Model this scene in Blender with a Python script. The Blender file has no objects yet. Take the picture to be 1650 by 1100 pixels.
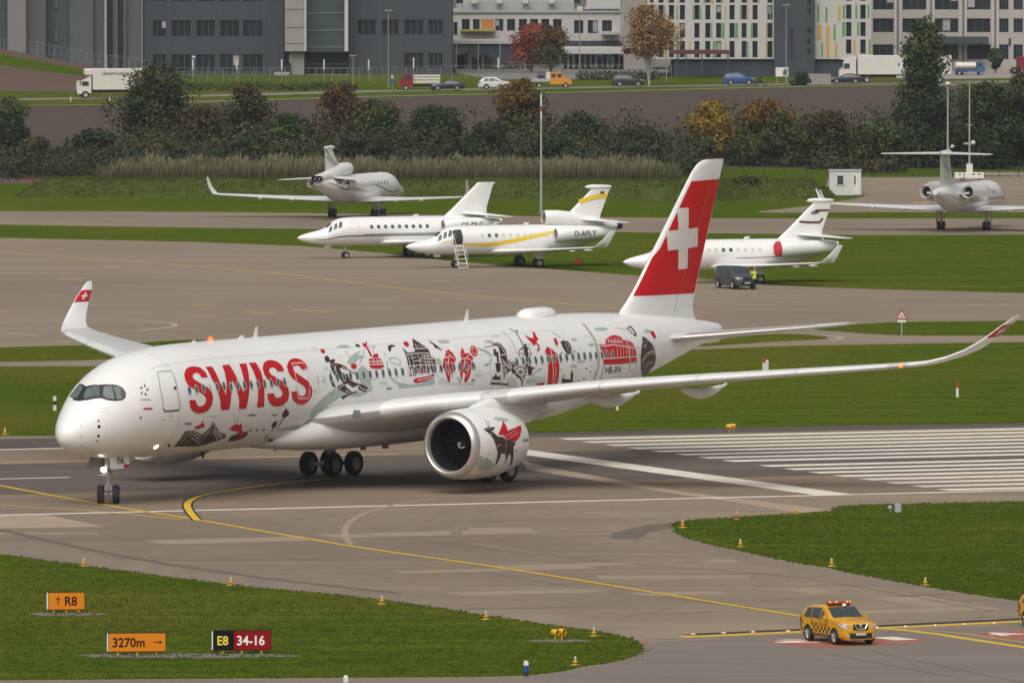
import bpy, bmesh, math, random
from math import sin, cos, pi, radians, hypot, sqrt, atan2
from mathutils import Vector, Matrix, noise
from mathutils.geometry import delaunay_2d_cdt
random.seed(7)
SC = bpy.context.scene
COL = SC.collection
# ---------------------------------------------------------------- camera, sky, sun, exposure
CAM_F, CAM_H, CAM_PITCH = 18186.0, 37.03, radians(2.6287)      # focal length in photo pixels, height above the field, tilt down
cd = bpy.data.cameras.new('camera'); cam = bpy.data.objects.new('camera', cd); COL.objects.link(cam)
cd.sensor_width = 36.0; cd.lens = 36.0*CAM_F/1650.0; cd.clip_start = 1.0; cd.clip_end = 9000.0
cam.location = (0, 0, CAM_H); cam.rotation_euler = (pi/2-CAM_PITCH, 0, 0)
SC.camera = cam
SUN_EL, SUN_AZ = radians(53), radians(195)
world = bpy.data.worlds.new('World'); SC.world = world; world.use_nodes = True
wn = world.node_tree; wn.nodes.clear()
sky = wn.nodes.new('ShaderNodeTexSky'); sky.sky_type = 'NISHITA'; sky.sun_disc = False
sky.sun_elevation = SUN_EL; sky.sun_rotation = SUN_AZ; sky.air_density = 1.0; sky.dust_density = 6.0; sky.ozone_density = 1.0
hs = wn.nodes.new('ShaderNodeHueSaturation'); hs.inputs['Saturation'].default_value = 0.22
wbg = wn.nodes.new('ShaderNodeBackground'); wbg.inputs['Strength'].default_value = 0.058
wo = wn.nodes.new('ShaderNodeOutputWorld')
wn.links.new(sky.outputs[0], hs.inputs['Color']); wn.links.new(hs.outputs[0], wbg.inputs['Color']); wn.links.new(wbg.outputs[0], wo.inputs['Surface'])
sd = bpy.data.lights.new('sun', 'SUN'); sd.energy = 1.5; sd.angle = radians(80); sd.color = (1.0, .96, .905)
sun = bpy.data.objects.new('sun', sd); COL.objects.link(sun)
_sv = Vector((sin(SUN_AZ)*cos(SUN_EL), cos(SUN_AZ)*cos(SUN_EL), sin(SUN_EL)))
sun.rotation_euler = _sv.to_track_quat('Z', 'Y').to_euler(); sun.location = (0, 400, 200)
SC.view_settings.view_transform = 'Standard'; SC.view_settings.look = 'None'; SC.view_settings.gamma = 1.0
SC.view_settings.use_curve_mapping = False; SC.view_settings.exposure = 0.45
SC.cycles.max_bounces = 6; SC.cycles.diffuse_bounces = 3; SC.cycles.glossy_bounces = 3; SC.cycles.transparent_max_bounces = 6
# ---------------------------------------------------------------- helpers
def ground(px, py, z=0.0):
    """the point of the flat field seen at a pixel of the 1650 x 1100 photograph"""
    c, s = cos(CAM_PITCH), sin(CAM_PITCH); u = (px-825)/CAM_F; v = (550-py)/CAM_F
    d = (u, c+v*s, -s+v*c); t = (z-CAM_H)/d[2]
    return Vector((d[0]*t, d[1]*t, z))
def height_at(px, py, y):
    """height of what is seen at a pixel if it stands at depth y"""
    c, s = cos(CAM_PITCH), sin(CAM_PITCH); v = (550-py)/CAM_F
    return CAM_H+(-s+v*c)/(c+v*s)*y
def xat(px, y):
    return (px-825)/CAM_F*(y*cos(CAM_PITCH)+CAM_H*sin(CAM_PITCH))
MATS = {}
def mat(name, col, rough=.6, metal=0.0, var=0.0, scale=1.0, stretch=(1, 1, 1), bump=0.0, bscale=None, col2=None, coat=0.0, emit=0.0, spec=.5, detail=6.0, rotz=0.0, obj=False, contrast=(.3, .7)):
    """procedural material: a base colour broken up by object- or world-space noise, with optional bump"""
    if name in MATS: return MATS[name]
    m = bpy.data.materials.new(name); m.use_nodes = True; MATS[name] = m
    nt = m.node_tree; b = nt.nodes['Principled BSDF']
    b.inputs['Roughness'].default_value = rough; b.inputs['Metallic'].default_value = metal
    b.inputs['Specular IOR Level'].default_value = spec
    c4 = (*col, 1)
    b.inputs['Base Color'].default_value = c4
    if coat: b.inputs['Coat Weight'].default_value = coat; b.inputs['Coat Roughness'].default_value = .12
    if emit: b.inputs['Emission Color'].default_value = c4; b.inputs['Emission Strength'].default_value = emit
    if var or col2 or bump:
        tc = nt.nodes.new('ShaderNodeTexCoord'); mp = nt.nodes.new('ShaderNodeMapping')
        mp.inputs['Scale'].default_value = stretch; mp.inputs['Rotation'].default_value = (0, 0, rotz)
        if obj: nt.links.new(tc.outputs['Object'], mp.inputs['Vector'])
        else:
            ge = nt.nodes.new('ShaderNodeNewGeometry'); nt.links.new(ge.outputs['Position'], mp.inputs['Vector'])
        no = nt.nodes.new('ShaderNodeTexNoise'); no.inputs['Scale'].default_value = scale; no.inputs['Detail'].default_value = detail
        no.inputs['Roughness'].default_value = .62
        nt.links.new(mp.outputs[0], no.inputs['Vector'])
        if var or col2:
            r = nt.nodes.new('ShaderNodeValToRGB')
            r.color_ramp.elements[0].position = contrast[0]; r.color_ramp.elements[1].position = contrast[1]
            if col2: a0, a1 = c4, (*col2, 1)
            else: a0, a1 = tuple(x*(1-var) for x in col)+(1,), tuple(min(1, x*(1+var)) for x in col)+(1,)
            r.color_ramp.elements[0].color = a0; r.color_ramp.elements[1].color = a1
            nt.links.new(no.outputs['Fac'], r.inputs[0]); nt.links.new(r.outputs[0], b.inputs['Base Color'])
        if bump:
            n2 = no
            if bscale:
                n2 = nt.nodes.new('ShaderNodeTexNoise'); n2.inputs['Scale'].default_value = bscale; n2.inputs['Detail'].default_value = 4
                nt.links.new(mp.outputs[0], n2.inputs['Vector'])
            bp = nt.nodes.new('ShaderNodeBump'); bp.inputs['Strength'].default_value = min(1, bump); bp.inputs['Distance'].default_value = .1*bump
            nt.links.new(n2.outputs['Fac'], bp.inputs['Height']); nt.links.new(bp.outputs[0], b.inputs['Normal'])
    return m
def layer(m, scale, stretch, col, lo, hi, amount, rotz=0.0, detail=6.0):
    """mix another tone into a material's base colour through a noise mask"""
    nt = m.node_tree; b = nt.nodes['Principled BSDF']; ge = nt.nodes.new('ShaderNodeNewGeometry'); mp = nt.nodes.new('ShaderNodeMapping')
    mp.inputs['Scale'].default_value = stretch; mp.inputs['Rotation'].default_value = (0, 0, rotz); nt.links.new(ge.outputs['Position'], mp.inputs['Vector'])
    no = nt.nodes.new('ShaderNodeTexNoise'); no.inputs['Scale'].default_value = scale; no.inputs['Detail'].default_value = detail; nt.links.new(mp.outputs[0], no.inputs['Vector'])
    mr = nt.nodes.new('ShaderNodeMapRange'); mr.inputs['From Min'].default_value = lo; mr.inputs['From Max'].default_value = hi; mr.inputs['To Max'].default_value = amount; nt.links.new(no.outputs['Fac'], mr.inputs['Value'])
    mx = nt.nodes.new('ShaderNodeMixRGB'); mx.inputs['Color2'].default_value = (*col, 1); nt.links.new(mr.outputs[0], mx.inputs['Fac'])
    if b.inputs['Base Color'].links: nt.links.new(b.inputs['Base Color'].links[0].from_socket, mx.inputs['Color1'])
    else: mx.inputs['Color1'].default_value = b.inputs['Base Color'].default_value
    nt.links.new(mx.outputs[0], b.inputs['Base Color'])
    return m
ZK = .35                                                # paint and turf sheets lie millimetres above the pavement
class MB:
    """collects shapes and links them as one mesh object"""
    def __init__(s): s.v = []; s.f = []; s.mi = []; s.cur = 0
    def add(s, vs, fs):
        o = len(s.v); s.v += [tuple(p) for p in vs]; s.f += [tuple(i+o for i in f) for f in fs]; s.mi += [s.cur]*len(fs); return s
    def poly(s, pts): return s.add(pts, [tuple(range(len(pts)))])
    def box(s, c, d, rz=0.0, taper=1.0, bev=0.0):
        x, y, z = d[0]/2, d[1]/2, d[2]/2; C, S = cos(rz), sin(rz); vs = []
        if bev:
            rings = []
            for zz, ins in ((-z, bev), (-z+bev, 0), (z-bev, 0), (z, bev)):
                k = 1 if zz < 0 else taper; a, b = x*k-ins, y*k-ins; q = bev-ins if ins == 0 else 0
                ring = [(a-q, -b), (a, -b+q), (a, b-q), (a-q, b), (-a+q, b), (-a, b-q), (-a, -b+q), (-a+q, -b)] if q else [(a, -b), (a, -b), (a, b), (a, b), (-a, b), (-a, b), (-a, -b), (-a, -b)]
                rings.append([(c[0]+p*C-r*S, c[1]+p*S+r*C, c[2]+zz) for p, r in ring])
            return s.loft(rings)
        for zz, k in ((-z, 1), (z, taper)):
            for p, q in ((-x, -y), (x, -y), (x, y), (-x, y)):
                p *= k; q *= k; vs.append((c[0]+p*C-q*S, c[1]+p*S+q*C, c[2]+zz))
        return s.add(vs, [(3, 2, 1, 0), (4, 5, 6, 7), (0, 1, 5, 4), (1, 2, 6, 5), (2, 3, 7, 6), (3, 0, 4, 7)])
    def loft(s, rings, c0=True, c1=True, closed=True):
        n = len(rings[0]); vs = [p for r in rings for p in r]; fs = []
        for i in range(len(rings)-1):
            for j in range(n if closed else n-1):
                k = (j+1) % n; fs.append((i*n+j, i*n+k, (i+1)*n+k, (i+1)*n+j))
        if closed and c0: fs.append(tuple(reversed(range(n))))
        if closed and c1: fs.append(tuple((len(rings)-1)*n+j for j in range(n)))
        return s.add(vs, fs)
    def lathe(s, prof, o, ax, n=16, c0=False, c1=False):
        """prof: (distance along the axis, radius)"""
        ax = Vector(ax).normalized(); u = ax.orthogonal().normalized(); w = ax.cross(u); o = Vector(o)
        return s.loft([[tuple(o+ax*a+(u*cos(2*pi*k/n)+w*sin(2*pi*k/n))*max(r, 1e-4)) for k in range(n)] for a, r in prof], c0, c1)
    def tube(s, p0, p1, r0, r1=None, n=8):
        p0, p1 = Vector(p0), Vector(p1); l = (p1-p0).length
        return s.lathe([(0, r0), (l, r0 if r1 is None else r1)], p0, p1-p0, n, True, True)
    def ext(s, pts, d):
        """extrude a polygon by the vector d"""
        n = len(pts); q = [tuple(Vector(p)+Vector(d)) for p in pts]
        return s.add(list(pts)+q, [tuple(reversed(range(n))), tuple(range(n, 2*n))]+[(i, (i+1) % n, n+(i+1) % n, n+i) for i in range(n)])
    def strip(s, pts, w, z):
        """a flat painted line on the ground along pts"""
        z *= ZK
        pts = [Vector((p[0], p[1], 0)) for p in pts]; L = []; R = []
        for i, p in enumerate(pts):
            t = (pts[min(i+1, len(pts)-1)]-pts[max(i-1, 0)]).normalized(); nn = Vector((-t.y, t.x, 0))*w/2
            L.append((p.x+nn.x, p.y+nn.y, z)); R.append((p.x-nn.x, p.y-nn.y, z))
        n = len(pts); return s.add(L+R, [(i, i+1, n+i+1, n+i) for i in range(n-1)])
    def build(s, name, m, parent=None, smooth=True, xf=None, loc=None, rz=0.0, ang=35, **tags):
        me = bpy.data.meshes.new(name)
        me.from_pydata([xf(p) for p in s.v] if xf else s.v, [], s.f)
        for k in (m if isinstance(m, (list, tuple)) else [m]): me.materials.append(k)
        if max(s.mi, default=0): me.polygons.foreach_set('material_index', s.mi)
        b = bmesh.new(); b.from_mesh(me); bmesh.ops.remove_doubles(b, verts=b.verts, dist=1e-4); bmesh.ops.recalc_face_normals(b, faces=b.faces); b.to_mesh(me); b.free()
        if smooth:
            me.polygons.foreach_set('use_smooth', [True]*len(me.polygons)); me.set_sharp_from_angle(angle=radians(ang))
        return link(name, me, parent, loc, rz, **tags)
def link(name, data, parent=None, loc=None, rz=0.0, **tags):
    o = bpy.data.objects.new(name, data); COL.objects.link(o)
    if parent: o.parent = parent
    if loc: o.location = loc
    if rz: o.rotation_euler = (0, 0, rz)
    for k, v in tags.items():
        if v: o[k] = v
    return o
def thing(name, label, category, loc=(0, 0, 0), rz=0.0, group=None):
    return link(name, None, None, loc, rz, label=label, category=category, group=group)
def copy_tree(o, parent=None):
    c = o.copy(); COL.objects.link(c); c.parent = parent
    for ch in list(o.children): copy_tree(ch, c)
    return c
def cdt(poly, step, sy=1.0):
    """triangulate a 2-D polygon with inner grid points so that it can follow a curved surface"""
    P = []
    for i, a in enumerate(poly):
        b = poly[(i+1) % len(poly)]; l = hypot(b[0]-a[0], (b[1]-a[1])*sy)
        if l < 1e-5: continue
        k = max(1, int(l/step+.5))
        P += [(a[0]+(b[0]-a[0])*j/k, a[1]+(b[1]-a[1])*j/k) for j in range(k)]
    P = [(x, y*sy) for x, y in P]; n = len(P); V = [Vector(p) for p in P]
    x0, x1 = min(p[0] for p in P), max(p[0] for p in P); y0, y1 = min(p[1] for p in P), max(p[1] for p in P)
    if x1-x0 > step or y1-y0 > step:
        i = x0+step*.5; odd = 0
        while i < x1:
            j = y0+step*(.5+.25*odd)
            while j < y1: V.append(Vector((i, j))); j += step
            i += step; odd = 1-odd
    r = delaunay_2d_cdt(V, [], [list(range(n))], 1, 1e-5)
    return [(p.x, p.y/sy) for p in r[0]], [tuple(f) for f in r[2]]
def stroke(pts, w, sy=1.0):
    """outline of a line of width w through 2-D points; sy turns the second unit into the first"""
    L, R = [], []; n = len(pts); closed = n > 3 and hypot(pts[0][0]-pts[-1][0], (pts[0][1]-pts[-1][1])*sy) < .05
    for i in range(n):
        a, b = pts[i-1 if i else (n-2 if closed else 0)], pts[i+1 if i < n-1 else (1 if closed else n-1)]
        tx, ty = b[0]-a[0], (b[1]-a[1])*sy; l = hypot(tx, ty) or 1; nx, ny = -ty/l*w/2, tx/l*w/2/sy
        L.append((pts[i][0]+nx, pts[i][1]+ny)); R.append((pts[i][0]-nx, pts[i][1]-ny))
    return L, R
def text_mesh(txt, size=1.0, bold=0.0, sx=1.0):
    """2-D triangles of a line of lettering, left end at the origin, cap height = size"""
    cu = bpy.data.curves.new('t', 'FONT'); cu.body = txt; cu.size = size/.7; cu.offset = bold; cu.resolution_u = 3
    o = bpy.data.objects.new('t', cu); me = bpy.data.meshes.new_from_object(o)
    vs = [(v.co.x*sx, v.co.y) for v in me.vertices]; fs = [tuple(p.vertices) for p in me.polygons]
    bpy.data.objects.remove(o); bpy.data.curves.remove(cu); bpy.data.meshes.remove(me)
    if vs:
        x0 = min(v[0] for v in vs); vs = [(x-x0, y) for x, y in vs]
    return vs, fs
def grid_patch(mb, S, u0, u1, v0, v1, nu, nv, off=.01):
    """part of the surface S(u, v, off) as a sheet lying just above it"""
    vs = [S(u0+(u1-u0)*i/nu, v0+(v1-v0)*j/nv, off) for i in range(nu+1) for j in range(nv+1)]
    return mb.add(vs, [(i*(nv+1)+j, (i+1)*(nv+1)+j, (i+1)*(nv+1)+j+1, i*(nv+1)+j+1) for i in range(nu) for j in range(nv)])
# ---------------------------------------------------------------- ground: grass field, runway, taxiways, apron
RWY = .38300; RO = Vector((13.530, 652.566, 0))          # runway direction and the point of the stripe ends on its centre line
RD = Vector((cos(RWY), sin(RWY), 0)); RN = Vector((sin(RWY), -cos(RWY), 0))
def rw(s, n): return RO+RD*s+RN*n                      # along the runway, towards the camera
TAN = (.285, .222, .155)
M_GRASS = mat('grass', (.047, .088, .004), .95, col2=(.090, .128, .010), scale=.35, bump=.9, bscale=9, detail=9, spec=.0)
layer(M_GRASS, .035, (1, .5, 1), (.135, .118, .018), .48, .66, .7); layer(M_GRASS, 2.2, (1, .45, 1), (.020, .042, .002), .46, .7, .62); layer(M_GRASS, .5, (.06, 1, 1), (.125, .14, .014), .5, .64, .6, rotz=-.38); layer(M_GRASS, .16, (1, .5, 1), (.11, .088, .022), .6, .74, .6)
M_TARMAC = mat('tarmac', TAN, .85, col2=(.225, .178, .128), scale=.11, stretch=(.35, 2.2, 1), rotz=-RWY, bump=.15, bscale=30, detail=10, spec=.3)
M_RUNWAY = mat('runway_asphalt', (.265, .198, .136), .85, col2=(.185, .142, .105), scale=.2, stretch=(.12, 2.2, 1), rotz=-RWY, bump=.15, bscale=30, detail=10, spec=.3)
layer(M_TARMAC, .028, (1, .35, 1), (.155, .122, .090), .46, .66, .62, rotz=-.2); layer(M_TARMAC, .5, (.05, 1.2, 1), (.38, .295, .205), .54, .72, .5, rotz=.25); layer(M_TARMAC, 1.2, (1, .3, 1), (.165, .13, .095), .54, .7, .4); layer(M_TARMAC, 5, (1, .4, 1), (.18, .14, .10), .5, .7, .3); layer(M_TARMAC, .09, (1, .5, 1), (.35, .275, .195), .56, .7, .35, rotz=.6); layer(M_RUNWAY, .6, (.03, 1.5, 1), (.15, .118, .092), .5, .7, .5, rotz=-RWY)
M_DARK = mat('dark_asphalt', (.095, .078, .066), .8, col2=(.14, .112, .090), scale=.25, stretch=(.1, 2, 1), rotz=-RWY, detail=10, spec=.3)
M_SHOULDER = mat('shoulder_asphalt', (.075, .062, .054), .85, col2=(.115, .095, .078), scale=.3, stretch=(.15, 1.5, 1), rotz=-RWY, detail=8, spec=.3)
M_APRON = mat('apron_asphalt', (.285, .224, .158), .85, col2=(.215, .172, .126), scale=.16, stretch=(.12, 1.6, 1), rotz=-.12, bump=.12, bscale=20, detail=10, spec=.3)
layer(M_APRON, .03, (.6, .5, 1), (.165, .13, .098), .48, .68, .55); layer(M_APRON, .5, (.04, 1.2, 1), (.35, .27, .19), .54, .74, .45, rotz=-.1)
M_WHITE = mat('white_marking', (.74, .68, .58), .7, var=.14, scale=1.3, detail=8)
M_YELLOW = mat('yellow_marking', (.72, .44, .012), .7, var=.16, scale=1.5, detail=8)
M_FADED = mat('faded_yellow_marking', (.46, .31, .085), .8, var=.2, scale=1.2)
M_FADEW = mat('faded_white_marking', (.44, .36, .27), .8, var=.2, scale=1.2)
M_BLACKP = mat('black_marking', (.022, .02, .02), .7, var=.2, scale=2)
M_REDP = mat('red_marking', (.42, .085, .05), .75, var=.2, scale=1.2, detail=8); layer(M_REDP, .9, (1, .5, 1), (.25, .16, .12), .45, .62, .85, detail=9); layer(M_WHITE, 1.6, (.3, 1.5, 1), (.40, .34, .27), .56, .72, .6, detail=9)
def sheet(name, pix, m, z, parent=None, **t):
    """a paved or planted area outlined in the field"""
    pts = [ground(*p) for p in pix]; V, F = cdt([(p.x, p.y) for p in pts], 1e9)
    return MB().add([(x, y, z*ZK) for x, y in V], F).build(name, m, parent, False, **t)
def line(name, pix, w, m, z, parent, n=1):
    pts = [ground(*p) for p in pix]
    return MB().strip(pts, w, z).build(name, m, parent, False)
def smooth_path(p, k=6):
    out = []
    for i in range(len(p)-1):
        a, b, c, d = p[max(i-1, 0)], p[i], p[i+1], p[min(i+2, len(p)-1)]
        for j in range(k):
            t = j/k; out.append(tuple(.5*((2*b[q])+(-a[q]+c[q])*t+(2*a[q]-5*b[q]+4*c[q]-d[q])*t*t+(-a[q]+3*b[q]-3*c[q]+d[q])*t**3) for q in (0, 1)))
    return out+[tuple(p[-1])]
MB().poly([(-3000, 60, -.01), (3000, 60, -.01), (3000, 6000, -.01), (-3000, 6000, -.01)]).build('grass_field', M_GRASS, None, False, kind='structure')
tarmac = sheet('taxiway', [(-500, 1220), (-500, 700), (0, 702), (850, 697.5), (1250, 687), (1650, 681), (2100, 672), (2100, 1220)], M_TARMAC, 0, kind='structure')
def gsheet(name, path, close, z=.03):
    return sheet(name, smooth_path(path)+close, M_GRASS, z, kind='structure')
gsheet('grass_island', [(-60, 884), (0, 893), (133, 911), (367, 941.5), (550, 959), (643, 970), (783, 991.5), (883, 1006.5), (967, 1018), (1013, 1028), (1030, 1038), (1033, 1047), (1017, 1058), (977, 1068), (940, 1072.5), (900, 1081.5), (833, 1088), (717, 1090), (550, 1091), (0, 1095), (-60, 1096)], [])
gsheet('grass_island', [(1700, 806.5), (1650, 808), (1400, 813), (1347, 817.5), (1340, 823), (1267, 828), (1183, 833), (1105, 839), (1086, 846), (1100, 862), (1150, 878), (1200, 888), (1267, 903), (1333, 914), (1400, 928), (1483, 943), (1567, 957), (1650, 968), (1700, 975)], [])
def rsheet(name, s0, s1, n0, n1, m, z, parent=None, **t):
    z *= ZK
    return MB().poly([tuple(rw(s0, n0)+Vector((0, 0, z))), tuple(rw(s1, n0)+Vector((0, 0, z))), tuple(rw(s1, n1)+Vector((0, 0, z))), tuple(rw(s0, n1)+Vector((0, 0, z)))]).build(name, m, parent, False, **t)
runway = rsheet('runway', -260, 420, -30.5, 30.8, M_RUNWAY, .004, kind='structure')
rsheet('rubber_band', -260, 420, -15.5, 12.5, M_DARK, .008, runway)
rsheet('shoulder', -260, 420, -40.5, -30.5, M_SHOULDER, .006, runway)
rsheet('shoulder', 8, 420, 30.8, 37, M_SHOULDER, .006, runway)
for k in range(16):
    n = -27.9+3.6*k if k < 8 else 2.7+3.6*(k-8)
    rsheet('threshold_stripe', 0, 60, n-.9, n+.9, M_WHITE, .016, runway)
rsheet('threshold_bar', -8.5, -6.3, -30, 30, M_WHITE, .016, runway)
rsheet('edge_line', -260, 420, 29.6, 30.4, M_WHITE, .020, runway)
rsheet('edge_line', -260, -2, -30.2, -29.4, M_WHITE, .020, runway)
rsheet('centre_line', -260, -41, -1.9, -1.3, M_WHITE, .020, runway)
rsheet('faded_line', -260, -15, -17.1, -16.5, M_FADED, .012, runway)
MB().poly([tuple(ground(*p)+Vector((0, 0, .0042))) for p in ((840, 741), (880, 752), (1100, 792), (1345, 822), (1290, 827), (1180, 808), (1085, 795), (850, 756))]).build('concrete_strip', mat('concrete', (.37, .28, .195), .8, var=.1, scale=.4), tarmac, False)
MB().poly([tuple(ground(*p)+Vector((0, 0, .0042))) for p in ((-60, 832), (75, 829), (168, 848), (-60, 852))]).build('concrete_slab', MATS['concrete'], tarmac, False)
# taxi lines
def tline(path, w, m=M_YELLOW, border=.0, name='taxi_line', z=.026):
    p = smooth_path(path)
    if border: line('line_border', p, w+border, M_BLACKP, z-.003, tarmac)
    return line(name, p, w, m, z, tarmac)
tline([(-40, 774), (0, 782), (163, 812), (320, 837.5), (570, 880), (825, 917), (1100, 961.5), (1295, 993)], .34, border=.10)
tline([(-40, 811), (0, 814), (150, 823), (295, 837)], .22, M_YELLOW)
tline([(318, 838), (306, 824), (302, 812), (314, 802), (350, 793), (440, 780), (540, 770)], .38, border=.24, z=.034)
tline([(565, 877), (556, 862), (560, 845), (585, 828), (640, 812), (700, 803)], .35, mat('ghost_line', (.33, .255, .18), .8, var=.15, scale=1), z=.022)
# tyre marks, seams
M_MARK = mat('tyre_mark', (.215, .165, .12), .85, var=.12, scale=.6, stretch=(1, .2, 1)); M_SEAM = mat('tar_seam', (.13, .104, .082), .9, var=.2, scale=.5)
for i, q in enumerate(([(700, 842), (730, 826), (790, 815), (880, 806)], [(735, 862), (742, 842), (775, 826), (850, 814)], [(660, 850), (690, 830), (760, 816), (860, 806)])):
    line('tyre_mark', smooth_path(q), .6, M_MARK, .009+.001*i, tarmac)
for i, q in enumerate(([(0, 853), (120, 880), (250, 905), (420, 930), (640, 955)], [(560, 858), (700, 873), (1000, 906), (1300, 932), (1600, 985)], [(780, 922), (1000, 955), (1300, 985)], [(0, 870), (300, 866)], [(250, 905), (700, 897)], [(900, 897), (1300, 893)], [(600, 984), (950, 977)], [(400, 953), (640, 950)], [(1040, 1030), (1640, 1012)], [(950, 1095), (1650, 1078)], [(1400, 1048), (1650, 1100)], [(1330, 1052), (1560, 1095)])):
    line('tar_seam', smooth_path(q), .16 if i else .7, M_SEAM, .012+.0005*i, tarmac)
sheet('tar_patch', smooth_path([(1012, 868), (985, 866), (990, 858), (1040, 846), (1088, 842), (1082, 850), (1045, 858), (1030, 868), (1012, 868)]), M_SEAM, .010, tarmac)
sheet('tar_patch', smooth_path([(0, 868), (0, 893), (133, 911), (367, 941), (550, 958), (643, 969), (640, 962), (540, 948), (360, 925), (133, 893), (0, 868)]), M_MARK, .008, tarmac)
sheet('worn_area', [(1030, 1035), (1250, 1023), (1500, 1012), (1700, 1005), (1700, 1150), (700, 1150), (840, 1092), (940, 1076), (1025, 1058)], mat('worn_asphalt', (.17, .138, .112), .75, col2=(.225, .185, .15), scale=.25, stretch=(.3, 2, 1), detail=9), .010, tarmac)
sheet('worn_area', [(-60, 1098), (830, 1091), (840, 1110), (-60, 1120)], MATS['worn_asphalt'], .012, tarmac)
M_PATCH = [mat('asphalt_patch_dark', (.205, .163, .121), .85, var=.12, scale=.6, detail=9), mat('asphalt_patch_pale', (.30, .236, .168), .85, var=.1, scale=.6, detail=9)]
rp_ = random.Random(21)
for i in range(26):                                     # repairs and sealed cracks
    px, py = rp_.uniform(0, 1620), rp_.uniform(835, 985)
    if (px < 1050 and py > 880+px*.11) or (px > 1080 and 806 < py < 965 and py < 850+(px-1080)*.21): continue
    c = ground(px, py); a = RWY+rp_.choice((0, 0, -.35, pi/2)); u, v = Vector((cos(a), sin(a), 0)), Vector((-sin(a), cos(a), 0)); l, w = rp_.uniform(3, 16), rp_.uniform(.8, 3.5)
    MB().poly([tuple(c+u*sx*l/2+v*sy*w/2+Vector((0, 0, .0016+.00003*i))) for sx, sy in ((-1, -1), (1, -1), (1, 1), (-1, 1))]).build('asphalt_patch', M_PATCH[i % 2], tarmac, False)
for i in range(34):
    px, py = rp_.uniform(0, 1600), rp_.uniform(830, 1090)
    if (px < 1060 and py > 880+px*.11) or (px > 1070 and 806 < py < 970 and py < 855+(px-1080)*.21): continue
    c = ground(px, py); a = RWY+rp_.choice((0, -.3, .2, -.45))+rp_.uniform(-.05, .05); q = [c+Vector((cos(a), sin(a), 0))*(k*rp_.uniform(2, 5))+Vector((rp_.uniform(-.2, .2), rp_.uniform(-.25, .25), 0)) for k in range(7)]
    MB().strip(q, rp_.uniform(.05, .13), .0075+.0001*i).build('tar_seam', M_SEAM, tarmac, False)
sheet('worn_area', smooth_path([(1088, 850), (1105, 866), (1150, 880), (1267, 905), (1400, 930), (1567, 960), (1700, 978), (1700, 990), (1560, 972), (1400, 943), (1260, 917), (1130, 890), (1060, 868), (1088, 850)]), M_MARK, .009, tarmac)
# holding position markings in front of the car
line('holding_line', [(1095, 1026), (1300, 1017), (1650, 1000.5), (1750, 996)], .75, M_YELLOW, .020, tarmac)
line('holding_line_border', [(1110, 1022), (1300, 1013.5), (1650, 996.5), (1750, 992)], .9, M_BLACKP, .017, tarmac)
line('holding_line', [(1100, 1018.8), (1290, 1010.5)], .2, M_FADED, .022, tarmac)
tline([(1425, 1012), (1500, 1020), (1580, 1032), (1700, 1050)], .5, M_YELLOW, z=.03); tline([(1450, 1013), (1540, 1019), (1620, 1030), (1700, 1042)], .3, M_FADED, z=.028)
def red_panel(pix, txt, at, size, rz):
    sheet('red_panel', pix, M_REDP, .024, tarmac)
    v, f = text_mesh(txt, 1, .03)
    a = ground(*at); A, B = ground(*size[0])-a, ground(*size[1])-a; w = max(p[0] for p in v)
    MB().add([tuple(a+A*(x/w)+B*y+Vector((0, 0, .012))) for x, y in v], f).build('painted_digits', M_WHITE, tarmac, False)
red_panel([(1232, 1033), (1310, 1028), (1505, 1029), (1470, 1036), (1345, 1042), (1290, 1041)], '16', (1478, 1030), ((1258, 1036), (1440, 1025.5)), 0)
red_panel([(1565, 1022), (1640, 1015), (1720, 1012), (1720, 1034), (1640, 1031)], '34', (1720, 1022), ((1602, 1024), (1700, 1017)), 0)
# the far side: grass, taxi strip, big apron
sheet('grass_strip', [(-500, 590), (190, 590), (400, 585), (1130, 563), (1276, 557), (1650, 551), (2100, 543), (2100, 672), (1650, 681), (1250, 687), (850, 697.5), (0, 702), (-500, 700)], M_GRASS, .03, kind='structure')
apron = sheet('apron', [(-500, 595), (190, 591), (400, 586), (1130, 564), (1276, 557.5), (1650, 552), (2100, 544), (2100, 482), (1650, 472), (1400, 465.5), (1238, 459.5), (1145, 450), (1003, 442.5), (960, 439), (740, 422), (623, 408), (488, 396.5), (320, 390), (0, 383), (-500, 372)], M_APRON, 0, kind='structure')
sheet('grass_strip', smooth_path([(-500, 592-24), (-60, 564), (0, 560), (176, 554.5), (330, 548), (330, 570), (190, 578), (0, 583), (-500, 590)]), M_GRASS, .034, kind='structure')
sheet('grass_patch', smooth_path([(1000, 560), (1142, 553), (1165, 546), (1215, 540), (1276, 538), (1327, 542), (1331, 545.5), (1300, 548), (1236, 551), (1130, 558), (1000, 562)]), M_GRASS, .034, kind='structure')
sheet('grass_patch', smooth_path([(2100, 506), (1650, 516.5), (1433, 519.5), (1315, 529), (1354, 534), (1453, 540), (1650, 540), (2100, 538)]), M_GRASS, .034, kind='structure')
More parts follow.
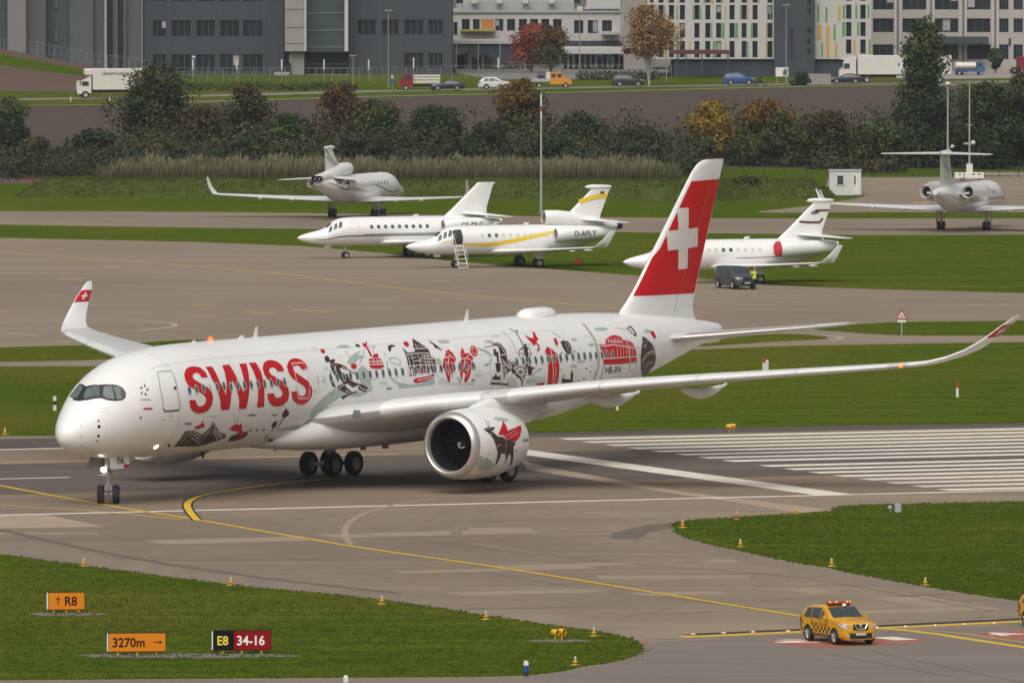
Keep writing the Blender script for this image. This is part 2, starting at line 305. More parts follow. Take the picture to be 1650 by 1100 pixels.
for i, (q, w, m) in enumerate((([(-40, 403), (0, 406), (400, 436), (700, 470), (1000, 496), (1150, 505)], .45, M_FADED), ([(95, 450), (132, 449)], 1.2, M_FADED), ([(165, 430), (195, 429)], 1.1, M_FADED), ([(310, 491), (348, 491)], 1.1, M_FADED), ([(395, 502), (445, 506)], .7, M_FADED), ([(470, 498), (535, 503)], .7, M_FADED), ([(250, 438), (283, 438)], .7, M_FADED), ([(0, 500), (14, 500)], .9, M_FADED), ([(700, 520), (740, 519), (770, 518)], .8, M_FADED), ([(1075, 508), (1130, 508)], .8, M_FADED), ([(280, 529), (320, 531)], .4, M_FADED),
        ([(150, 535), (215, 533), (265, 528), (283, 524), (270, 520), (210, 517)], .45, M_FADEW), ([(200, 505), (240, 504)], .5, M_FADEW), ([(305, 510), (350, 508)], .4, M_FADEW), ([(370, 514), (440, 513)], .35, M_FADEW), ([(0, 535), (60, 541)], .4, M_FADEW), ([(90, 549), (115, 551)], .4, M_FADEW), ([(0, 520), (80, 517)], .3, M_FADEW), ([(1326, 540), (1350, 542), (1356, 545), (1340, 548)], .4, M_FADEW), ([(435, 512), (480, 513)], .35, M_FADEW), ([(70, 476), (105, 476)], .5, M_FADEW), ([(540, 414), (560, 414)], .5, M_FADEW), ([(380, 437), (400, 437)], .4, M_FADEW), ([(550, 438), (560, 438)], .6, M_FADEW), ([(700, 452), (725, 453)], .5, M_FADEW))):
    line('apron_marking', smooth_path(q), w, m, .012+.0006*i, apron)
for i, (a, b) in enumerate((((0, 470), (560, 480)), ((0, 425), (420, 432)), ((0, 455), (900, 492)), ((200, 500), (700, 490)), ((1120, 495), (1650, 503)), ((1120, 478), (1600, 488)), ((0, 545), (230, 541)), ((430, 455), (900, 470)))):
    line('apron_seam', [a, b], .25, mat('apron_joint', (.19, .15, .112), .9), .006+.0004*i, apron)
# far taxiway beyond the grass strip and the parking stand on the right
sheet('far_taxiway', [(-500, 330), (0, 340), (320, 341.5), (620, 345), (960, 350), (1180, 352), (1650, 352), (2100, 352), (2100, 378), (1650, 378), (1400, 379), (960, 373.5), (600, 370), (320, 367), (0, 362), (-500, 355)], M_APRON, .004, kind='structure')
stand = sheet('parking_stand', smooth_path([(1335, 286), (1480, 285.5), (2000, 287), (2000, 341), (1650, 342), (1400, 342), (1220, 342.5), (1300, 332), (1395, 316), (1335, 311), (1335, 286)], 3), M_APRON, .004, kind='structure')
line('stand_marking', smooth_path([(1470, 326), (1482, 328), (1500, 325), (1530, 325)]), .5, M_FADED, .012, stand)
def pchip(xs, ys):
    n = len(xs); h = [xs[i+1]-xs[i] for i in range(n-1)]; d = [(ys[i+1]-ys[i])/h[i] for i in range(n-1)]
    m = [0.0]*n; m[0] = d[0]; m[-1] = d[-1]
    for i in range(1, n-1):
        if d[i-1]*d[i] > 0:
            w1 = 2*h[i]+h[i-1]; w2 = h[i]+2*h[i-1]; m[i] = (w1+w2)/(w1/d[i-1]+w2/d[i])
    def f(x):
        if x <= xs[0]: return ys[0]
        if x >= xs[-1]: return ys[-1]
        i = 0
        while xs[i+1] < x: i += 1
        t = (x-xs[i])/h[i]; t2 = t*t; t3 = t2*t
        return (2*t3-3*t2+1)*ys[i]+(t3-2*t2+t)*h[i]*m[i]+(-2*t3+3*t2)*ys[i+1]+(t3-t2)*h[i]*m[i+1]
    return f
# airliner fuselage profile: stations aft of the nose, top, bottom and half width
FX = [0, .12, .35, .8, 1.5, 2.4, 3.4, 4.6, 6, 8, 10, 12.5, 44, 47, 50, 53, 56, 59, 62, 64.3, 65.3]
FT = [3.95, 4.36, 4.66, 5.10, 5.66, 6.32, 6.98, 7.56, 8.0, 8.33, 8.46, 8.5, 8.5, 8.48, 8.42, 8.3, 8.12, 7.88, 7.58, 7.3, 7.12]
FB = [3.95, 3.60, 3.40, 3.17, 2.95, 2.77, 2.65, 2.56, 2.5, 2.46, 2.45, 2.45, 2.45, 2.6, 3.0, 3.6, 4.28, 4.98, 5.68, 6.22, 6.46]
FW = [0.0, .36, .64, 1.0, 1.42, 1.86, 2.25, 2.56, 2.78, 2.92, 2.97, 2.98, 2.98, 2.92, 2.74, 2.42, 2.0, 1.52, .98, .55, .33]
FX = [.36+x*(1-.36/8) if x < 8 else x for x in FX]
import math as _m
def _w1(x):
    x = max(x-.36, 0)
    return _m.sqrt(x) if x < 4 else 2+(x-4)*.25
def _warp(xs): return [_w1(x) for x in xs]
_ft, _fb, _fw = pchip(_warp(FX), FT), pchip(_warp(FX), FB), pchip(_warp(FX), FW)
def fus(x):
    w = _w1(x)
    return _ft(w), _fb(w), _fw(w)
def shear(p):      # the airliner sits a touch nose-low and leans a little in its turn
    return (p[0], p[1], p[2]+.009*(p[0]-12)-.0065*p[1])
def fus_pt(x, th, off=0.0):
    """th in degrees from the crown down the port side; port is +y here"""
    t, b, a = fus(x); zc = (t+b)/2; hb = (t-b)/2; r = _m.radians(th)
    ny, nz = _m.sin(r)/max(a, .05), _m.cos(r)/max(hb, .05); l = _m.hypot(ny, nz)
    return (x, a*_m.sin(r)+off*ny/l, zc+hb*_m.cos(r)+off*nz/l)
DECALS = """
letter R 0 10.22 63.9 9.62 63.6 9.61 59.6 9.4 57.1 9.07 58.1 8.89 61 8.94 64.6 9.36 69.4 9.9 74.6 10.2 79.4 10.28 85.8 10.18 93.1 9.89 98.7 9.45 100.8 8.99 101 8.56 98.6 8.2 93.4 8.12 85.2 8.68 86.2 8.76 90.6 9.02 93.7 9.34 93.3 9.57 90.8 9.65 87.2 9.55 83.3 9.18 79 8.62 74.2 8.26 69.5 8.16 63.5 8.28 57.1 8.64 51.5 9.06 49.3 9.51 49.6 9.93 51.7 10.17 57.2
letter R 0 10.44 51.9 11.03 52.5 11.12 70.7 11.49 84.6 11.68 75.8 11.99 52.2 12.66 52.1 12.82 71.5 13.2 84.2 13.38 72 13.58 52.1 14.26 52.4 13.94 68.1 13.74 80 13.58 90.4 13.44 100.8 12.76 100.5 12.7 89.6 12.49 78.8 12.32 69 12 83.6 11.85 100.2 11.06 100 10.89 86.6 10.71 76.8 10.5 65.4
letter R 0 14.5 51.9 15.16 52.2 15.22 63.7 15.15 75.9 15.11 86.6 15.12 100.7 14.44 100.5 14.51 86 14.56 73.2 14.54 61.8
letter R 0 17.39 64.8 16.76 64.7 16.69 61.1 16.46 59.3 16.13 60.5 15.96 63.9 16.05 67.4 16.56 71.9 17.14 77.3 17.4 83.5 17.47 89.9 17.35 96.2 17 100.2 16.54 101.7 16.09 100.9 15.67 97.8 15.41 92.2 15.39 87.1 16.02 87.2 16.11 90.8 16.36 92.6 16.65 91.8 16.82 88.8 16.8 85.6 16.59 82.2 16.07 77.4 15.63 72.6 15.44 66.8 15.51 59.3 15.88 53.4 16.34 50.7 16.77 50.8 17.18 53.6 17.4 58.8
letter R 0 19.65 64.7 19.04 64.7 19.01 61.1 18.79 59.3 18.46 60.2 18.28 63.3 18.34 66.9 18.8 71.8 19.36 77.8 19.63 84 19.71 88.9 19.58 95.2 19.28 99.8 18.82 102 18.37 101 17.94 97.3 17.71 92.3 17.69 87.2 18.32 87.3 18.41 91.4 18.67 93 18.93 91.9 19.07 89.3 19.07 85.6 18.83 81.6 18.35 77.4 17.94 73.2 17.74 67.4 17.81 59.9 18.15 54.7 18.58 51.5 19.04 51.1 19.46 53.5 19.68 58.8
door_outline W 0.07 18.4 56.8 19.45 57.3 19.53 66.3 19.48 80.1 19.41 89.7 19.31 95.5 18.36 94.9 18.28 86.5 18.27 73.5 18.4 56.8
mountain_artwork B 0 8.31 143.4 8.2 132.3 8.26 120 9.09 120.2 9.98 126.5 10.14 126.7 10.41 120.6 10.62 112.1 11.21 120.4 11.68 126.2 12.42 129.9 12.64 135.5 12.04 139.4 11.42 143.6 10.67 147.1 8.87 143.5
mountain_artwork P 0.05 8.29 133.2 8.38 122.1 9.11 121.9 10.15 130.2
mountain_artwork P 0.05 8.6 138.5 8.61 125.8 9.18 125 10.18 134.7
mountain_artwork P 0.05 9.16 140.4 9.18 129.4 10.3 139
mountain_artwork P 0.05 10.32 129.7 10.54 122.6 10.68 114.2
mountain_artwork P 0.05 10.48 143.7 10.49 131.5 10.62 124.7 10.86 121.2 12.32 135.8
mountain_artwork P 0.05 10.74 127.6 11.07 125.3 12 136.8
mountain_artwork P 0.05 10.74 114.9 11.11 121.5 12.26 132.6
helicopter_artwork R 0 8.97 117.9 9.08 115.7 9.55 112.8 9.55 108.7 9.72 113 9.94 116.2 9.75 117.8 9.33 119.1
flower_artwork B 0 13.26 142.4 13.08 133.8 13.68 130.2 14.46 128.5 14.66 134.6 14.52 139.2 13.95 142.7
flower_artwork R 0 12.46 123.2 12.61 119.6 12.87 117.4 13.32 119.2 13.34 115.6 13.72 124.8 14.27 132.5 14 136.8 13.44 127.1 13.03 126.6
flower_artwork G 0.05 14.03 125.2 13.93 117.4
flower_artwork G 0.05 14.23 125.4 14.35 118.5
flower_artwork G 0.05 12.77 117.3 12.36 105.3
flower_artwork G 0.05 12.98 116.4 12.9 108.1
tree_artwork B 0.08 17.2 129.3 17.31 112.9
tree_artwork B 0 17.05 112 17.17 107 17.3 103.8 17.51 107.4 17.73 109.3 17.7 112.7 17.39 115.6
tree_artwork B 0.07 16.89 132.5 16.75 122
tree_artwork B 0 16.51 125 16.5 119.2 16.8 118.1 16.97 123.6 16.88 127.5
hill_artwork G 0 17.35 132.4 17.86 128.8 18.71 126 19.49 126.1 19.75 120.5 20.27 118.6 20.58 112.9 20.66 103.9 20.79 101.8 20.92 108.7 20.75 115.5 19.94 127.3 19.39 132.3 18.23 132.5
hill_artwork K 0 18.42 132.5 19.38 128 19.98 121.4 20.32 119.9 19.97 128.1 19.43 133.2
hill_artwork B 0 17.53 150.8 17.31 144.1 17.94 147.3 18.26 153.8
hill_artwork G 0 16.89 145.2 16.56 135.9 16.92 138.9 17.24 146.9
cloud_artwork K 0 8.61 111.6 8.6 112.3 8.52 112.7 8.39 112.8 8.24 112.5 8.09 112 7.99 111.3 7.94 110.6 7.95 109.9 8.03 109.5 8.16 109.5 8.31 109.7 8.46 110.2 8.56 110.9
cloud_artwork L 0 10.86 106.4 10.83 106.9 10.72 107.2 10.55 107.2 10.35 107 10.17 106.5 10.04 106 9.99 105.4 10.02 104.9 10.14 104.6 10.31 104.6 10.5 104.8 10.68 105.2 10.81 105.8
cloud_artwork K 0 14.54 109.1 14.51 109.7 14.42 110 14.28 110.1 14.11 110 13.95 109.5 13.84 108.9 13.79 108.3 13.81 107.7 13.9 107.4 14.05 107.2 14.21 107.4 14.37 107.8 14.48 108.4
cloud_artwork K 0 16.64 111.2 16.62 111.7 16.56 112 16.45 112.2 16.33 112 16.21 111.7 16.12 111.2 16.08 110.6 16.09 110.1 16.16 109.8 16.27 109.7 16.39 109.8 16.51 110.2 16.6 110.7
cloud_artwork G 0 24.77 41.1 24.66 41.9 24.46 42.5 24.21 42.5 23.95 42.2 23.74 41.5 23.63 40.6 23.62 39.6 23.73 38.7 23.93 38.2 24.19 38.1 24.44 38.5 24.65 39.2 24.76 40.1
cloud_artwork L 0 21.63 66 21.58 66.7 21.5 67.3 21.39 67.5 21.29 67.4 21.2 67 21.15 66.3 21.15 65.6 21.2 64.9 21.28 64.3 21.39 64.1 21.49 64.2 21.58 64.6 21.63 65.3
cloud_artwork L 0 27.03 86.8 26.98 87.5 26.85 87.9 26.67 88.1 26.47 87.9 26.29 87.4 26.16 86.7 26.12 86 26.17 85.3 26.3 84.9 26.48 84.7 26.68 84.9 26.86 85.4 26.99 86.1
cloud_artwork K 0 27.44 93.3 27.42 93.8 27.34 94.1 27.22 94.3 27.09 94.2 26.97 93.8 26.89 93.3 26.86 92.7 26.89 92.2 26.97 91.8 27.08 91.7 27.21 91.8 27.33 92.2 27.41 92.7
cloud_artwork L 0 27.16 44.2 27.09 44.9 26.96 45.3 26.8 45.4 26.65 45.2 26.53 44.8 26.46 44.1 26.46 43.3 26.54 42.6 26.67 42.2 26.82 42 26.98 42.2 27.1 42.7 27.16 43.4
cloud_artwork G 0 34.39 46.1 34.28 46.9 34.09 47.4 33.84 47.5 33.58 47.2 33.37 46.6 33.24 45.7 33.23 44.7 33.34 43.9 33.54 43.3 33.79 43.2 34.05 43.5 34.26 44.2 34.38 45.1
cloud_artwork L 0 39.46 44.3 39.4 44.8 39.28 45.1 39.14 45.2 39 45 38.88 44.6 38.82 44.1 38.82 43.5 38.88 43 38.99 42.6 39.14 42.5 39.28 42.7 39.39 43.1 39.46 43.7
cloud_artwork K 0 35.7 92.1 35.68 92.6 35.63 92.9 35.54 93 35.45 93 35.36 92.7 35.3 92.2 35.28 91.7 35.3 91.2 35.36 90.9 35.44 90.7 35.54 90.8 35.62 91.1 35.68 91.6
cloud_artwork L 0 36.33 87 36.28 87.7 36.17 88.1 36 88.3 35.81 88.1 35.65 87.7 35.54 87 35.5 86.3 35.54 85.6 35.66 85.1 35.83 85 36.01 85.2 36.18 85.6 36.29 86.3
cloud_artwork K 0 37.13 76.9 37.11 77.2 37.06 77.5 36.99 77.5 36.92 77.5 36.85 77.3 36.81 76.9 36.8 76.6 36.82 76.2 36.87 76 36.94 75.9 37.02 76 37.08 76.2 37.12 76.5
cloud_artwork K 0 27.43 93.1 27.4 93.5 27.32 93.9 27.21 94 27.09 93.8 26.97 93.5 26.89 93 26.86 92.5 26.89 92.1 26.97 91.8 27.08 91.6 27.2 91.8 27.32 92.1 27.4 92.6
cloud_artwork G 0 38.47 50.9 38.39 51.6 38.25 52 38.06 52.2 37.86 52 37.71 51.4 37.62 50.7 37.61 49.9 37.69 49.2 37.84 48.7 38.03 48.6 38.22 48.8 38.38 49.3 38.47 50.1
cloud_artwork L 0 39.35 44.1 39.29 44.6 39.18 44.9 39.04 45 38.89 44.8 38.78 44.4 38.71 43.9 38.71 43.3 38.78 42.8 38.89 42.4 39.03 42.4 39.17 42.5 39.29 42.9 39.35 43.5
cloud_artwork G 0 46.81 57.5 46.75 58.2 46.64 58.6 46.49 58.8 46.35 58.6 46.24 58.1 46.17 57.4 46.17 56.7 46.23 56 46.35 55.5 46.49 55.4 46.63 55.5 46.75 56 46.81 56.7
cloud_artwork G 0 46.09 87.2 46.05 87.9 45.95 88.3 45.8 88.4 45.64 88.2 45.5 87.7 45.4 87 45.37 86.2 45.41 85.5 45.51 85.1 45.66 85 45.82 85.2 45.96 85.7 46.05 86.5
cloud_artwork G 0 48.37 66.1 48.31 66.8 48.2 67.3 48.06 67.4 47.92 67.2 47.8 66.7 47.73 65.9 47.73 65.1 47.79 64.4 47.9 63.9 48.04 63.8 48.18 64 48.29 64.5 48.36 65.3
cloud_artwork G 0 50.69 47.9 50.56 48.9 50.32 49.4 50.01 49.5 49.7 49 49.45 48.2 49.3 47 49.29 45.9 49.42 44.9 49.66 44.3 49.96 44.2 50.27 44.6 50.53 45.5 50.68 46.7
cloud_artwork L 0 44.59 88.9 44.57 89.5 44.51 89.8 44.42 90 44.32 89.9 44.24 89.5 44.18 89 44.16 88.4 44.18 87.9 44.24 87.5 44.33 87.4 44.43 87.5 44.51 87.8 44.57 88.3
cloud_artwork L 0 42.03 58.3 41.98 58.9 41.88 59.3 41.75 59.5 41.62 59.3 41.51 58.9 41.45 58.3 41.44 57.7 41.5 57.1 41.6 56.7 41.73 56.5 41.86 56.6 41.97 57 42.03 57.6
cloud_artwork K 0 37.11 76.8 37.09 77.2 37.03 77.5 36.95 77.6 36.87 77.6 36.8 77.3 36.75 76.9 36.74 76.5 36.77 76.1 36.83 75.8 36.9 75.7 36.99 75.7 37.06 76 37.1 76.4
cloud_artwork G 0 48.3 66.3 48.25 67 48.15 67.4 48.03 67.6 47.9 67.4 47.79 66.9 47.73 66.2 47.73 65.4 47.78 64.7 47.88 64.2 48.01 64.1 48.14 64.3 48.24 64.8 48.3 65.5
skier_artwork B 0 21.76 51.9 22.08 51.1 22.14 54.4 21.97 58.5 21.66 59.2 21.6 56.5
skier_artwork B 0 22.01 57 22.4 55.8 22.6 57.1 22.32 60.1 21.96 61
skier_artwork B 0 21.94 60.5 22.5 60.7 22.99 63 23.38 66.3 23.22 69 22.81 66.3 22.61 67.5 22.75 72.3 22.61 76.3 22.07 76.5 21.91 70.6 21.84 65.8
skier_artwork B 0 21.73 66.6 21.71 75 21.75 80.5 21.97 86.1 21.68 85.8 21.55 82.1 21.57 74.9
skier_artwork B 0 22.34 75.6 22.9 76.2 23.21 72.8 23.34 79.3 23.79 83.3 24.43 85.7 25.08 89.9 24.84 94.6 24.17 91.7 24.1 86.3 23.6 88.5 23.13 83.6 22.79 85.1 23.02 88 23.52 92.9 23.03 94.2 22.2 89 22.05 86.1 22.72 83.2
skier_artwork B 0 22.48 97.3 23.2 94.4 24.05 92.1 24.02 93.8 23.21 96.2 22.68 100.2
skier_artwork B 0.06 23.11 67 24.11 75
skier_artwork B 0.04 21.92 86.9 21.44 94.5
skier_artwork P 0.05 22.03 60.1 22.26 68.1 22.09 75.4
skier_artwork P 0.05 22.2 88.1 22.8 84.2
skier_artwork P 0.05 23.25 68.1 22.93 64.9
skier_artwork P 0.05 24.1 85.4 24.42 90.2 24.83 92.4
skier_artwork P 0.05 22.86 90.5 23.27 93.1
skier_artwork P 0.05 22.44 62.5 22.05 69.8
sun_artwork R 0 22.01 47.3 21.92 47.8 21.83 47.7 21.76 47.1 21.73 45.9 21.74 44.5 21.8 43.2 21.89 42.1 21.99 41.5 22.08 41.6 22.14 42.4 22.17 43.6 22.15 45 22.1 46.3
sun_artwork K 0.03 21.24 37.7 21.67 42.3
cloud_artwork B 0 25.69 42.5 25.62 43 25.53 43.2 25.45 42.9 25.38 42.2 25.35 41.3 25.35 40.3 25.4 39.4 25.48 38.8 25.56 38.6 25.65 38.9 25.71 39.7 25.74 40.6 25.73 41.6
alp_artwork G 0 23.53 61.6 24.12 55 24.7 51.3 25.43 48.1 25.35 49.8 24.76 53.6 25.39 54.3 25.46 56.5 24.71 58.8 24.18 64.2 24.1 73.6 23.87 63.9
alp_artwork G 0 24.37 69.2 24.95 66 25.29 72 25.45 82.2 25.16 90.9 24.44 84.8 24.22 75.6
alp_artwork G 0 19.81 111.8 20.19 103.2 20.61 98.2 21.38 90.8 22.21 93.4 22.4 97.2 21.45 105.4 20.76 116.3 20.06 119.6
alp_artwork K 0.035 24.07 46.5 23.85 61.9
alp_artwork K 0.035 25.96 45.8 24.66 64.7
alp_artwork K 0.035 20.75 102.9 20.72 116.3
alp_artwork K 0.035 26.86 44.4 26.46 52.2
flower_artwork R 0 24.35 66.4 24.29 67.5 24.18 68.4 24.05 68.8 23.92 68.7 23.82 68.1 23.77 67 23.77 65.8 23.84 64.6 23.95 63.7 24.09 63.2 24.21 63.4 24.31 64 24.36 65.1
cable_car_artwork R 0.18 26.26 41.8 26.11 56.6
cable_car_artwork R 0 26.24 37 26.32 39.2 26.75 35.5 26.43 41.3 26.05 44.1 25.98 42.1
cable_car_artwork R 0 25.78 58.9 26.91 59.5 26.95 68.9 26.55 71.2 25.67 70 25.57 67.6
cable_car_artwork R 0 26.4 54.3 26.86 53.7 26.75 58.3 26.18 58.1
cable_car_artwork P 0.06 25.64 62.6 26.93 63.1
cable_car_artwork P 0.06 25.58 65.8 26.97 66.4
cable_car_artwork P 0.06 26.17 59.3 26.04 67.1
cable_car_artwork P 0.06 26.5 59.4 26.4 67.4
cable_car_artwork P 0.06 26.79 59.4 26.72 67.7
moon_artwork B 0 28.23 45.5 28.69 43.6 29.04 45.6 28.54 47.1 28.09 53.4 28.02 51.1
globe_artwork G 0.12 27.39 63.5 27.19 72.9 27.36 81.3 27.9 88.1 28.98 91.4
globe_artwork G 0 27.98 88.2 28.64 90.2 29.56 91 30.23 90.8 31.64 84.9 31.63 91.7 31.24 93.5 30.65 93.4 28.15 93.8
globe_artwork K 0.04 27.58 61.7 27.97 60.1 28.43 61.1 28.7 65.4 28.58 68.1 28.2 68.2 27.72 64.9 27.58 61.7
globe_artwork G 0 32.09 65.6 32.48 65.1 32.65 69.6 32.13 72.5
castle_artwork B 0 29.51 47.8 29.76 56 30.46 55.3 30.54 50 31.14 36.6 31.41 43.6 31.82 51.5 31.83 58.2 31.71 63.5 32.04 64.7 31.93 78.9 31.62 75.3 31.03 75.1 29.29 73.1 29.29 67.2 29.44 55.7
castle_artwork P 0.05 29.32 58.5 30.67 57.4 31.81 58.6
castle_artwork P 0.05 30.46 51.9 31.86 52.3
castle_artwork P 0.05 30.6 63.3 31.94 65.5
castle_artwork P 0.05 29.25 71.4 30.52 70.9 31.98 72.3
castle_artwork P 0.05 30.61 56.9 30.47 73.4
castle_artwork P 0.05 29.97 58.1 29.78 72.7
castle_artwork P 0.05 29.55 59.5 29.45 72.4
castle_artwork P 0.05 31.51 58.8 31.33 75
castle_artwork P 0.05 30.94 45.2 30.79 51.3
castle_artwork P 0.05 30.83 60.8 31.98 62
castle_artwork P 0.05 29.99 66.1 30.81 66.1
castle_artwork P 0.05 31.19 59.4 30.9 73.8
castle_artwork R 0 29.21 73 29.43 73.2 29.42 81.8 29.2 81.6
castle_artwork K 0 29.56 73.3 29.84 73.6 29.84 82.1 29.56 81.9
castle_artwork R 0 29.89 73.6 30.11 73.9 30.15 79.2 29.93 79
castle_artwork K 0 30.18 73.9 30.44 74.2 30.46 80.7 30.2 80.5
castle_artwork R 0 30.51 74.2 30.8 74.5 30.85 79.9 30.55 79.6
castle_artwork K 0 30.87 74.6 31.13 74.8 31.17 80.6 30.91 80.3
castle_artwork B 0 31.39 75.1 31.83 75.5 31.88 80.4 31.44 80
boat_artwork R 0 29.56 85.5 29.86 84.6 30.91 83.6 31.6 81.4 31.62 83.4 30.88 87.9 29.91 89.8 29.58 88.7
boat_artwork P 0.05 29.92 87 30.89 85.6 31.36 83.6
sun_artwork R 0 30.19 47.5 30.08 48.1 29.98 48 29.9 47.2 29.86 45.8 29.87 44.2 29.94 42.6 30.05 41.4 30.16 40.7 30.27 40.9 30.34 41.7 30.37 43.2 30.35 44.8 30.29 46.4
ibex_artwork B 0 32.64 38.7 32.54 43.3 32.69 46 32.91 50.7 33.08 56.9 32.94 55.8 32.75 52.5 32.59 54.3 32.58 48.2 32.44 45.1
horse_artwork R 0 33.74 55.5 33.84 58.4 33.99 60.4 34.08 66.7 34.04 69.3 33.84 69.9 33.81 74.1 33.56 80.4 33.38 83.5 33.26 80.1 33.13 92.9 32.91 89.5 32.74 79.6 32.57 74.5 32.89 66.4 33.08 64.9 33.41 58
horse_artwork R 0 35.11 55.1 35.17 58.9 35.12 62.5 35.51 62 35.78 67.5 35.67 70.4 35.47 70.6 35.35 78.8 35.08 88.3 34.78 93.7 34.55 92.6 34.72 84.7 34.52 81.3 34.25 93.1 34.21 82.6 34.03 76.8 34.2 73.6 34.61 69 34.71 61.2
horse_artwork P 0.06 33.06 65.7 33.58 63.6 33.98 67.5
horse_artwork P 0.06 33.45 65.2 33.02 76.6
horse_artwork P 0.06 33.45 70.4 33.74 74
horse_artwork P 0.06 32.93 73.2 33.07 84.8
horse_artwork P 0.06 34.56 68.1 35.03 67.6 35.55 70.7
horse_artwork P 0.06 34.93 68.4 34.54 79.7
horse_artwork P 0.06 35.06 71.9 34.75 81.5
horse_artwork P 0.06 35.52 63.8 35.1 67.7
horse_artwork P 0.06 35.29 75.5 34.97 81.7
horse_artwork B 0.05 33.33 81 33.46 87.6
horse_artwork B 0.05 33.88 87.2 34.18 93.1
shield_artwork R 0 36.5 59.2 36.44 62 36.33 64.4 36.18 65.9 36.01 66.4 35.86 65.7 35.76 63.9 35.73 61.4 35.79 58.7 35.92 56.1 36.1 54.4 36.27 53.9 36.41 54.7 36.49 56.6
shield_artwork P 0.05 35.97 57.9 36.21 55.8 36.37 58.3 36.28 62.7 36.06 64.7 35.91 62.4 35.97 57.9
globe_artwork K 0 35.83 77.4 35.81 79.1 35.77 80.6 35.7 81.4 35.63 81.4 35.56 80.7 35.52 79.3 35.5 77.6 35.53 75.8 35.58 74.4 35.66 73.5 35.73 73.5 35.79 74.2 35.83 75.6
globe_artwork G 0.16 36.6 58.1 37.21 61 37.69 66.8
village_artwork B 0 38.29 52.4 39 52.7 39.1 57.1 39.23 62.8 39.2 67.2 39.07 72.2 39.3 75.7 39.9 76.3 39.92 79.6 39.5 83.3 39.18 85.4 38.78 88.3 38.57 95.4 38.51 79.9 38.44 71.6 38.7 57.7 38.61 56.1 38.18 55.7
village_artwork P 0.06 38.55 67.4 39.19 67.6
village_artwork P 0.06 38.51 71.6 38.94 78.7 39.35 83.2
village_artwork P 0.06 38.55 75 39.19 83.8
village_artwork P 0.06 38.52 79.1 38.87 85.2
village_artwork P 0.06 38.51 83.2 38.79 87.5
village_artwork P 0.06 38.83 53 39.03 65.3
village_artwork P 0.06 39.01 74.6 39.43 82.4
village_artwork B 0 37.81 76 38.35 75.7 38.23 85.4 37.84 85.8
village_artwork B 0 37.39 93.3 37.42 89.5 37.57 90.4 37.73 86.9 37.91 89.9 38.06 90.9 38.19 87.8 38.26 94.3
village_artwork B 0 38.08 59.8 38.36 60.6 38.19 63.1 38.43 63.8 38.22 74.7 38.02 75.5 38.13 68.7 37.88 66.9
village_artwork K 0.05 37.3 56.7 38.16 56.1
village_artwork B 0.1 37.22 97 38.15 98.5 39.07 99.9
village_artwork K 0.04 37.31 93.4 37.33 95.9 38.43 96.5 38.46 78.2
village_artwork G 0.12 37.11 61.6 37.73 68.3
village_artwork L 0 38.85 99.8 38.87 94.1 39.31 90.4 39.79 94.9 40.04 103.5 39.11 102.6
wheel_artwork B 0.09 41.27 41.3 41.23 47.4 41.18 55 41.09 62.9 41.05 72.4 40.96 78.9 40.7 85.2
wheel_artwork K 0.12 41.03 33.9 41.36 39.6 41.68 38.1
wheel_artwork K 0.05 40.13 36 40.3 46.3 40.24 59.2 40.2 68.1
wheel_artwork B 0.05 41.64 68.7 41.37 73.1 40.95 75.1 40.53 73.8 40.34 69.9 40.49 64.9 40.91 61.4 41.36 61 41.64 64 41.64 68.8
wheel_artwork B 0.05 40.77 88.1 40.64 92.1 40.33 94 39.96 92.9 39.73 89.3 39.75 85 40.01 81.9 40.38 81.5 40.67 84 40.77 88.2
wheel_artwork B 0.04 41.01 68 41.71 68.7
wheel_artwork B 0.04 41.01 68 41.19 75.2
wheel_artwork B 0.04 41.01 68 40.48 74.5
wheel_artwork B 0.04 41.01 68 40.3 67.3
wheel_artwork B 0.04 41.01 68 40.9 60.6
wheel_artwork B 0.04 41.01 68 41.6 61.4
wheel_artwork B 0.035 39.7 87.1 40.77 88.1
wheel_artwork B 0.035 39.89 82.8 40.61 92.5
wheel_artwork B 0.035 40.29 81.4 40.22 94
wheel_artwork B 0.035 40.65 83.7 39.84 91.5
wheel_artwork B 0.09 40.54 103.5 40.46 98.1 40.12 92 39.77 90 39.48 85.7
wheel_artwork B 0.05 41.04 79 40.73 91.8 40.5 98.1
wheel_artwork B 0 40.98 80.6 41.48 83.5 41.78 84.6 41.46 85.9 41.34 92.3 40.99 91.2
wheel_artwork B 0 39.34 84 39.65 83.4 39.7 87.5 39.39 88.5
wheel_artwork B 0 41.3 56.6 41.5 57.3 41.31 70.9 41.06 77.4 40.97 70.6
bird_artwork R 0 41.93 44.4 42.19 49.6 42.55 51 42.85 43.3 43.08 42.4 42.97 47.9 42.97 52.5 42.59 56 42.73 59.9 42.64 65.3 42.43 66.6 42.31 64.2 42.4 63.1 42.52 64.3 42.58 62.5 42.51 57.8 42.19 60.1 42.11 56.5 41.98 52.4
tower_artwork R 0 43.48 62.5 43.72 64.6 44.09 70.1 44.2 73.7 44.21 83.6 44.17 96.6 44.13 104.6 43.09 104.4 43.03 93.9 43.1 82.6 43.11 74.3 43.07 67
tower_artwork P 0.06 43.68 64.5 43.53 76.4 43.57 87.9 43.62 104
tower_artwork P 0.05 43.2 73.6 44.16 74
tower_artwork P 0.04 43.85 84.1 43.82 96.3 43.81 103.8
insect_artwork B 0 44.99 57.6 45.27 57.5 45.46 54.3 45.39 57.6 45.77 58.1 45.85 64.3 45.83 68.7 45.61 72.3 45.38 73.7 45.13 70.9 44.99 65 44.98 61.4
insect_artwork R 0 44.47 53.2 44.71 53.4 44.73 58.3 44.47 63.3 44.36 59.8
insect_artwork K 0.05 44.77 44.5 45.25 53.6
insect_artwork P 0.035 45.37 60 45.39 71.6
insect_artwork P 0.035 45.63 59.4 45.63 70.2
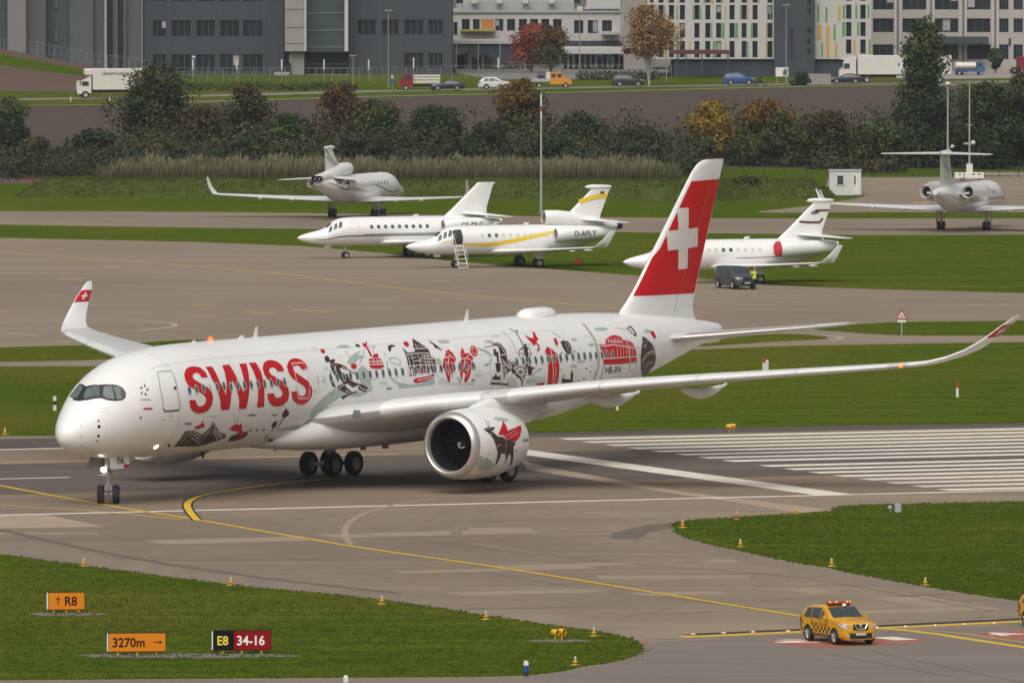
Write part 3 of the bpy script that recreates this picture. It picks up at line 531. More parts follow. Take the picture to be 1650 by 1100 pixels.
chalet_artwork B 0 44.5 98.7 45.4 100.9 45.96 105.3 44.6 104.9
chalet_artwork B 0 45.52 90.1 45.68 95.3 45.73 102.1 45.49 102.6 45.4 94.9
chalet_artwork R 0 41.96 101.6 42.73 101.3 42.77 103.9 42.04 103.9
chalet_artwork K 0.06 44.5 98.3 44.7 94 44.8 97.4
arc_artwork G 0.3 48.62 35.1 48.56 48.9 48.58 62.5 48.52 78 48.4 93.5 48.2 101.8 48.14 108.9
arc_artwork K 0.12 49.05 91.5 48.95 100.2 48.95 110.4
speck_artwork B 0 47.17 91.9 47.17 92.3 47.15 92.6 47.12 92.8 47.08 92.7 47.05 92.5 47.03 92.1 47.02 91.6 47.03 91.2 47.05 90.9 47.08 90.7 47.11 90.8 47.14 91 47.16 91.4
speck_artwork B 0 47.63 96.1 47.62 96.6 47.6 96.9 47.58 97 47.54 97 47.51 96.7 47.48 96.3 47.47 95.8 47.48 95.4 47.5 95.1 47.52 94.9 47.56 95 47.59 95.3 47.61 95.7
speck_artwork B 0 47 102.7 47 103.1 46.98 103.5 46.96 103.6 46.92 103.6 46.89 103.3 46.86 102.9 46.84 102.4 46.84 101.9 46.86 101.6 46.89 101.5 46.92 101.5 46.95 101.8 46.98 102.2
speck_artwork B 0 46.47 104.7 46.47 105.2 46.46 105.5 46.43 105.7 46.4 105.6 46.36 105.4 46.33 105 46.32 104.5 46.31 104 46.33 103.7 46.35 103.5 46.39 103.6 46.42 103.8 46.45 104.3
speck_artwork B 0 46.11 71.2 46.1 71.7 46.07 72 46.04 72.1 46 72.1 45.98 71.9 45.97 71.5 45.97 71 45.99 70.6 46.02 70.3 46.06 70.1 46.09 70.2 46.11 70.4 46.12 70.8
speck_artwork B 0 44.72 71.2 44.7 71.7 44.68 72 44.64 72.1 44.61 72.1 44.59 71.9 44.58 71.5 44.58 71.1 44.6 70.7 44.63 70.3 44.66 70.2 44.69 70.2 44.72 70.4 44.72 70.8
train_artwork R 0 48.87 66.1 49.53 68.4 49.8 61.8 50.53 58 51.08 57.9 51.68 62 51.74 66.7 52.38 68 52.79 74.2 52.95 82.3 53.1 100.8 49.04 90.9 48.9 77.2
train_artwork P 0.07 48.9 68.4 49.58 70.2 50.43 70.1 51.85 75.6 52.91 80.9
train_artwork P 0.07 48.97 84 50.92 87.6 53.08 92.3
train_artwork P 0.07 49.87 64.3 51.56 68.8
train_artwork P 0.045 49.56 78.6 49.56 84
train_artwork P 0.045 49.91 78.9 49.92 84.9
train_artwork P 0.045 50.27 79.2 50.27 85.7
train_artwork P 0.045 50.76 72.9 50.64 86.6
train_artwork P 0.045 51.13 73.2 51.01 87.6
train_artwork P 0.045 51.5 73.6 51.39 88.7
train_artwork P 0.045 51.87 74 51.77 89.8
train_artwork P 0.045 52.25 74.4 52.16 91.1
train_artwork P 0.045 52.63 74.8 52.55 92.4
train_artwork P 0.05 50.13 60.1 50.05 64.1
train_artwork P 0.05 50.49 60.6 50.41 64.7
train_artwork P 0.05 50.86 61.1 50.77 65.4
train_artwork P 0.05 51.23 61.7 51.14 66.1
train_artwork P 0.05 51.6 62.2 51.51 66.8
train_artwork P 0.05 48.99 73 49.17 84.3
train_artwork P 0.05 49.34 71.5 49.44 83.8
medallion_artwork B 0 54.17 65.6 54.53 69.4 55.07 78.9 55.48 90.8 55.7 102.5 55.98 119.4 55.91 132.6 56.38 154.5 55.85 152.2 54.08 116.9 53.59 97.4 53.71 81.9
medallion_artwork P 0.06 53.64 101.7 54.39 93 55.11 90.8 55.58 94.5
medallion_artwork P 0.06 53.82 105.3 54.47 96.2 55.12 93.5 55.6 97.3
medallion_artwork P 0.06 53.83 82.2 54.47 78.6
medallion_artwork P 0.06 54.31 115.2 54.67 111 55.56 113
medallion_artwork P 0.06 54.38 122 55.07 123.6
medallion_artwork P 0.06 54.06 71.9 53.9 77
panel_artwork B 0 52.81 49.9 53.51 46.1 53.63 60.8 53.29 64.8
panel_artwork P 0 52.93 51.2 53.33 49 53.42 59.8 53.26 61.8
panel_artwork B 0 53 52.9 53.24 52.4 53.26 58.6 53.02 58.9
cloud_artwork G 0 55.4 59.3 55.31 60.9 55.17 62 55 62.5 54.84 62.1 54.72 61.2 54.67 59.7 54.69 58.1 54.79 56.5 54.94 55.3 55.11 54.8 55.26 55.1 55.38 56.1 55.42 57.6
panel_artwork R 0 55.4 58.5 55.82 60.1 55.86 71.9 55.53 73 55.33 64.2
panel_artwork G 0.06 51.56 47.6 52.71 50.8
door_outline W 0.08 52.11 67.4 52.11 87.3 52.47 111.3 53.28 115.4 53.28 108.3 53 85 52.78 72.2 52.11 67.4
door_outline L 0.05 37.29 70.5 37.27 82 37.29 96.7 38.43 96.9 38.53 78.3 38.63 57.6
castle_artwork P 0.035 29.46 50.3 29.63 57.3
castle_artwork P 0.035 31.24 39.8 31.76 52.9
castle_artwork P 0.035 30.98 47.4 31.44 50
castle_artwork P 0.035 29.67 62.3 30.36 61.7
castle_artwork P 0.035 30.76 67.8 31.83 69.2
castle_artwork P 0.035 30.58 59.7 30.45 70.9
castle_artwork P 0.035 31.65 65.2 31.62 75.3
castle_artwork P 0.035 31.32 64 31.16 74
castle_artwork P 0.035 29.51 64.8 29.38 72.3
village_artwork P 0.04 38.26 53.8 38.93 54.1
village_artwork P 0.04 38.92 59.8 39.13 67.1
village_artwork P 0.04 38.57 78.3 39.16 79.7
village_artwork P 0.04 38.57 88.1 38.89 83.5
village_artwork P 0.04 38.52 91.3 38.74 89.1
village_artwork P 0.04 39.12 77.2 39.79 78.3
village_artwork P 0.04 39.36 76.6 39.35 83.2
village_artwork P 0.04 39.63 76.5 39.6 80.9
medallion_artwork P 0.035 54.12 99 54.33 100.3
medallion_artwork P 0.035 54.82 77.3 54.9 78.9
medallion_artwork P 0.035 54.12 83.7 54.48 84.8
medallion_artwork P 0.035 55.14 100 55.41 99.8
medallion_artwork P 0.035 55.48 125.3 55.9 130.3
medallion_artwork P 0.035 54.9 77.4 55.18 78.6
medallion_artwork P 0.035 54.33 74.1 54.64 74.8
medallion_artwork P 0.035 55.72 128.1 56.39 137.3
medallion_artwork P 0.035 54.75 116 55.11 120.4
medallion_artwork P 0.035 55.21 80.1 55.35 79.4
medallion_artwork P 0.035 55.35 98.8 55.62 99.2
medallion_artwork P 0.035 54.52 92.7 54.72 93.8
medallion_artwork P 0.035 55.5 128 56.15 136.9
medallion_artwork P 0.035 57.01 152.6 57.29 153.5
medallion_artwork P 0.035 57.02 151.8 57.31 153
medallion_artwork P 0.035 54.88 85.1 55.2 86.4
train_artwork P 0.03 49.7 66.2 49.64 70.2
train_artwork P 0.03 50.04 65.4 49.96 70.2
train_artwork P 0.03 50.39 64.5 50.28 70.1
train_artwork P 0.03 50.74 63.7 50.61 70
train_artwork P 0.03 51.1 62.9 50.93 70
train_artwork P 0.03 51.36 64.9 51.23 71.3
train_artwork P 0.03 51.62 66.9 51.53 72.7
train_artwork P 0.03 51.89 69 51.83 74.1
train_artwork P 0.03 52.17 71.2 52.14 75.6
train_artwork P 0.03 52.46 73.4 52.46 77.2
tower_artwork B 0.03 43.55 77.6 44.14 79
tower_artwork B 0.03 43.14 87.5 44.11 87.6
tower_artwork B 0.03 43.98 75.1 44.13 83.5
horse_artwork P 0.04 33.48 58.1 33.56 61.8 33.79 63.8
horse_artwork P 0.04 32.86 69.8 33.23 70.2
horse_artwork P 0.04 33.06 78.3 33.34 80.2
horse_artwork P 0.04 34.82 60.4 34.91 64
horse_artwork P 0.04 34.59 73.1 35.07 75.3
horse_artwork P 0.04 35.06 80.2 34.78 88
horse_artwork P 0.04 32.81 75.6 32.95 81.4
speck_artwork K 0 20.38 85.4 20.37 85.7 20.34 85.8 20.31 85.9 20.28 85.9 20.24 85.7 20.22 85.5 20.22 85.3 20.22 85.1 20.25 84.9 20.28 84.8 20.32 84.9 20.35 85 20.37 85.2
speck_artwork K 0 20.8 79.6 20.79 79.8 20.77 80 20.73 80 20.7 80 20.66 79.9 20.64 79.7 20.64 79.4 20.65 79.2 20.68 79 20.71 79 20.75 79 20.78 79.1 20.8 79.3
speck_artwork K 0 20.08 88.7 20.07 88.9 20.05 89.1 20.02 89.2 19.98 89.1 19.95 89 19.92 88.8 19.92 88.6 19.93 88.3 19.95 88.2 19.98 88.1 20.02 88.1 20.05 88.3 20.07 88.5
speck_artwork K 0 27.57 55.5 27.55 55.8 27.52 56 27.48 56.1 27.45 56 27.42 55.9 27.41 55.6 27.41 55.4 27.43 55.1 27.46 54.9 27.5 54.8 27.53 54.9 27.56 55 27.57 55.3
speck_artwork K 0 25.87 81.7 25.86 81.9 25.83 82.1 25.8 82.2 25.76 82.1 25.73 82 25.71 81.8 25.7 81.5 25.71 81.3 25.74 81.2 25.77 81.1 25.81 81.1 25.84 81.2 25.86 81.5
speck_artwork K 0 32.23 79.1 32.22 79.3 32.19 79.5 32.16 79.6 32.13 79.5 32.1 79.4 32.08 79.2 32.08 79 32.09 78.8 32.11 78.7 32.14 78.6 32.18 78.6 32.21 78.7 32.22 78.9
speck_artwork K 0 32.03 83.8 32.02 84 31.99 84.2 31.96 84.2 31.93 84.2 31.9 84.1 31.88 83.9 31.88 83.7 31.89 83.5 31.91 83.3 31.94 83.3 31.97 83.3 32 83.4 32.02 83.6
speck_artwork K 0 36.84 65.1 36.82 65.3 36.8 65.4 36.77 65.5 36.73 65.5 36.71 65.4 36.69 65.2 36.69 64.9 36.71 64.7 36.73 64.6 36.77 64.5 36.8 64.5 36.82 64.6 36.84 64.8
speck_artwork K 0 36.24 82.9 36.23 83.1 36.21 83.3 36.18 83.3 36.14 83.3 36.11 83.2 36.1 83 36.09 82.8 36.1 82.6 36.12 82.4 36.15 82.3 36.19 82.4 36.21 82.5 36.23 82.7
speck_artwork K 0 42.32 67.6 42.31 67.8 42.28 68 42.25 68 42.22 68 42.19 67.9 42.17 67.7 42.17 67.4 42.19 67.2 42.21 67.1 42.24 67 42.28 67 42.3 67.2 42.32 67.4
speck_artwork K 0 42.46 86.1 42.45 86.3 42.43 86.4 42.4 86.5 42.36 86.4 42.33 86.3 42.31 86.1 42.31 85.9 42.31 85.7 42.34 85.6 42.37 85.5 42.4 85.5 42.43 85.6 42.45 85.8
speck_artwork K 0 45.1 78 45.09 78.2 45.06 78.3 45.03 78.4 45 78.4 44.97 78.2 44.95 78 44.95 77.8 44.96 77.6 44.98 77.5 45.01 77.4 45.05 77.5 45.08 77.6 45.1 77.8
speck_artwork K 0 46.85 68.3 46.84 68.5 46.81 68.6 46.78 68.7 46.74 68.6 46.71 68.5 46.7 68.3 46.7 68 46.71 67.8 46.74 67.7 46.77 67.6 46.81 67.7 46.83 67.8 46.85 68
speck_artwork K 0 47.95 54.5 47.93 54.8 47.9 54.9 47.86 55 47.83 54.9 47.8 54.8 47.79 54.6 47.79 54.3 47.81 54.1 47.84 53.9 47.88 53.8 47.91 53.9 47.94 54 47.95 54.3
speck_artwork K 0 39.52 72.6 39.5 72.8 39.48 73 39.45 73 39.41 73 39.39 72.9 39.37 72.7 39.37 72.5 39.38 72.2 39.4 72.1 39.44 72 39.47 72.1 39.5 72.2 39.51 72.4
speck_artwork K 0 47.76 90.7 47.75 90.9 47.72 91.1 47.68 91.1 47.64 91 47.6 90.8 47.57 90.5 47.56 90.3 47.57 90 47.6 89.9 47.64 89.8 47.68 89.9 47.72 90.1 47.75 90.4
speck_artwork K 0 50.08 104.2 50.08 104.5 50.05 104.7 50.01 104.7 49.96 104.5 49.91 104.2 49.88 103.9 49.86 103.5 49.86 103.2 49.89 103.1 49.93 103.1 49.98 103.2 50.03 103.5 50.07 103.9
speck_artwork K 0 53.55 92 53.54 92.3 53.51 92.4 53.46 92.4 53.41 92.2 53.36 91.9 53.33 91.5 53.31 91.1 53.33 90.8 53.36 90.7 53.41 90.7 53.46 90.9 53.51 91.2 53.54 91.6
speck_artwork K 0 53.37 80.9 53.35 81.2 53.32 81.4 53.27 81.4 53.22 81.2 53.18 81 53.15 80.6 53.14 80.3 53.16 80 53.19 79.8 53.24 79.8 53.29 79.9 53.33 80.2 53.36 80.5
ground_artwork G 0.1 41.46 92.4 41.91 88 42.38 86
ground_artwork G 0.1 37.58 70.8 37.15 77
ground_artwork G 0.1 46.16 82.8 46.89 83
ground_artwork G 0.1 40.89 98.5 41.88 98.6
slope_artwork G 0 21.47 92.7 22.2 88.1 22.96 95.1 23.77 93.1 24.76 95 25.24 91 25.42 85.8 25.5 93 24.46 98.3 22.65 97.5
slope_artwork L 0 40.86 96 41.46 93.3 42.7 95.2 42.99 101.3 41.99 101.2 40.92 101
slope_artwork L 0 31.93 90.9 32.39 85.8 33.13 92.1 34.18 93.9 35.54 94.4 35.63 96.9 32.08 93.5
meadow_artwork G 0 0.65 130 0.33 110.7 0.55 105.2 0.78 110.5 1.09 108.9 1.58 116.4 2.25 127.9 1.91 137.3 0.83 132
goat_artwork B 0 0.88 61.3 1.47 58.5 1.58 59.7 2.02 60.6 1.79 64.5 1.54 65.7 2.01 76.5 2.47 78 2.73 82.4 3.43 86.6 3.75 89.5 3.64 93.4 3.49 94.7 3.71 112 4.06 131.3 3.84 130.1 3.43 111.2 3.12 105.4 3.12 114 3.1 128.2 2.95 113.6 2.76 105.5 2.3 103.9 2.3 110.5 2.24 125.9 2.1 122.7 1.96 103.3 1.75 91.8 1.53 78.8 1.22 68.4
goat_artwork B 0.06 1.43 57.5 1.54 43.8
goat_artwork B 0.06 1.53 57.7 1.72 48.6
goat_artwork R 0 2.05 73.3 2.46 64.1 3.1 50.2 3.13 61.4 3.06 69.1 2.56 75
goat_artwork R 0 2.64 72.6 3.24 67.6 3.95 64.7 4.87 58.3 4.75 67.2 4.28 79.5 3.75 87.1 2.92 83.4 2.57 77.4
goat_artwork P 0.04 2.63 76.7 2.71 85.5 2.7 104.9
goat_artwork P 0.04 1.51 67.3 1.34 75.2
goat_artwork P 0.04 0.96 61.6 1.61 62
goat_artwork P 0.04 1.75 91.8 2.22 89.4
goat_artwork P 0.03 2.67 77.5 3.25 72.6 3.84 69.9
goat_artwork P 0.03 2.93 81.9 3.51 77 4.26 72.6
goat_artwork P 0.03 3.24 73.4 3.28 78.4
goat_artwork P 0.03 3.85 69 3.86 79.1
cloud_decal G 0 3.76 49.1 3.62 50.4 3.36 50.9 3.04 50.5 2.73 49.2 2.5 47.2 2.37 45 2.37 43.1 2.51 41.9 2.74 41.5 3.04 42.1 3.35 43.3 3.61 45.2 3.75 47.2
cloud_decal K 0 5.53 87.9 5.57 89.1 5.42 89.6 5.2 89.6 4.97 89.2 4.77 88.3 4.65 87.3 4.6 86.3 4.65 85.4 4.79 84.8 4.98 84.6 5.22 84.9 5.43 85.7 5.52 86.8
cloud_decal K 0 4.05 102.6 4.04 103.2 4 103.5 3.93 103.6 3.86 103.4 3.79 103 3.74 102.4 3.72 101.7 3.73 101.2 3.77 100.8 3.83 100.7 3.9 100.9 3.97 101.3 4.03 101.9
windscreen_surround D 0 2.68 -38.1 2.99 -33.4 3.43 -28.4 2.96 -7.6 3.16 14.3 3.41 25.8 3.68 35.4 3.79 43.6 3.77 51.8 3.62 57.3 3.37 58.6 3.03 53.7 2.73 44.9 2.58 34.8 2.12 16.7 1.95 0.6 2.04 -15.1
cockpit_window C 0 2.61 -33.3 3.26 -24.8 2.91 -12 2.18 -9 2.22 -21
cockpit_window C 0 2.23 2.5 2.81 -3 3.1 15.2 2.6 28.6 2.15 12
cockpit_window C 0 2.72 33.6 3.16 20.9 3.42 30.1 3.05 50.4 2.79 42.7
cockpit_window C 0 3.41 32.5 3.64 36.4 3.75 45 3.69 53.1 3.4 57.2 3.15 53.3
star_emblem D 0 5.08 52.5 5.09 56.5 4.95 57.6
star_emblem D 0 5.22 60.2 5.05 62.9 4.99 60.7
star_emblem D 0 4.91 67.9 4.77 65.8 4.86 63.2
star_emblem D 0 4.54 65.1 4.62 61 4.74 61.6
star_emblem D 0 4.65 55.3 4.83 55.2 4.8 58.2
small_print K 0.06 4.4 69.6 5.1 74.5
small_print R 0.1 4.47 82.2 5.11 85.4
door_outline K 0.05 6.35 46.6 6.57 45.9 7.45 49.9 7.38 58.8 7.21 75.9 7.3 90.3 7.24 94.3 6.04 92.5 5.91 88 5.96 65.9 6.35 46.6
door_outline D 0.08 5.95 89 6.07 92.4 7.18 94.2 7.26 91.9
door_handle D 0 7.22 70 7.2 70.6 7.15 71.1 7.1 71.3 7.05 71.1 7.02 70.7 7 70 7 69.2 7.03 68.6 7.07 68.1 7.12 67.9 7.17 68.1 7.21 68.6 7.23 69.2
door_outline L 0.04 6.23 39.2 7.63 40.4
sensor D 0 1.9 71.6 1.88 72.8 1.84 72.8 1.81 71.4 1.8 69.5 1.83 68.2 1.87 68.4 1.9 69.7
sensor D 0 1.9 84.2 1.87 86.4 1.81 86.7 1.75 84.7 1.74 81.6 1.77 79.4 1.83 79.3 1.89 81.3
sensor D 0 1.9 104.9 1.89 107 1.84 107.7 1.78 106.3 1.75 103.7 1.76 101.5 1.81 100.9 1.86 102.4
sensor D 0 1.87 116.5 1.87 118.1 1.84 118.7 1.8 117.9 1.77 116.1 1.77 114.4 1.8 113.9 1.84 114.7
sensor D 0 0.95 99 0.95 100.6 0.93 101.1 0.91 100.2 0.9 98.4 0.91 96.8 0.92 96.4 0.94 97.3
sensor D 0 1.03 61.5 1.02 62.3 1 62.1 0.99 61.1 0.99 59.9 1.01 59.1 1.02 59.3 1.03 60.2
sensor D 0 4.33 92.6 4.32 93.5 4.26 93.6 4.21 92.9 4.19 91.7 4.21 90.9 4.26 90.8 4.31 91.5
sensor D 0 6.02 102.1 6.01 102.6 5.98 102.7 5.94 102.4 5.92 101.8 5.93 101.3 5.96 101.2 6 101.5
sensor D 0 7.33 104.1 7.32 104.6 7.29 104.7 7.24 104.4 7.22 103.9 7.23 103.4 7.26 103.3 7.3 103.6
sensor D 0 6.67 99 6.66 99.6 6.62 99.8 6.57 99.4 6.54 98.7 6.56 98.1 6.6 98 6.65 98.4
sensor D 0 7.83 139.8 7.9 141.9 7.84 142.6 7.68 141.5 7.53 139.3 7.48 137.4 7.54 136.7 7.68 137.7
radome_seam D 0.03 1.04 130.8 1.41 139.5 1.95 148.9 2.78 154.2
small_print L 0.03 2.23 49 2.59 57.9 2.51 63.5 2.14 55 2.23 49"""
# ---------------------------------------------------------------- shared aircraft builders (x aft of the nose, y to port, z up)
M_AIRW = mat('aircraft_white', (.83, .825, .81), .28, var=.03, scale=.5, coat=.25, obj=True)
M_AIRG = mat('aircraft_grey', (.56, .555, .545), .4, var=.06, scale=.6, obj=True)
M_SLAT = mat('slat_paint', (.74, .735, .72), .3, var=.04, scale=.6, obj=True)
M_LIP = mat('bare_metal', (.66, .62, .57), .34, .75, var=.05, scale=3, obj=True)
M_TYRE = mat('tyre_rubber', (.018, .018, .019), .75, var=.25, scale=4, obj=True)
M_RIM = mat('wheel_rim', (.42, .42, .41), .45, .5, var=.1, scale=6, obj=True)
M_STRUT = mat('gear_metal', (.48, .48, .47), .4, .4, var=.15, scale=5, obj=True)
M_BLACK = mat('black_part', (.014, .014, .015), .5)
M_DUCT = mat('engine_duct', (.022, .023, .026), .45, .2)
M_FAN = mat('fan_blade', (.022, .023, .026), .4, .5)
M_RED = mat('red_paint', (.56, .006, .010), .4, var=.05, scale=1, coat=.1, obj=True, spec=.35)
M_GLASS = mat('cockpit_glass', (.115, .14, .14), .08, var=.45, scale=1.0, obj=True, spec=.8)
M_CABIN = mat('cabin_window', (.085, .11, .115), .12, var=.3, scale=2, spec=.7)
DM = {'R': M_RED, 'W': mat('door_line_white', (.8, .68, .62), .4), 'P': mat('paper_line', (.72, .66, .62), .4), 'B': mat('brown_print', (.062, .028, .030), .5, var=.15, scale=3, obj=True),
      'G': mat('sage_print', (.40, .48, .42), .5, var=.06, scale=1, obj=True), 'K': mat('dark_sage_print', (.23, .27, .25), .5), 'L': mat('pale_sage_print', (.60, .62, .58), .5), 'D': mat('black_print', (.02, .02, .022), .45), 'C': M_GLASS}
def airfoil(n=14):
    """(chord fraction, half thickness of a unit-thickness section, side) from the trailing edge over the top to the leading edge and back"""
    o = []
    for i in range(2*n):
        a = pi*i/n; x = .5*(1+cos(a)); t = 5*(.2969*sqrt(max(x, 0))-.126*x-.3516*x*x+.2843*x**3-.1036*x**4)
        o.append((x, t if i <= n else -t))
    return o
AF = airfoil()
def wing_ring(st, side=1, af=AF):
    y, xl, ch, zl, inc, tc, phi = st; C, S = cos(radians(inc)), sin(radians(inc)); P, Q = cos(radians(phi)), sin(radians(phi))
    r = []
    for x, t in af:
        dx, dz = x*ch, t*tc*ch; ax, az = dx*C+dz*S, -dx*S+dz*C
        r.append((xl+ax, side*(y-az*Q), zl+az*P))
    return r
def wing_loft(mb, sts, side=1): return mb.loft([wing_ring(s, side) for s in sts])
def lerp_st(sts, y):
    for a, b in zip(sts, sts[1:]):
        if a[0] <= y <= b[0]:
            k = (y-a[0])/(b[0]-a[0]); return tuple(p+(q-p)*k for p, q in zip(a, b))
    return sts[-1]
def wheel(mb_t, mb_r, c, ax, r, w):
    c = Vector(c); ax = Vector(ax).normalized()
    mb_t.lathe([(-w*.32, r*.5), (-w*.5, r*.62), (-w*.5, r*.86), (-w*.36, r*.97), (0, r), (w*.36, r*.97), (w*.5, r*.86), (w*.5, r*.62), (w*.32, r*.5)], c, ax, 24)
    mb_r.lathe([(-w*.1, .01), (-w*.15, r*.2), (-w*.28, r*.3), (-w*.28, r*.42), (-w*.45, r*.56), (-w*.3, r*.58), (w*.3, r*.58), (w*.45, r*.56), (w*.28, r*.42), (w*.28, r*.3), (w*.15, r*.2), (w*.1, .01)], c, ax, 18)
def add_wheel(c, ax, r, w, parent, xf):
    a, b = MB(), MB(); wheel(a, b, c, ax, r, w)
    t = a.build('wheel', M_TYRE, parent, xf=xf); b.build('rim', M_RIM, t if parent.parent is None else parent, xf=xf)
# ---------------------------------------------------------------- the airliner
YAW = radians(55.82)
A0 = thing('airliner', 'large white twin-engine airliner with red lettering and a red tail bearing a white cross', 'airplane', (-24.60, 610.05, 0), YAW)
def ax_(p): p = shear(p); return (p[0], -p[1], p[2])         # body frame -> local frame of the empty
def ag_(p): return (p[0], -p[1], p[2])                       # gear: stands flat on the ground
xs = [.36+.03*1.22**i for i in range(25)]; xs = [.362]+[x for x in xs if x < 4.5]+[4.6+.6*i for i in range(101) if 4.6+.6*i < 65.2]+[65.3]
mb = MB(); mb.loft([[fus_pt(x, 360*k/72) for k in range(72)] for x in xs])
fuselage = mb.build('fuselage', M_AIRW, A0, xf=ax_, ang=60)
mb = MB(); mb.lathe([(0, .25), (.35, .22), (.35, .1)], (65.2, 0, 6.79), (1, 0, .1), 20, True, True); mb.build('exhaust_cone', M_LIP, A0, xf=ax_)
# wing-body fairing
fxs = [17.6, 18.6, 20, 22, 25, 29, 33, 36.5, 39.5, 42, 44]; fw_ = [.9, 1.9, 2.75, 3.2, 3.38, 3.42, 3.38, 3.22, 2.8, 2.0, .9]; fb_ = [2.55, 2.36, 2.2, 2.05, 1.95, 1.93, 1.97, 2.05, 2.2, 2.38, 2.6]; fh_ = [.25, .6, .95, 1.25, 1.4, 1.45, 1.4, 1.25, 1.0, .6, .25]
FWp, FBp, FHp = pchip(fxs, fw_), pchip(fxs, fb_), pchip(fxs, fh_)
mb = MB(); rings = []
for i in range(54):
    x = 17.6+26.4*i/53; w, b, h = FWp(x), FBp(x), FHp(x); zc = b+h; r = []
    for k in range(40):
        a = 2*pi*k/40; c_, s_ = cos(a), sin(a)
        r.append((x, w*abs(c_)**.75*(1 if c_ > 0 else -1), zc+(h if s_ < 0 else h*.95)*abs(s_)**.8*(1 if s_ > 0 else -1)))
    rings.append(r)
mb.loft(rings); fairing = mb.build('belly_fairing', M_AIRW, A0, xf=ax_, ang=60)
MB().lathe([(0, .0), (.03, .16)], (25, 0, 1.93), (0, 0, 1), 8).build('belly_light', M_RED, fairing, xf=ax_)
MB().box((30.2, .6, 1.84), (.6, .04, .26)).build('drain_mast', M_RED, fairing, xf=ax_); MB().box((27.6, .9, 1.86), (.5, .04, .16)).build('drain_mast', M_RED, fairing, xf=ax_)
# wings
WST = [(1.6, 19.6, 14.2, 3.92, 4, .125, 3), (3.3, 20.8, 13.2, 4.05, 3.5, .125, 5), (5.5, 22.35, 11.9, 4.42, 3, .12, 7), (8, 24.1, 10.6, 4.8, 2.3, .115, 7), (10.9, 26.1, 9.2, 5.15, 1.6, .11, 7), (15, 28.97, 7.6, 5.68, .8, .105, 7), (20, 32.47, 5.8, 6.13, 0, .1, 6), (25, 36.2, 4.2, 6.53, -.4, .1, 5), (28, 38.7, 3.3, 6.76, -1, .1, 6), (29.2, 39.85, 2.95, 6.88, -1, .1, 10)]
LST = [WST[-1], (29.85, 40.7, 2.6, 6.98, -1, .1, 20), (30.5, 41.75, 2.25, 7.24, -1, .1, 34), (31.05, 42.85, 1.95, 7.62, -1, .1, 50), (31.45, 43.85, 1.68, 8.08, -1, .1, 60), (31.6, 44.28, 1.55, 8.30, -1, .1, 64), (31.85, 45.12, 1.27, 8.76, -1, .1, 70), (31.95, 45.5, 1.1, 8.96, -1, .1, 72), (32.15, 46.2, .72, 9.3, -1, .1, 76), (32.23, 46.58, .4, 9.46, -1, .08, 78)]
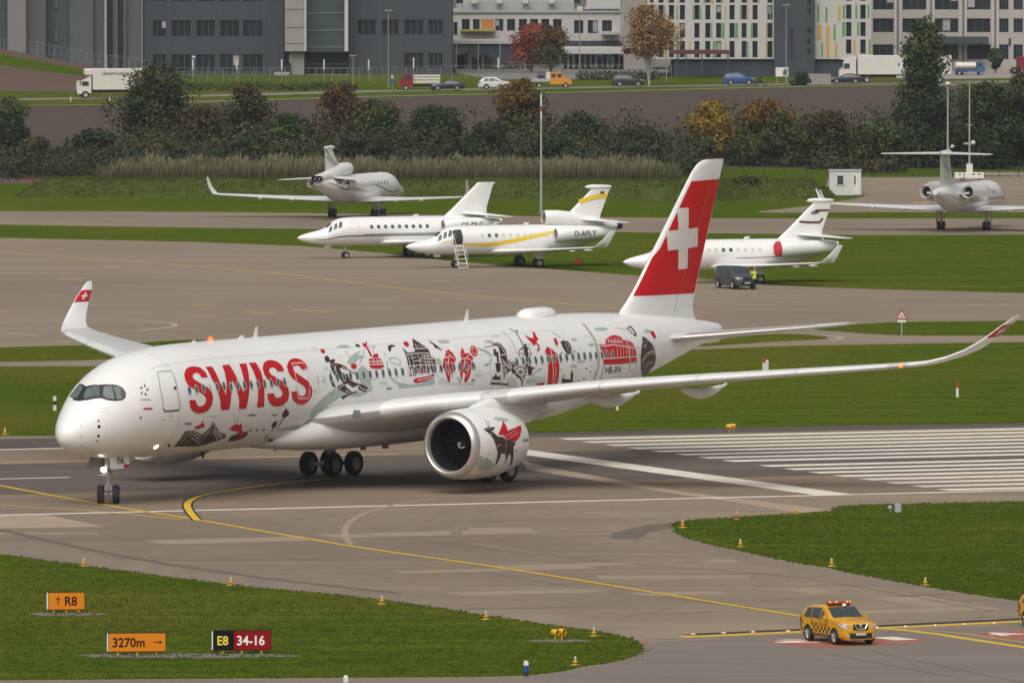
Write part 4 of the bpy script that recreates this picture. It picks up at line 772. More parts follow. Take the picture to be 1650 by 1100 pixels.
for sd in (1, -1):
    w = wing_loft(MB(), WST, sd).build('wing', M_AIRG, A0, xf=ax_, ang=50)
    wl = wing_loft(MB(), LST, sd).build('winglet', M_AIRW, A0, xf=ax_, ang=50)
    def fl(s, u, off, f=1):      # a point on the winglet face: s along the stations 5..7, u along the chord; f = face
        st = LST[5]; st2 = LST[7]; q = tuple(a+(b-a)*s for a, b in zip(st, st2)); r = wing_ring(q[:5]+(q[5],)+q[6:], sd, [(u, f*5*(.2969*sqrt(u)-.126*u-.3516*u*u+.2843*u**3-.1036*u**4))])[0]
        P, Q = cos(radians(q[6])), sin(radians(q[6])); return (r[0], r[1]-sd*Q*off*f, r[2]+P*off*f)
    for f in (1, -1):
        S_ = lambda u, v, off, f=f: fl(u, v, off, f)
        mb = MB(); grid_patch(mb, S_, 0, 1, .015, .985, 4, 12, .012); mb.build('flag_band', M_RED, wl, xf=ax_)
        for a0, a1, b0, b1 in ((.2, .8, .42, .58), (.41, .6, .27, .73)):
            mb = MB(); grid_patch(mb, S_, a0, a1, b0, b1, 2, 2, .024 if a0 == .2 else .022); mb.build('flag_cross', DM['P'], wl, xf=ax_)
    for y0, y1 in ((5.6, 10.2), (11.4, 15.6), (15.66, 20.0), (20.06, 24.4), (24.46, 28.4)):
        mb = MB(); rr = []
        for i in range(5):
            st = lerp_st(WST, y0+(y1-y0)*i/4); af = [(.13, 1), (.07, 1), (.03, 1), (.008, 1), (0, 1), (.008, -1), (.02, -1), (.045, -1)]
            st = (st[0], st[1]-.03, st[2], st[3], st[4], st[5]*1.03, st[6])
            rr.append(wing_ring(st, sd, [(x, k*5*(.2969*sqrt(x)-.126*x-.3516*x*x+.2843*x**3)+k*.006) for x, k in af]))
        mb.loft(rr, closed=False); mb.build('slat', M_SLAT, w, xf=ax_, ang=60)
    for y, ln in ((6.2, 6.0), (12.6, 5.6), (17.6, 4.8)):     # flap track fairings
        st = lerp_st(WST, y); te = st[1]+st[2]; z0 = st[3]-.35; mb = MB(); rg = []
        for i in range(13):
            t = i/12; r = .44*(sin(pi*min(1, t*1.05+.0))**.6 if t < .95 else .3)*(ln/6.2); x = te-ln*.62+ln*t
            rg.append([(x, sd*y+.55*r*cos(2*pi*k/16), z0-.10-.35*sin(pi*t)*1.0+r*sin(2*pi*k/16)*(1 if sin(2*pi*k/16) < 0 else .8)) for k in range(16)])
        mb.loft(rg); mb.build('flap_track_fairing', M_AIRW, w, xf=ax_, ang=60)
    st = lerp_st(WST, 28.9)
    if sd == 1: MB().lathe([(0, .02), (.1, .1), (.3, .12)], (st[1]-.06, sd*28.9, st[3]), (1, 0, 0), 10, True).build('wingtip_light', mat('amber_light', (1, .2, .03), .3, emit=1.6), w, xf=ax_)
    MB().box((21.75, sd*4.55, 4.28), (.28, .5, .34), rz=-sd*.6, taper=.7).build('landing_light', M_GLASS, w, xf=ax_)
    # engine
    EX0, EY, EZ = 22.1, 10.5*sd, 2.68
    en = link('engine', None, A0)
    ER = [(0, 1.62), (.15, 1.76), (.5, 1.86), (1.3, 1.95), (2.4, 1.98), (3.6, 1.93), (4.8, 1.76), (5.6, 1.58)]; er = pchip([p[0] for p in ER], [p[1] for p in ER])
    MB().lathe([(.42+(5.6-.42)*i/26, er(.42+(5.6-.42)*i/26)) for i in range(27)]+[(5.6, 1.5), (3.5, 1.45)], (EX0, EY, EZ), (1, 0, 0), 64).build('nacelle', M_AIRW, en, xf=ax_, ang=50)
    MB().lathe([(.42, er(.42)+.002)]+[(x, er(x)) for x in (.3, .18, .1, .04)]+[(-.02, 1.58), (-.03, 1.55), (0, 1.5), (.1, 1.45), (.28, 1.41)], (EX0, EY, EZ), (1, 0, 0), 64).build('inlet_lip', M_LIP, en, xf=ax_, ang=60)
    MB().lathe([(.28, 1.412), (.7, 1.40), (1.6, 1.47), (1.95, 1.5), (1.95, .2)], (EX0, EY, EZ), (1, 0, 0), 48).build('inlet_duct', M_DUCT, en, xf=ax_)
    mb = MB()
    for k in range(22):
        a = 2*pi*k/22; pts = []
        for r, da, dx in ((.42, 0, 0), (.9, .06, -.06), (1.45, .12, -.05)):
            for e in (-1, 1): pts.append((EX0+1.72+dx+e*.12, EY+r*cos(a+da+e*.075*(1.2/(r+.5))), EZ+r*sin(a+da+e*.075*(1.2/(r+.5)))))
        mb.add(pts, [(0, 1, 3, 2), (2, 3, 5, 4)])
    mb.build('fan', M_FAN, en, xf=ax_)
    MB().lathe([(1.05, .01), (1.15, .12), (1.4, .3), (1.8, .46)], (EX0, EY, EZ), (1, 0, 0), 20).build('spinner', M_BLACK, en, xf=ax_)
    mb = MB()
    for k in range(14): a, b = k*.42, (k+1)*.42; mb.tube((EX0+1.02+k*.017, EY+(.05+.013*k)*cos(a), EZ+(.05+.013*k)*sin(a)), (EX0+1.02+(k+1)*.017, EY+(.063+.013*k)*cos(b), EZ+(.063+.013*k)*sin(b)), .03, n=5)
    mb.build('spinner_swirl', DM['P'], en, xf=ax_)
    MB().lathe([(3.4, 1.3), (5.4, 1.12), (6.8, .72), (6.8, .62), (6.2, .55)], (EX0, EY, EZ), (1, 0, 0), 32).build('core_nozzle', M_LIP, en, xf=ax_)
    MB().lathe([(6.0, .5), (7.0, .42), (8.0, .05)], (EX0, EY, EZ), (1, 0, 0), 24, c1=True).build('exhaust_plug', M_STRUT, en, xf=ax_)
    mb = MB(); rg = []
    for x, z0, z1, hw in ((EX0+1.6, 4.45, 4.55, .05), (EX0+2.6, 4.2, 4.8, .3), (EX0+3.8, 4.0, 5.08, .42), (EX0+5.5, 3.5, 5.12, .42), (EX0+7.5, 3.6, 4.9, .36), (EX0+9.5, 4.3, 5.0, .15)):
        rg.append([(x, EY+hw*a, z) for a, z in ((-1, z0), (-1, z1-.12), (-.6, z1), (.6, z1), (1, z1-.12), (1, z0))])
    mb.loft(rg); mb.build('pylon', M_AIRW, en, xf=ax_, ang=50)
    for s in (-sd,):
        mb = MB(); mb.ext([(EX0+1.0, EY+s*1.55, EZ+1.15), (EX0+2.4, EY+s*1.57, EZ+1.17), (EX0+2.4, EY+s*1.95, EZ+1.5)], (0, .03, 0)); mb.build('strake', M_AIRW, en, xf=ax_)
    if sd == 1: port_engine = en
# tail
FIN = [(7.3, 54.2, 8.9), (8.2, 54.9, 7.75), (8.9, 55.75, 7.1), (9.6, 56.5, 6.6), (11.5, 58.25, 5.6), (13.5, 60.1, 4.55), (15.5, 61.95, 3.5), (16.3, 62.75, 3.05), (16.65, 63.3, 2.65), (16.8, 63.85, 2.1)]   # z, leading edge x, chord
finL, finC = pchip([s[0] for s in FIN], [s[1] for s in FIN]), pchip([s[0] for s in FIN], [s[2] for s in FIN])
def fin_y(x, z):
    c = finC(z); u = min(max((x-finL(z))/c, 0), 1)
    for (u1, t1), (u0, t0) in zip(AF[:15], AF[1:15]):
        if u0 <= u <= u1: return c*.1*(t0+(t1-t0)*(u-u0)/max(u1-u0, 1e-9))
    return 0
mb = MB(); mb.loft([[(finL(z)+u*finC(z), t*.1*finC(z), z) for u, t in AF] for z in [7.3+.35*i for i in range(27)]+[16.6, 16.7, 16.8]])
fin = mb.build('vertical_tail', M_AIRW, A0, xf=ax_, ang=50)
def fin_decal(name, poly, m, off, sides=(1, -1)):
    for s in sides:
        V, F = cdt(poly, .22); MB().add([(x, s*(fin_y(x, z)+off+.01), z) for x, z in V], F).build(name, m, fin, xf=ax_)
zs = [9.15+(15.6-9.15)*i/12 for i in range(13)]
RED_LO, RED_HI = 8.95, 15.45
fin_decal('red_field', [(finL(z)+.10+.05*finC(z)*(1 if z > 11.6 else 0), z) for z in zs]+[(finL(15.75)+.97*finC(15.75)+.1, 15.62)]+[(finL(z)+.985*finC(z), z) for z in reversed([9.02+(15.4-9.02)*i/10 for i in range(11)])], M_RED, .012)
CX, CZ = 61.25, 12.25
fin_decal('white_cross', [(CX+dx+.52*(dz*.0), CZ+dz) for dx, dz in ((-.55, -1.75), (.55, -1.75), (.55, -.55), (1.72, -.5), (1.72, .62), (.6, .57), (.6, 1.82), (-.5, 1.82), (-.52, .57), (-1.68, .53), (-1.68, -.6), (-.55, -.57))], DM['P'], .02)
fin_decal('rudder_seam', [(finL(z)+.70*finC(z)+d, z) for d, z in [(0, 8.0+.5*i) for i in range(17)]+[(.035, 16.0-.5*i) for i in range(17)]], DM['K'], .026)
HST = [(.5, 56.6, 6.3, 6.55, 0, .11, 6), (2.0, 57.9, 5.3, 6.68, 0, .1, 6), (5, 60.5, 4.0, 6.98, 0, .1, 6), (8.6, 63.6, 2.45, 7.34, 0, .1, 6), (9.1, 64.15, 2.1, 7.39, 0, .1, 6), (9.35, 64.9, 1.2, 7.42, 0, .09, 6)]
for sd in (1, -1):
    h = wing_loft(MB(), HST, sd).build('horizontal_tail', M_AIRG, A0, xf=ax_, ang=50)
    rg = [[(x, sd*(1.1 if x < 58.2 else .9)+sd*r*cos(2*pi*k/16)*.6, 6.62+r*.62*sin(2*pi*k/16)) for k in range(16)] for x, r in ((56.2, .08), (56.6, .42), (57.4, .62), (58.6, .7), (60, .66), (62, .4))]
    MB().loft(rg).build('root_fairing', M_AIRW, h, xf=ax_)
    mb = MB(); rr = []
    for i in range(5):
        st = lerp_st(HST, 2.3+5.9*i/4); rr.append(wing_ring((st[0], st[1]-.02, st[2], st[3], st[4], st[5]*1.05, st[6]), sd, [(x, k*5*(.2969*sqrt(x)-.126*x)) for x, k in ((.1, 1), (.04, 1), (.01, 1), (0, 1), (.01, -1), (.04, -1))]))
    mb.loft(rr, closed=False); mb.build('leading_edge', M_LIP, h, xf=ax_)
# livery, doors and windows lying on the skin
def fus_decal(name, m, pts, off, par=None, S=fus_pt, sy=.052, step=.35, w=0):
    par = par or fuselage; mb = MB()
    if w:
        L, R = stroke(pts, w, sy); quads = [[L[i], L[i+1], R[i+1], R[i]] for i in range(len(L)-1)]
    else: quads = [pts]
    for q in quads:
        try: V, F = cdt(q, step, sy)
        except Exception: continue
        mb.add([S(x, t, off) for x, t in V], F)
    if mb.f: return mb.build(name, m, par, xf=ax_)
def eng_pt(x, th, off=0.0):
    r = er(x)+off; a = radians(th); return (22.1+x, 10.5+r*sin(a), 2.68+r*cos(a))
nl = 0
art = {}
for ln in DECALS.strip().split('\n'):
    q = ln.split(); v = [float(a) for a in q[3:]]; pts = list(zip(v[::2], v[1::2])); wd = float(q[2])
    off = {'G': .012, 'L': .011, 'K': .015, 'B': .018, 'R': .021, 'W': .028, 'P': .026, 'D': .022, 'C': .032}[q[1]]
    nl += 1; off += (nl % 9)*.0004
    if q[0] in ('goat_artwork', 'meadow_artwork', 'cloud_decal'): o = fus_decal(q[0], DM[q[1]], pts, off, port_engine, eng_pt, .033, .12, wd*.6)
    else: o = fus_decal(q[0], DM[q[1]], pts, off, None, fus_pt, .052, .35, wd)
def oval(x, th, rx, rt, n=14): return [(x+rx*cos(2*pi*k/n)*(1 if abs(cos(2*pi*k/n)) < .8 else .95), th+rt*sin(2*pi*k/n)) for k in range(n)]
wx = 8.25; i = 0
while wx < 50.6:
    skip = 17.6 < wx < 21.5 or 36.1 < wx < 39.7
    blank = i in (3,) or abs(wx-20.5) < .3 or abs(wx-21.1) < .3 or abs(wx-29.2) < .3
    th = 75.2 if wx < 12 else 76.4 if wx < 46 else 76.4+(wx-46)*1.05
    if not skip and not blank: fus_decal('cabin_window', M_CABIN, oval(wx, th, .135, 4.2), .032); fus_decal('window_rim', DM['L'], oval(wx, th, .18, 5.1), .0285)
    elif blank or abs(wx-20.5) < .35: fus_decal('window_plug', DM['L'], oval(wx, th, .14, 4.2)+[], .026)
    wx += .635; i += 1
for x, t in ((14.66, 127.6), (15.3, 127.9), (15.95, 128.4)): fus_decal('porthole', DM['D'], oval(x, t, .09, 1.7), .02)
v, f = text_mesh('HB-IFA', 1, .012); W = max(p[0] for p in v)
MB().add([fus_pt(49.3+x/W*2.0, 102.6+x/W*5.0-y*8.6, .02) for x, y in v], f).build('registration', DM['D'], fuselage, xf=ax_)
fus_decal('landing_light', mat('lamp_glow', (1, .85, .45), .3, emit=9), oval(6.59, 140.3, .11, 2.6), .03)
for x in (7.4, 12.9, 19.9, 25.6, 31.5, 39.8, 46.0, 52.2, 56.6):        # skin joints
    t, b, a = fus(x); MB().loft([[fus_pt(x+d, 360*k/72, .006) for k in range(72)] for d in (0, .022)], False, False).build('skin_joint', mat('joint_line', (.52, .51, .49), .5), fuselage, xf=ax_)
for x0, x1, th in ((12.9, 46, 108), (7.4, 46, 42), (12.9, 30, 142)): fus_decal('skin_joint', MATS['joint_line'], [(x0+(x1-x0)*i/24, th) for i in range(25)], .006, None, fus_pt, .052, .5, .018)
for x, th, w, h in ((9.3, 128, .9, 8), (12.0, 135, .5, 5), (16.8, 118, .5, 5), (23.0, 52, .4, 4), (33, 50, .4, 4), (45.5, 48, .4, 4), (53.6, 100, .35, 6), (55.2, 80, .3, 5)):   # small hatches
    fus_decal('hatch', MATS['joint_line'], [(x, th), (x+w, th), (x+w, th+h), (x, th+h), (x, th)], .007, None, fus_pt, .052, .3, .02)
# things on the crown
top = fus_pt(14.2, 0); MB().lathe([(0, .16), (.12, .15), (.22, .07), (.24, .01)], (14.2, 0, top[2]-.02), (0, 0, 1), 12).build('beacon', mat('beacon_glow', (1, .09, .01), .3, emit=2.5), fuselage, xf=ax_)
for x, h, l in ((18.2, .62, .5), (38.9, .62, .5), (57.6, .4, .3), (12.3, .14, .5), (16.7, .2, .7)):
    z = fus_pt(x, 0)[2]-.03; MB().loft([[(x, 0, z), (x+l*.5, .05, z), (x+l, 0, z), (x+l*.5, -.05, z)], [(x+l*.55, 0, z+h), (x+l*.75, .02, z+h), (x+l*.95, 0, z+h), (x+l*.75, -.02, z+h)]]).build('antenna', M_AIRW, fuselage, xf=ax_)
rg = [[(44.6+3.4*t, .75*sqrt(max(.001, 1-(2*t-1)**2))**.8*cos(2*pi*k/16), 8.43+.5*sqrt(max(.001, 1-(2*t-1)**4))*max(-.1, sin(2*pi*k/16))) for k in range(16)] for t in [.001+.998*i/14 for i in range(15)]]
MB().loft(rg).build('antenna_dome', M_AIRW, fuselage, xf=ax_)
for x, l in ((13.2, .4), (20.2, .22)):
    t, b, a = fus(x); MB().loft([[(x, 0, b+.03), (x+l*.4, .04, b+.03), (x+l, 0, b+.03), (x+l*.4, -.04, b+.03)], [(x+l*.5, 0, b-.4), (x+l*.7, .02, b-.4), (x+l*.9, 0, b-.4), (x+l*.7, -.02, b-.4)]]).build('belly_antenna', M_BLACK, fuselage, xf=ax_)
for sgn in (1, -1): MB().tube((2.9, sgn*.3, 6.0), (3.0, sgn*.75, 6.02), .03).build('wiper', M_BLACK, fuselage, xf=ax_)
# nose gear, steered towards the camera
ng = link('nose_gear', None, A0); gx = 4.65; st_ = radians(-33)
axl = (-sin(st_), cos(st_), 0)
def on(p): return (gx+p[0]*cos(st_)-p[1]*sin(st_), p[0]*sin(st_)+p[1]*cos(st_), p[2])
for s in (1, -1): add_wheel(on((0, s*.42, .52)), axl, .52, .36, ng, ag_)
mb = MB(); mb.tube(on((0, 0, .5)), on((-.02, 0, 1.35)), .11); mb.tube((gx, 0, 1.3), (gx-.12, 0, 3.0), .16); mb.tube(on((0, -.42, .52)), on((0, .42, .52)), .09)
mb.tube(on((-.2, 0, .6)), on((-.42, 0, 1.0)), .05); mb.tube(on((-.42, 0, 1.0)), on((-.15, 0, 1.45)), .05); mb.box(on((-.05, 0, .9)), (.35, .36, .3), st_); mb.tube((gx, 0, 1.7), (gx+1.6, 0, 2.8), .07); mb.build('gear_leg', M_STRUT, ng, xf=ag_)
MB().box(on((-.16, 0, .82)), (.06, .2, .24), st_).build('bracket', M_BLACK, ng, xf=ag_)
mb = MB(); mb.tube(on((-.1, -.55, 1.55)), on((-.1, .4, 1.62)), .035); mb.box((gx-.1, 0, 1.62), (.3, .4, .22)); mb.build('steering_unit', M_STRUT, ng, xf=ag_)
MB().lathe([(0, .13), (-.05, .13), (-.06, .01)], (gx-.28, -.14, 1.88), (1, -.3, .05), 12).build('taxi_light', mat('taxi_glow', (1, .93, .75), .3, emit=14), ng, xf=ag_)
MB().lathe([(0, .12), (-.04, .12)], (gx-.22, .22, 1.85), (1, -.3, .05), 12, True, True).build('taxi_light', M_GLASS, ng, xf=ag_)
for s, m in ((1, M_AIRW), (-1, mat('door_inside', (.08, .08, .085), .5))):
    d = MB().ext([(gx-.75, s*.62, 2.62), (gx+1.0, s*.62, 2.6), (gx+.8, s*.78, 1.95), (gx-.85, s*.78, 1.95)], (0, s*.05, 0)).build('gear_door', m, ng, xf=ag_)
    if s > 0:
        v, f = text_mesh('FA', 1, .015); W = max(p[0] for p in v)
        MB().add([(gx-.22+x/W*.62, .675+.16*(.4-y*.34)/.65+.06, 2.2+y*.34) for x, y in v], f).build('door_letters', DM['D'], ng, xf=ag_)
        MB().add([(gx+x, .685+.16*(2.6-z)/.65, z) for x, z in ((.3, 1.97), (.8, 1.97), (.83, 2.15), (.3, 2.15))], [(0, 1, 2, 3)]).build('door_flag', M_RED, ng, xf=ag_)
for s in (1, -1):
    mg = link('main_gear', None, A0)
    for dx in (-1.02, 1.02):
        for dy in (-.85, .85): add_wheel((33.3+dx, s*5.3+dy, .7), (0, 1, 0), .7, .5, mg, ag_)
    mb = MB(); mb.tube((32.1, s*5.3, .7), (34.5, s*5.3, .7), .17)
    for dx in (-1.02, 1.02): mb.tube((33.3+dx, s*5.3-.85, .7), (33.3+dx, s*5.3+.85, .7), .12)
    mb.tube((33.3, s*5.3, .7), (33.3, s*5.1, 4.2), .24); mb.tube((33.25, s*5.3, 1.9), (31.2, s*4.4, 3.6), .1); mb.tube((33.25, s*5.2, 2.2), (33.5, s*3.0, 3.4), .11); mb.tube((33.0, s*5.3, 1.1), (32.6, s*5.3, 1.6), .06); mb.tube((32.6, s*5.3, 1.6), (33.1, s*5.3, 2.0), .06)
    mb.build('gear_leg', M_STRUT, mg, xf=ag_)
    MB().ext([(32.5, s*5.95, 3.9), (34.2, s*5.95, 3.9), (34.0, s*5.8, 2.0), (32.7, s*5.8, 2.0)], (0, .06*s, 0)).build('gear_door', M_AIRW, mg, xf=ag_)
# ---------------------------------------------------------------- parked business jets
JX = [0, .012, .04, .085, .125, .155, .185, .22, .28, .62, .75, .87, .95, 1.0]
JT = [-.42, -.28, -.13, .04, .2, .52, .80, .95, 1, 1, .99, .93, .84, .74]
JB = [-.42, -.56, -.72, -.86, -.93, -.95, -.97, -.99, -1, -1, -.85, -.35, .1, .42]
JW = [0, .14, .32, .54, .70, .80, .88, .95, 1, 1, .93, .68, .4, .16]
jt, jb, jw = pchip(JX, JT), pchip(JX, JB), pchip(JX, JW)
M_JSTRIPE = {'grey': mat('grey_stripe', (.16, .15, .155), .4), 'yellow': mat('yellow_stripe', (.80, .56, .03), .4), 'maroon': mat('maroon_stripe', (.10, .02, .025), .4), 'red': M_RED, 'dark': DM['D']}
M_CARG = mat('dark_cockpit_glass', (.05, .062, .066), .1, var=.4, scale=2, obj=True)
M_COVER = mat('red_cover', (.5, .02, .03), .7, var=.1, scale=3, obj=True)
M_HATCH = mat('dark_interior', (.02, .022, .025), .6)
def jet(name, label, px, py, psi, L, R, zc, span, fin_h, htp_z, htp_span, tt=False, tri=False, winglet=1.0, eng=(.68, .98), stripes=(), reg=None, covers=False, door=None, wins=9, wdark=(), blade=False, finmark=None, cap=True):
    g = ground(px, py); xm = .585*L; a = radians(psi)
    J = thing(name, label, 'airplane', (g.x-cos(a)*xm, g.y-sin(a)*xm, 0), a, 'parked business jets')
    fl = lambda p: (p[0], -p[1], p[2])
    def S(u, th, off=0.0):
        f = u/L; t, b, w = zc+R*jt(f), zc+R*jb(f), R*jw(f); c, h = (t+b)/2, (t-b)/2; r = radians(th)
        return (u, (max(w, .01)+off)*sin(r), c+(max(h, .01)+off)*cos(r))
    us = [L*u for u in (0, .004, .012, .025, .04, .06, .085, .105, .118)+tuple(.125+.0055*i for i in range(20))+(.25, .28, .35, .45, .55, .62, .66, .7, .75, .79, .83, .87, .91, .95, .98, 1)]
    fu = MB().loft([[S(u, 360*k/36) for k in range(36)] for u in us]).build('fuselage', M_AIRW, J, xf=fl, ang=60)
    def decal(nm, poly, m, off=.012, both=True, w=0):
        for s in ((1, -1) if both else (1,)):
            mb = MB()
            if w: l_, r_ = stroke(poly, w, .02); qs = [[l_[i], l_[i+1], r_[i+1], r_[i]] for i in range(len(l_)-1)]
            else: qs = [poly]
            for q in qs:
                V, F = cdt(q, .13 if nm == 'cockpit_window' else .4, .02); mb.add([S(x, s*t, off) for x, t in V], F)
            mb.build(nm, m, fu, xf=fl)
    for k in range(3):                                    # cockpit panes
        x0 = L*(.134+.023*k); decal('cockpit_window', [(x0+.00, 66), (x0+L*.0185, 66), (x0+L*.025, 38), (x0+L*.013, 36)], M_CARG, .02)
    mb = MB(); V, F = cdt([(-24, .137), (24, .137), (20, .161), (-20, .161)], 4, 100); mb.add([S(L*v, u, .02) for u, v in V], F); mb.build('windscreen', M_CARG, fu, xf=fl)
    for k in range(wins):
        x = L*(.34+.034*k); decal('window', oval(x, 71, .17, 8.5, 10), M_CABIN if (not wdark or k in wdark) else DM['L'], .012)
    for pts, m, w in stripes: decal('stripe', [(u*L, t) for u, t in pts], M_JSTRIPE[m], .012+.002*(m == 'yellow'), True, w)
    wr = .40*L; wz = zc-.78*R; hs_ = span/2; ch = .30*L*.62
    st = [(.3, wr-.6, ch*1.5, wz, 1, .11, 3), (R+.1, wr+.3, ch*1.25, wz+.03, 1, .11, 3), (hs_*.45, wr+hs_*.45*.62, ch*.82, wz+.2, .5, .1, 3), (hs_*.93, wr+hs_*.93*.55, ch*.42, wz+.52, 0, .1, 4)]
    wl = [st[-1], (hs_*.965, st[-1][1]+.5, ch*.32, wz+.60, 0, .09, 28), (hs_*.99, st[-1][1]+1.05, ch*.24, wz+.62+.5*winglet, 0, .09, 58), (hs_, st[-1][1]+1.85, ch*.12, wz+.62+1.35*winglet, 0, .08, 68)]
    for s in (1, -1):
        w = wing_loft(MB(), st, s).build('wing', M_AIRW, J, xf=fl, ang=50)
        if winglet: wing_loft(MB(), wl, s).build('winglet', M_AIRW, w, xf=fl, ang=50)
        for yy in (.4, .62): q = lerp_st(st, hs_*yy); MB().lathe([(0, .02), (.3, .11), (1.0, .1), (1.5, .02)], (q[1]+q[2]*.72, s*hs_*yy, q[3]-.12), (1, 0, 0), 8).build('flap_fairing', M_AIRW, w, xf=fl)
    ft = zc+R*.9; fr = .70*L if not tt else .72*L; sw = 1.02 if not tt else .55
    fs = [(ft-.5, fr-.4, .27*L), (ft+.25, fr+.5, .2*L), (ft+.8, fr+1.15, .165*L), (fin_h-.35, fr+.4+(fin_h-.35-ft)*sw, .092*L if not tt else .13*L), (fin_h, fr+.4+(fin_h-ft)*sw, .086*L if not tt else .125*L)]
    fin_ = MB().loft([[(x+u*c, t*.09*c, z) for u, t in AF] for z, x, c in fs]).build('vertical_tail', M_AIRW, J, xf=fl, ang=50)
    z, x, c = fs[-1]
    if cap: MB().lathe([(-.8, .02), (-.55, .14), (0, .2), (c*.8, .15), (c, .05)], (x, 0, z), (1, 0, 0), 10).build('fin_cap', M_AIRW, fin_, xf=fl)
    if blade: MB().ext([(x+.3, -.02, z+.1), (x+.55, -.02, z+.1), (x+.1, -.02, z+.95), (x-.02, -.02, z+.95)], (0, .05, 0)).build('antenna', M_AIRW, fin_, xf=fl)
    def fy(xx, zz):
        k = min(max((zz-fs[2][0])/(fs[-1][0]-fs[2][0]), 0), 1); x0 = fs[2][1]+(fs[-1][1]-fs[2][1])*k; cc = fs[2][2]+(fs[-1][2]-fs[2][2])*k; u = min(max((xx-x0)/cc, .001), 1)
        return cc*.09*5*(.2969*sqrt(u)-.126*u-.3516*u*u+.2843*u**3-.1036*u**4)
    for pts, m, w in (finmark or ()):
        for s in (1, -1):
            l_, r_ = stroke([(fs[2][1]+(fs[-1][1]-fs[2][1])*k+(fs[2][2]+(fs[-1][2]-fs[2][2])*k)*u, fs[2][0]+(fs[-1][0]-fs[2][0])*k) for u, k in pts], w)
            mb = MB()
            for i in range(len(l_)-1): mb.poly([(p[0], s*(fy(*p)+.045), p[1]) for p in (l_[i], l_[i+1], r_[i+1], r_[i])])
            mb.build('tail_marking', M_JSTRIPE[m], fin_, xf=fl)
    k = (htp_z-ft)/(fin_h-ft); hx = fr+.4+(htp_z-ft)*sw+(.9 if not tt else .2); hs2 = htp_span/2
    ht = [(.02, hx, .12*L, htp_z, 0, .09, 0), (hs2*.9, hx+hs2*.6, .065*L, htp_z+(-.22 if not tt else .0), 0, .09, 0), (hs2, hx+hs2*.6+.4, .045*L, htp_z+(-.24 if not tt else .02), 0, .07, 0)]
    for s in (1, -1): wing_loft(MB(), ht, s).build('horizontal_tail', M_AIRW, J, xf=fl, ang=50)
    el0, el1 = eng[0]*L, eng[1]*L-.4 if not tt else eng[1]*L; ln = el1-el0; er0 = .62 if not tt else .95
    for s in (1, -1):
        en = link('engine', None, J); ey, ez = s*(R+er0*.62), zc+R*(.36 if not tt else .42)
        nac = MB().lathe([(0, er0*.78), (.03*ln, er0*.86), (.12*ln, er0*.98), (.35*ln, er0), (.6*ln, er0*.93), (.85*ln, er0*.74), (ln, er0*.58), (ln*.98, er0*.52), (ln*.8, er0*.5)], (el0, ey, ez), (1, .0, .03), 28).build('nacelle', M_AIRW, en, xf=fl, ang=50)
        MB().lathe([(ln*.8, .01), (ln*.8, er0*.52)], (el0, ey, ez), (1, 0, .03), 24).build('exhaust', M_BLACK, en, xf=fl)
        MB().lathe([(-.01, er0*.80), (.0, er0*.74), (.1*ln, er0*.66), (.22*ln, er0*.66)], (el0, ey, ez), (1, 0, .03), 28).build('intake_lip', M_LIP, en, xf=fl)
        MB().lathe([(.2*ln, er0*.67), (.2*ln, .01)], (el0, ey, ez), (1, 0, .03), 24).build('intake', M_DUCT, en, xf=fl)
        MB().ext([(el0+ln*.3, s*R*.8, ez-.1), (el0+ln*.95, s*R*.5, ez-.1), (el0+ln*.9, ey, ez-.05), (el0+ln*.3, ey, ez-.05)], (0, 0, .2)).build('engine_pylon', M_AIRW, en, xf=fl)
        if covers: MB().lathe([(-.16, .02), (-.15, er0*.5), (-.1, er0*.8), (.0, er0*.95), (.22, er0*1.02), (.24, er0*.98)], (el0, ey, ez), (1, 0, .03), 28).build('intake_cover', M_COVER, en, xf=fl)
        if reg:
            v, f = text_mesh(reg, .42, .004); W = max(p[0] for p in v); x0 = el0+ln*.28
            MB().add([(x0+(W-q if s < 0 else q), ey+s*(er0*cos((y-.2)/er0)+.03), ez+.03*(x0+q-el0)+er0*sin((y-.2)/er0)) for q, y in v], f).build('registration', DM['D'], en, xf=fl)
    if tri:
        rg = []
        for u, rr, dz in ((.655, .58, .62), (.67, .62, .62), (.72, .64, .60), (.78, .62, .5), (.85, .55, .3), (.92, .45, .05), (1.01, .40, -.1)):
            rg.append([(u*L, rr*1.0*sin(2*pi*k/24), zc+R*.95+dz+rr*cos(2*pi*k/24)) for k in range(24)])
        MB().loft(rg, False, True).build('centre_engine', M_AIRW, J, xf=fl, ang=50)
        MB().lathe([(0, .59), (-.02, .55), (.05, .48), (.5, .46)], (.655*L, 0, zc+R*.95+.62), (1, 0, 0), 24).build('intake_lip', M_LIP, J, xf=fl)
        MB().lathe([(.45, .47), (.45, .01)], (.655*L, 0, zc+R*.95+.62), (1, 0, 0), 24).build('intake', M_DUCT, J, xf=fl)
        for s in (.2, -.2): MB().lathe([(-.2, .30), (.25, .29), (.24, .25), (-.1, .01)], (1.01*L, s, zc+R*.95-.1), (1, 0, 0), 20).build('exhaust', M_BLACK, J, xf=fl)
    ng = link('nose_gear', None, J); nx = .235*L
    for s in (1, -1): add_wheel((nx, s*.17, .3), (0, 1, 0), .3, .2, ng, fl)
    mb = MB(); mb.tube((nx, 0, .3), (nx-.05, 0, zc-.7*R), .09); mb.tube((nx, -.2, .3), (nx, .2, .3), .05); mb.tube((nx, 0, .8), (nx+.9, 0, zc-.8*R), .04); mb.build('gear_leg', M_STRUT, ng, xf=fl)
    MB().box((nx-1.6, 0, zc-R*1.02), (.6, .04, .28)).build('gear_door', M_AIRW, ng, xf=fl)
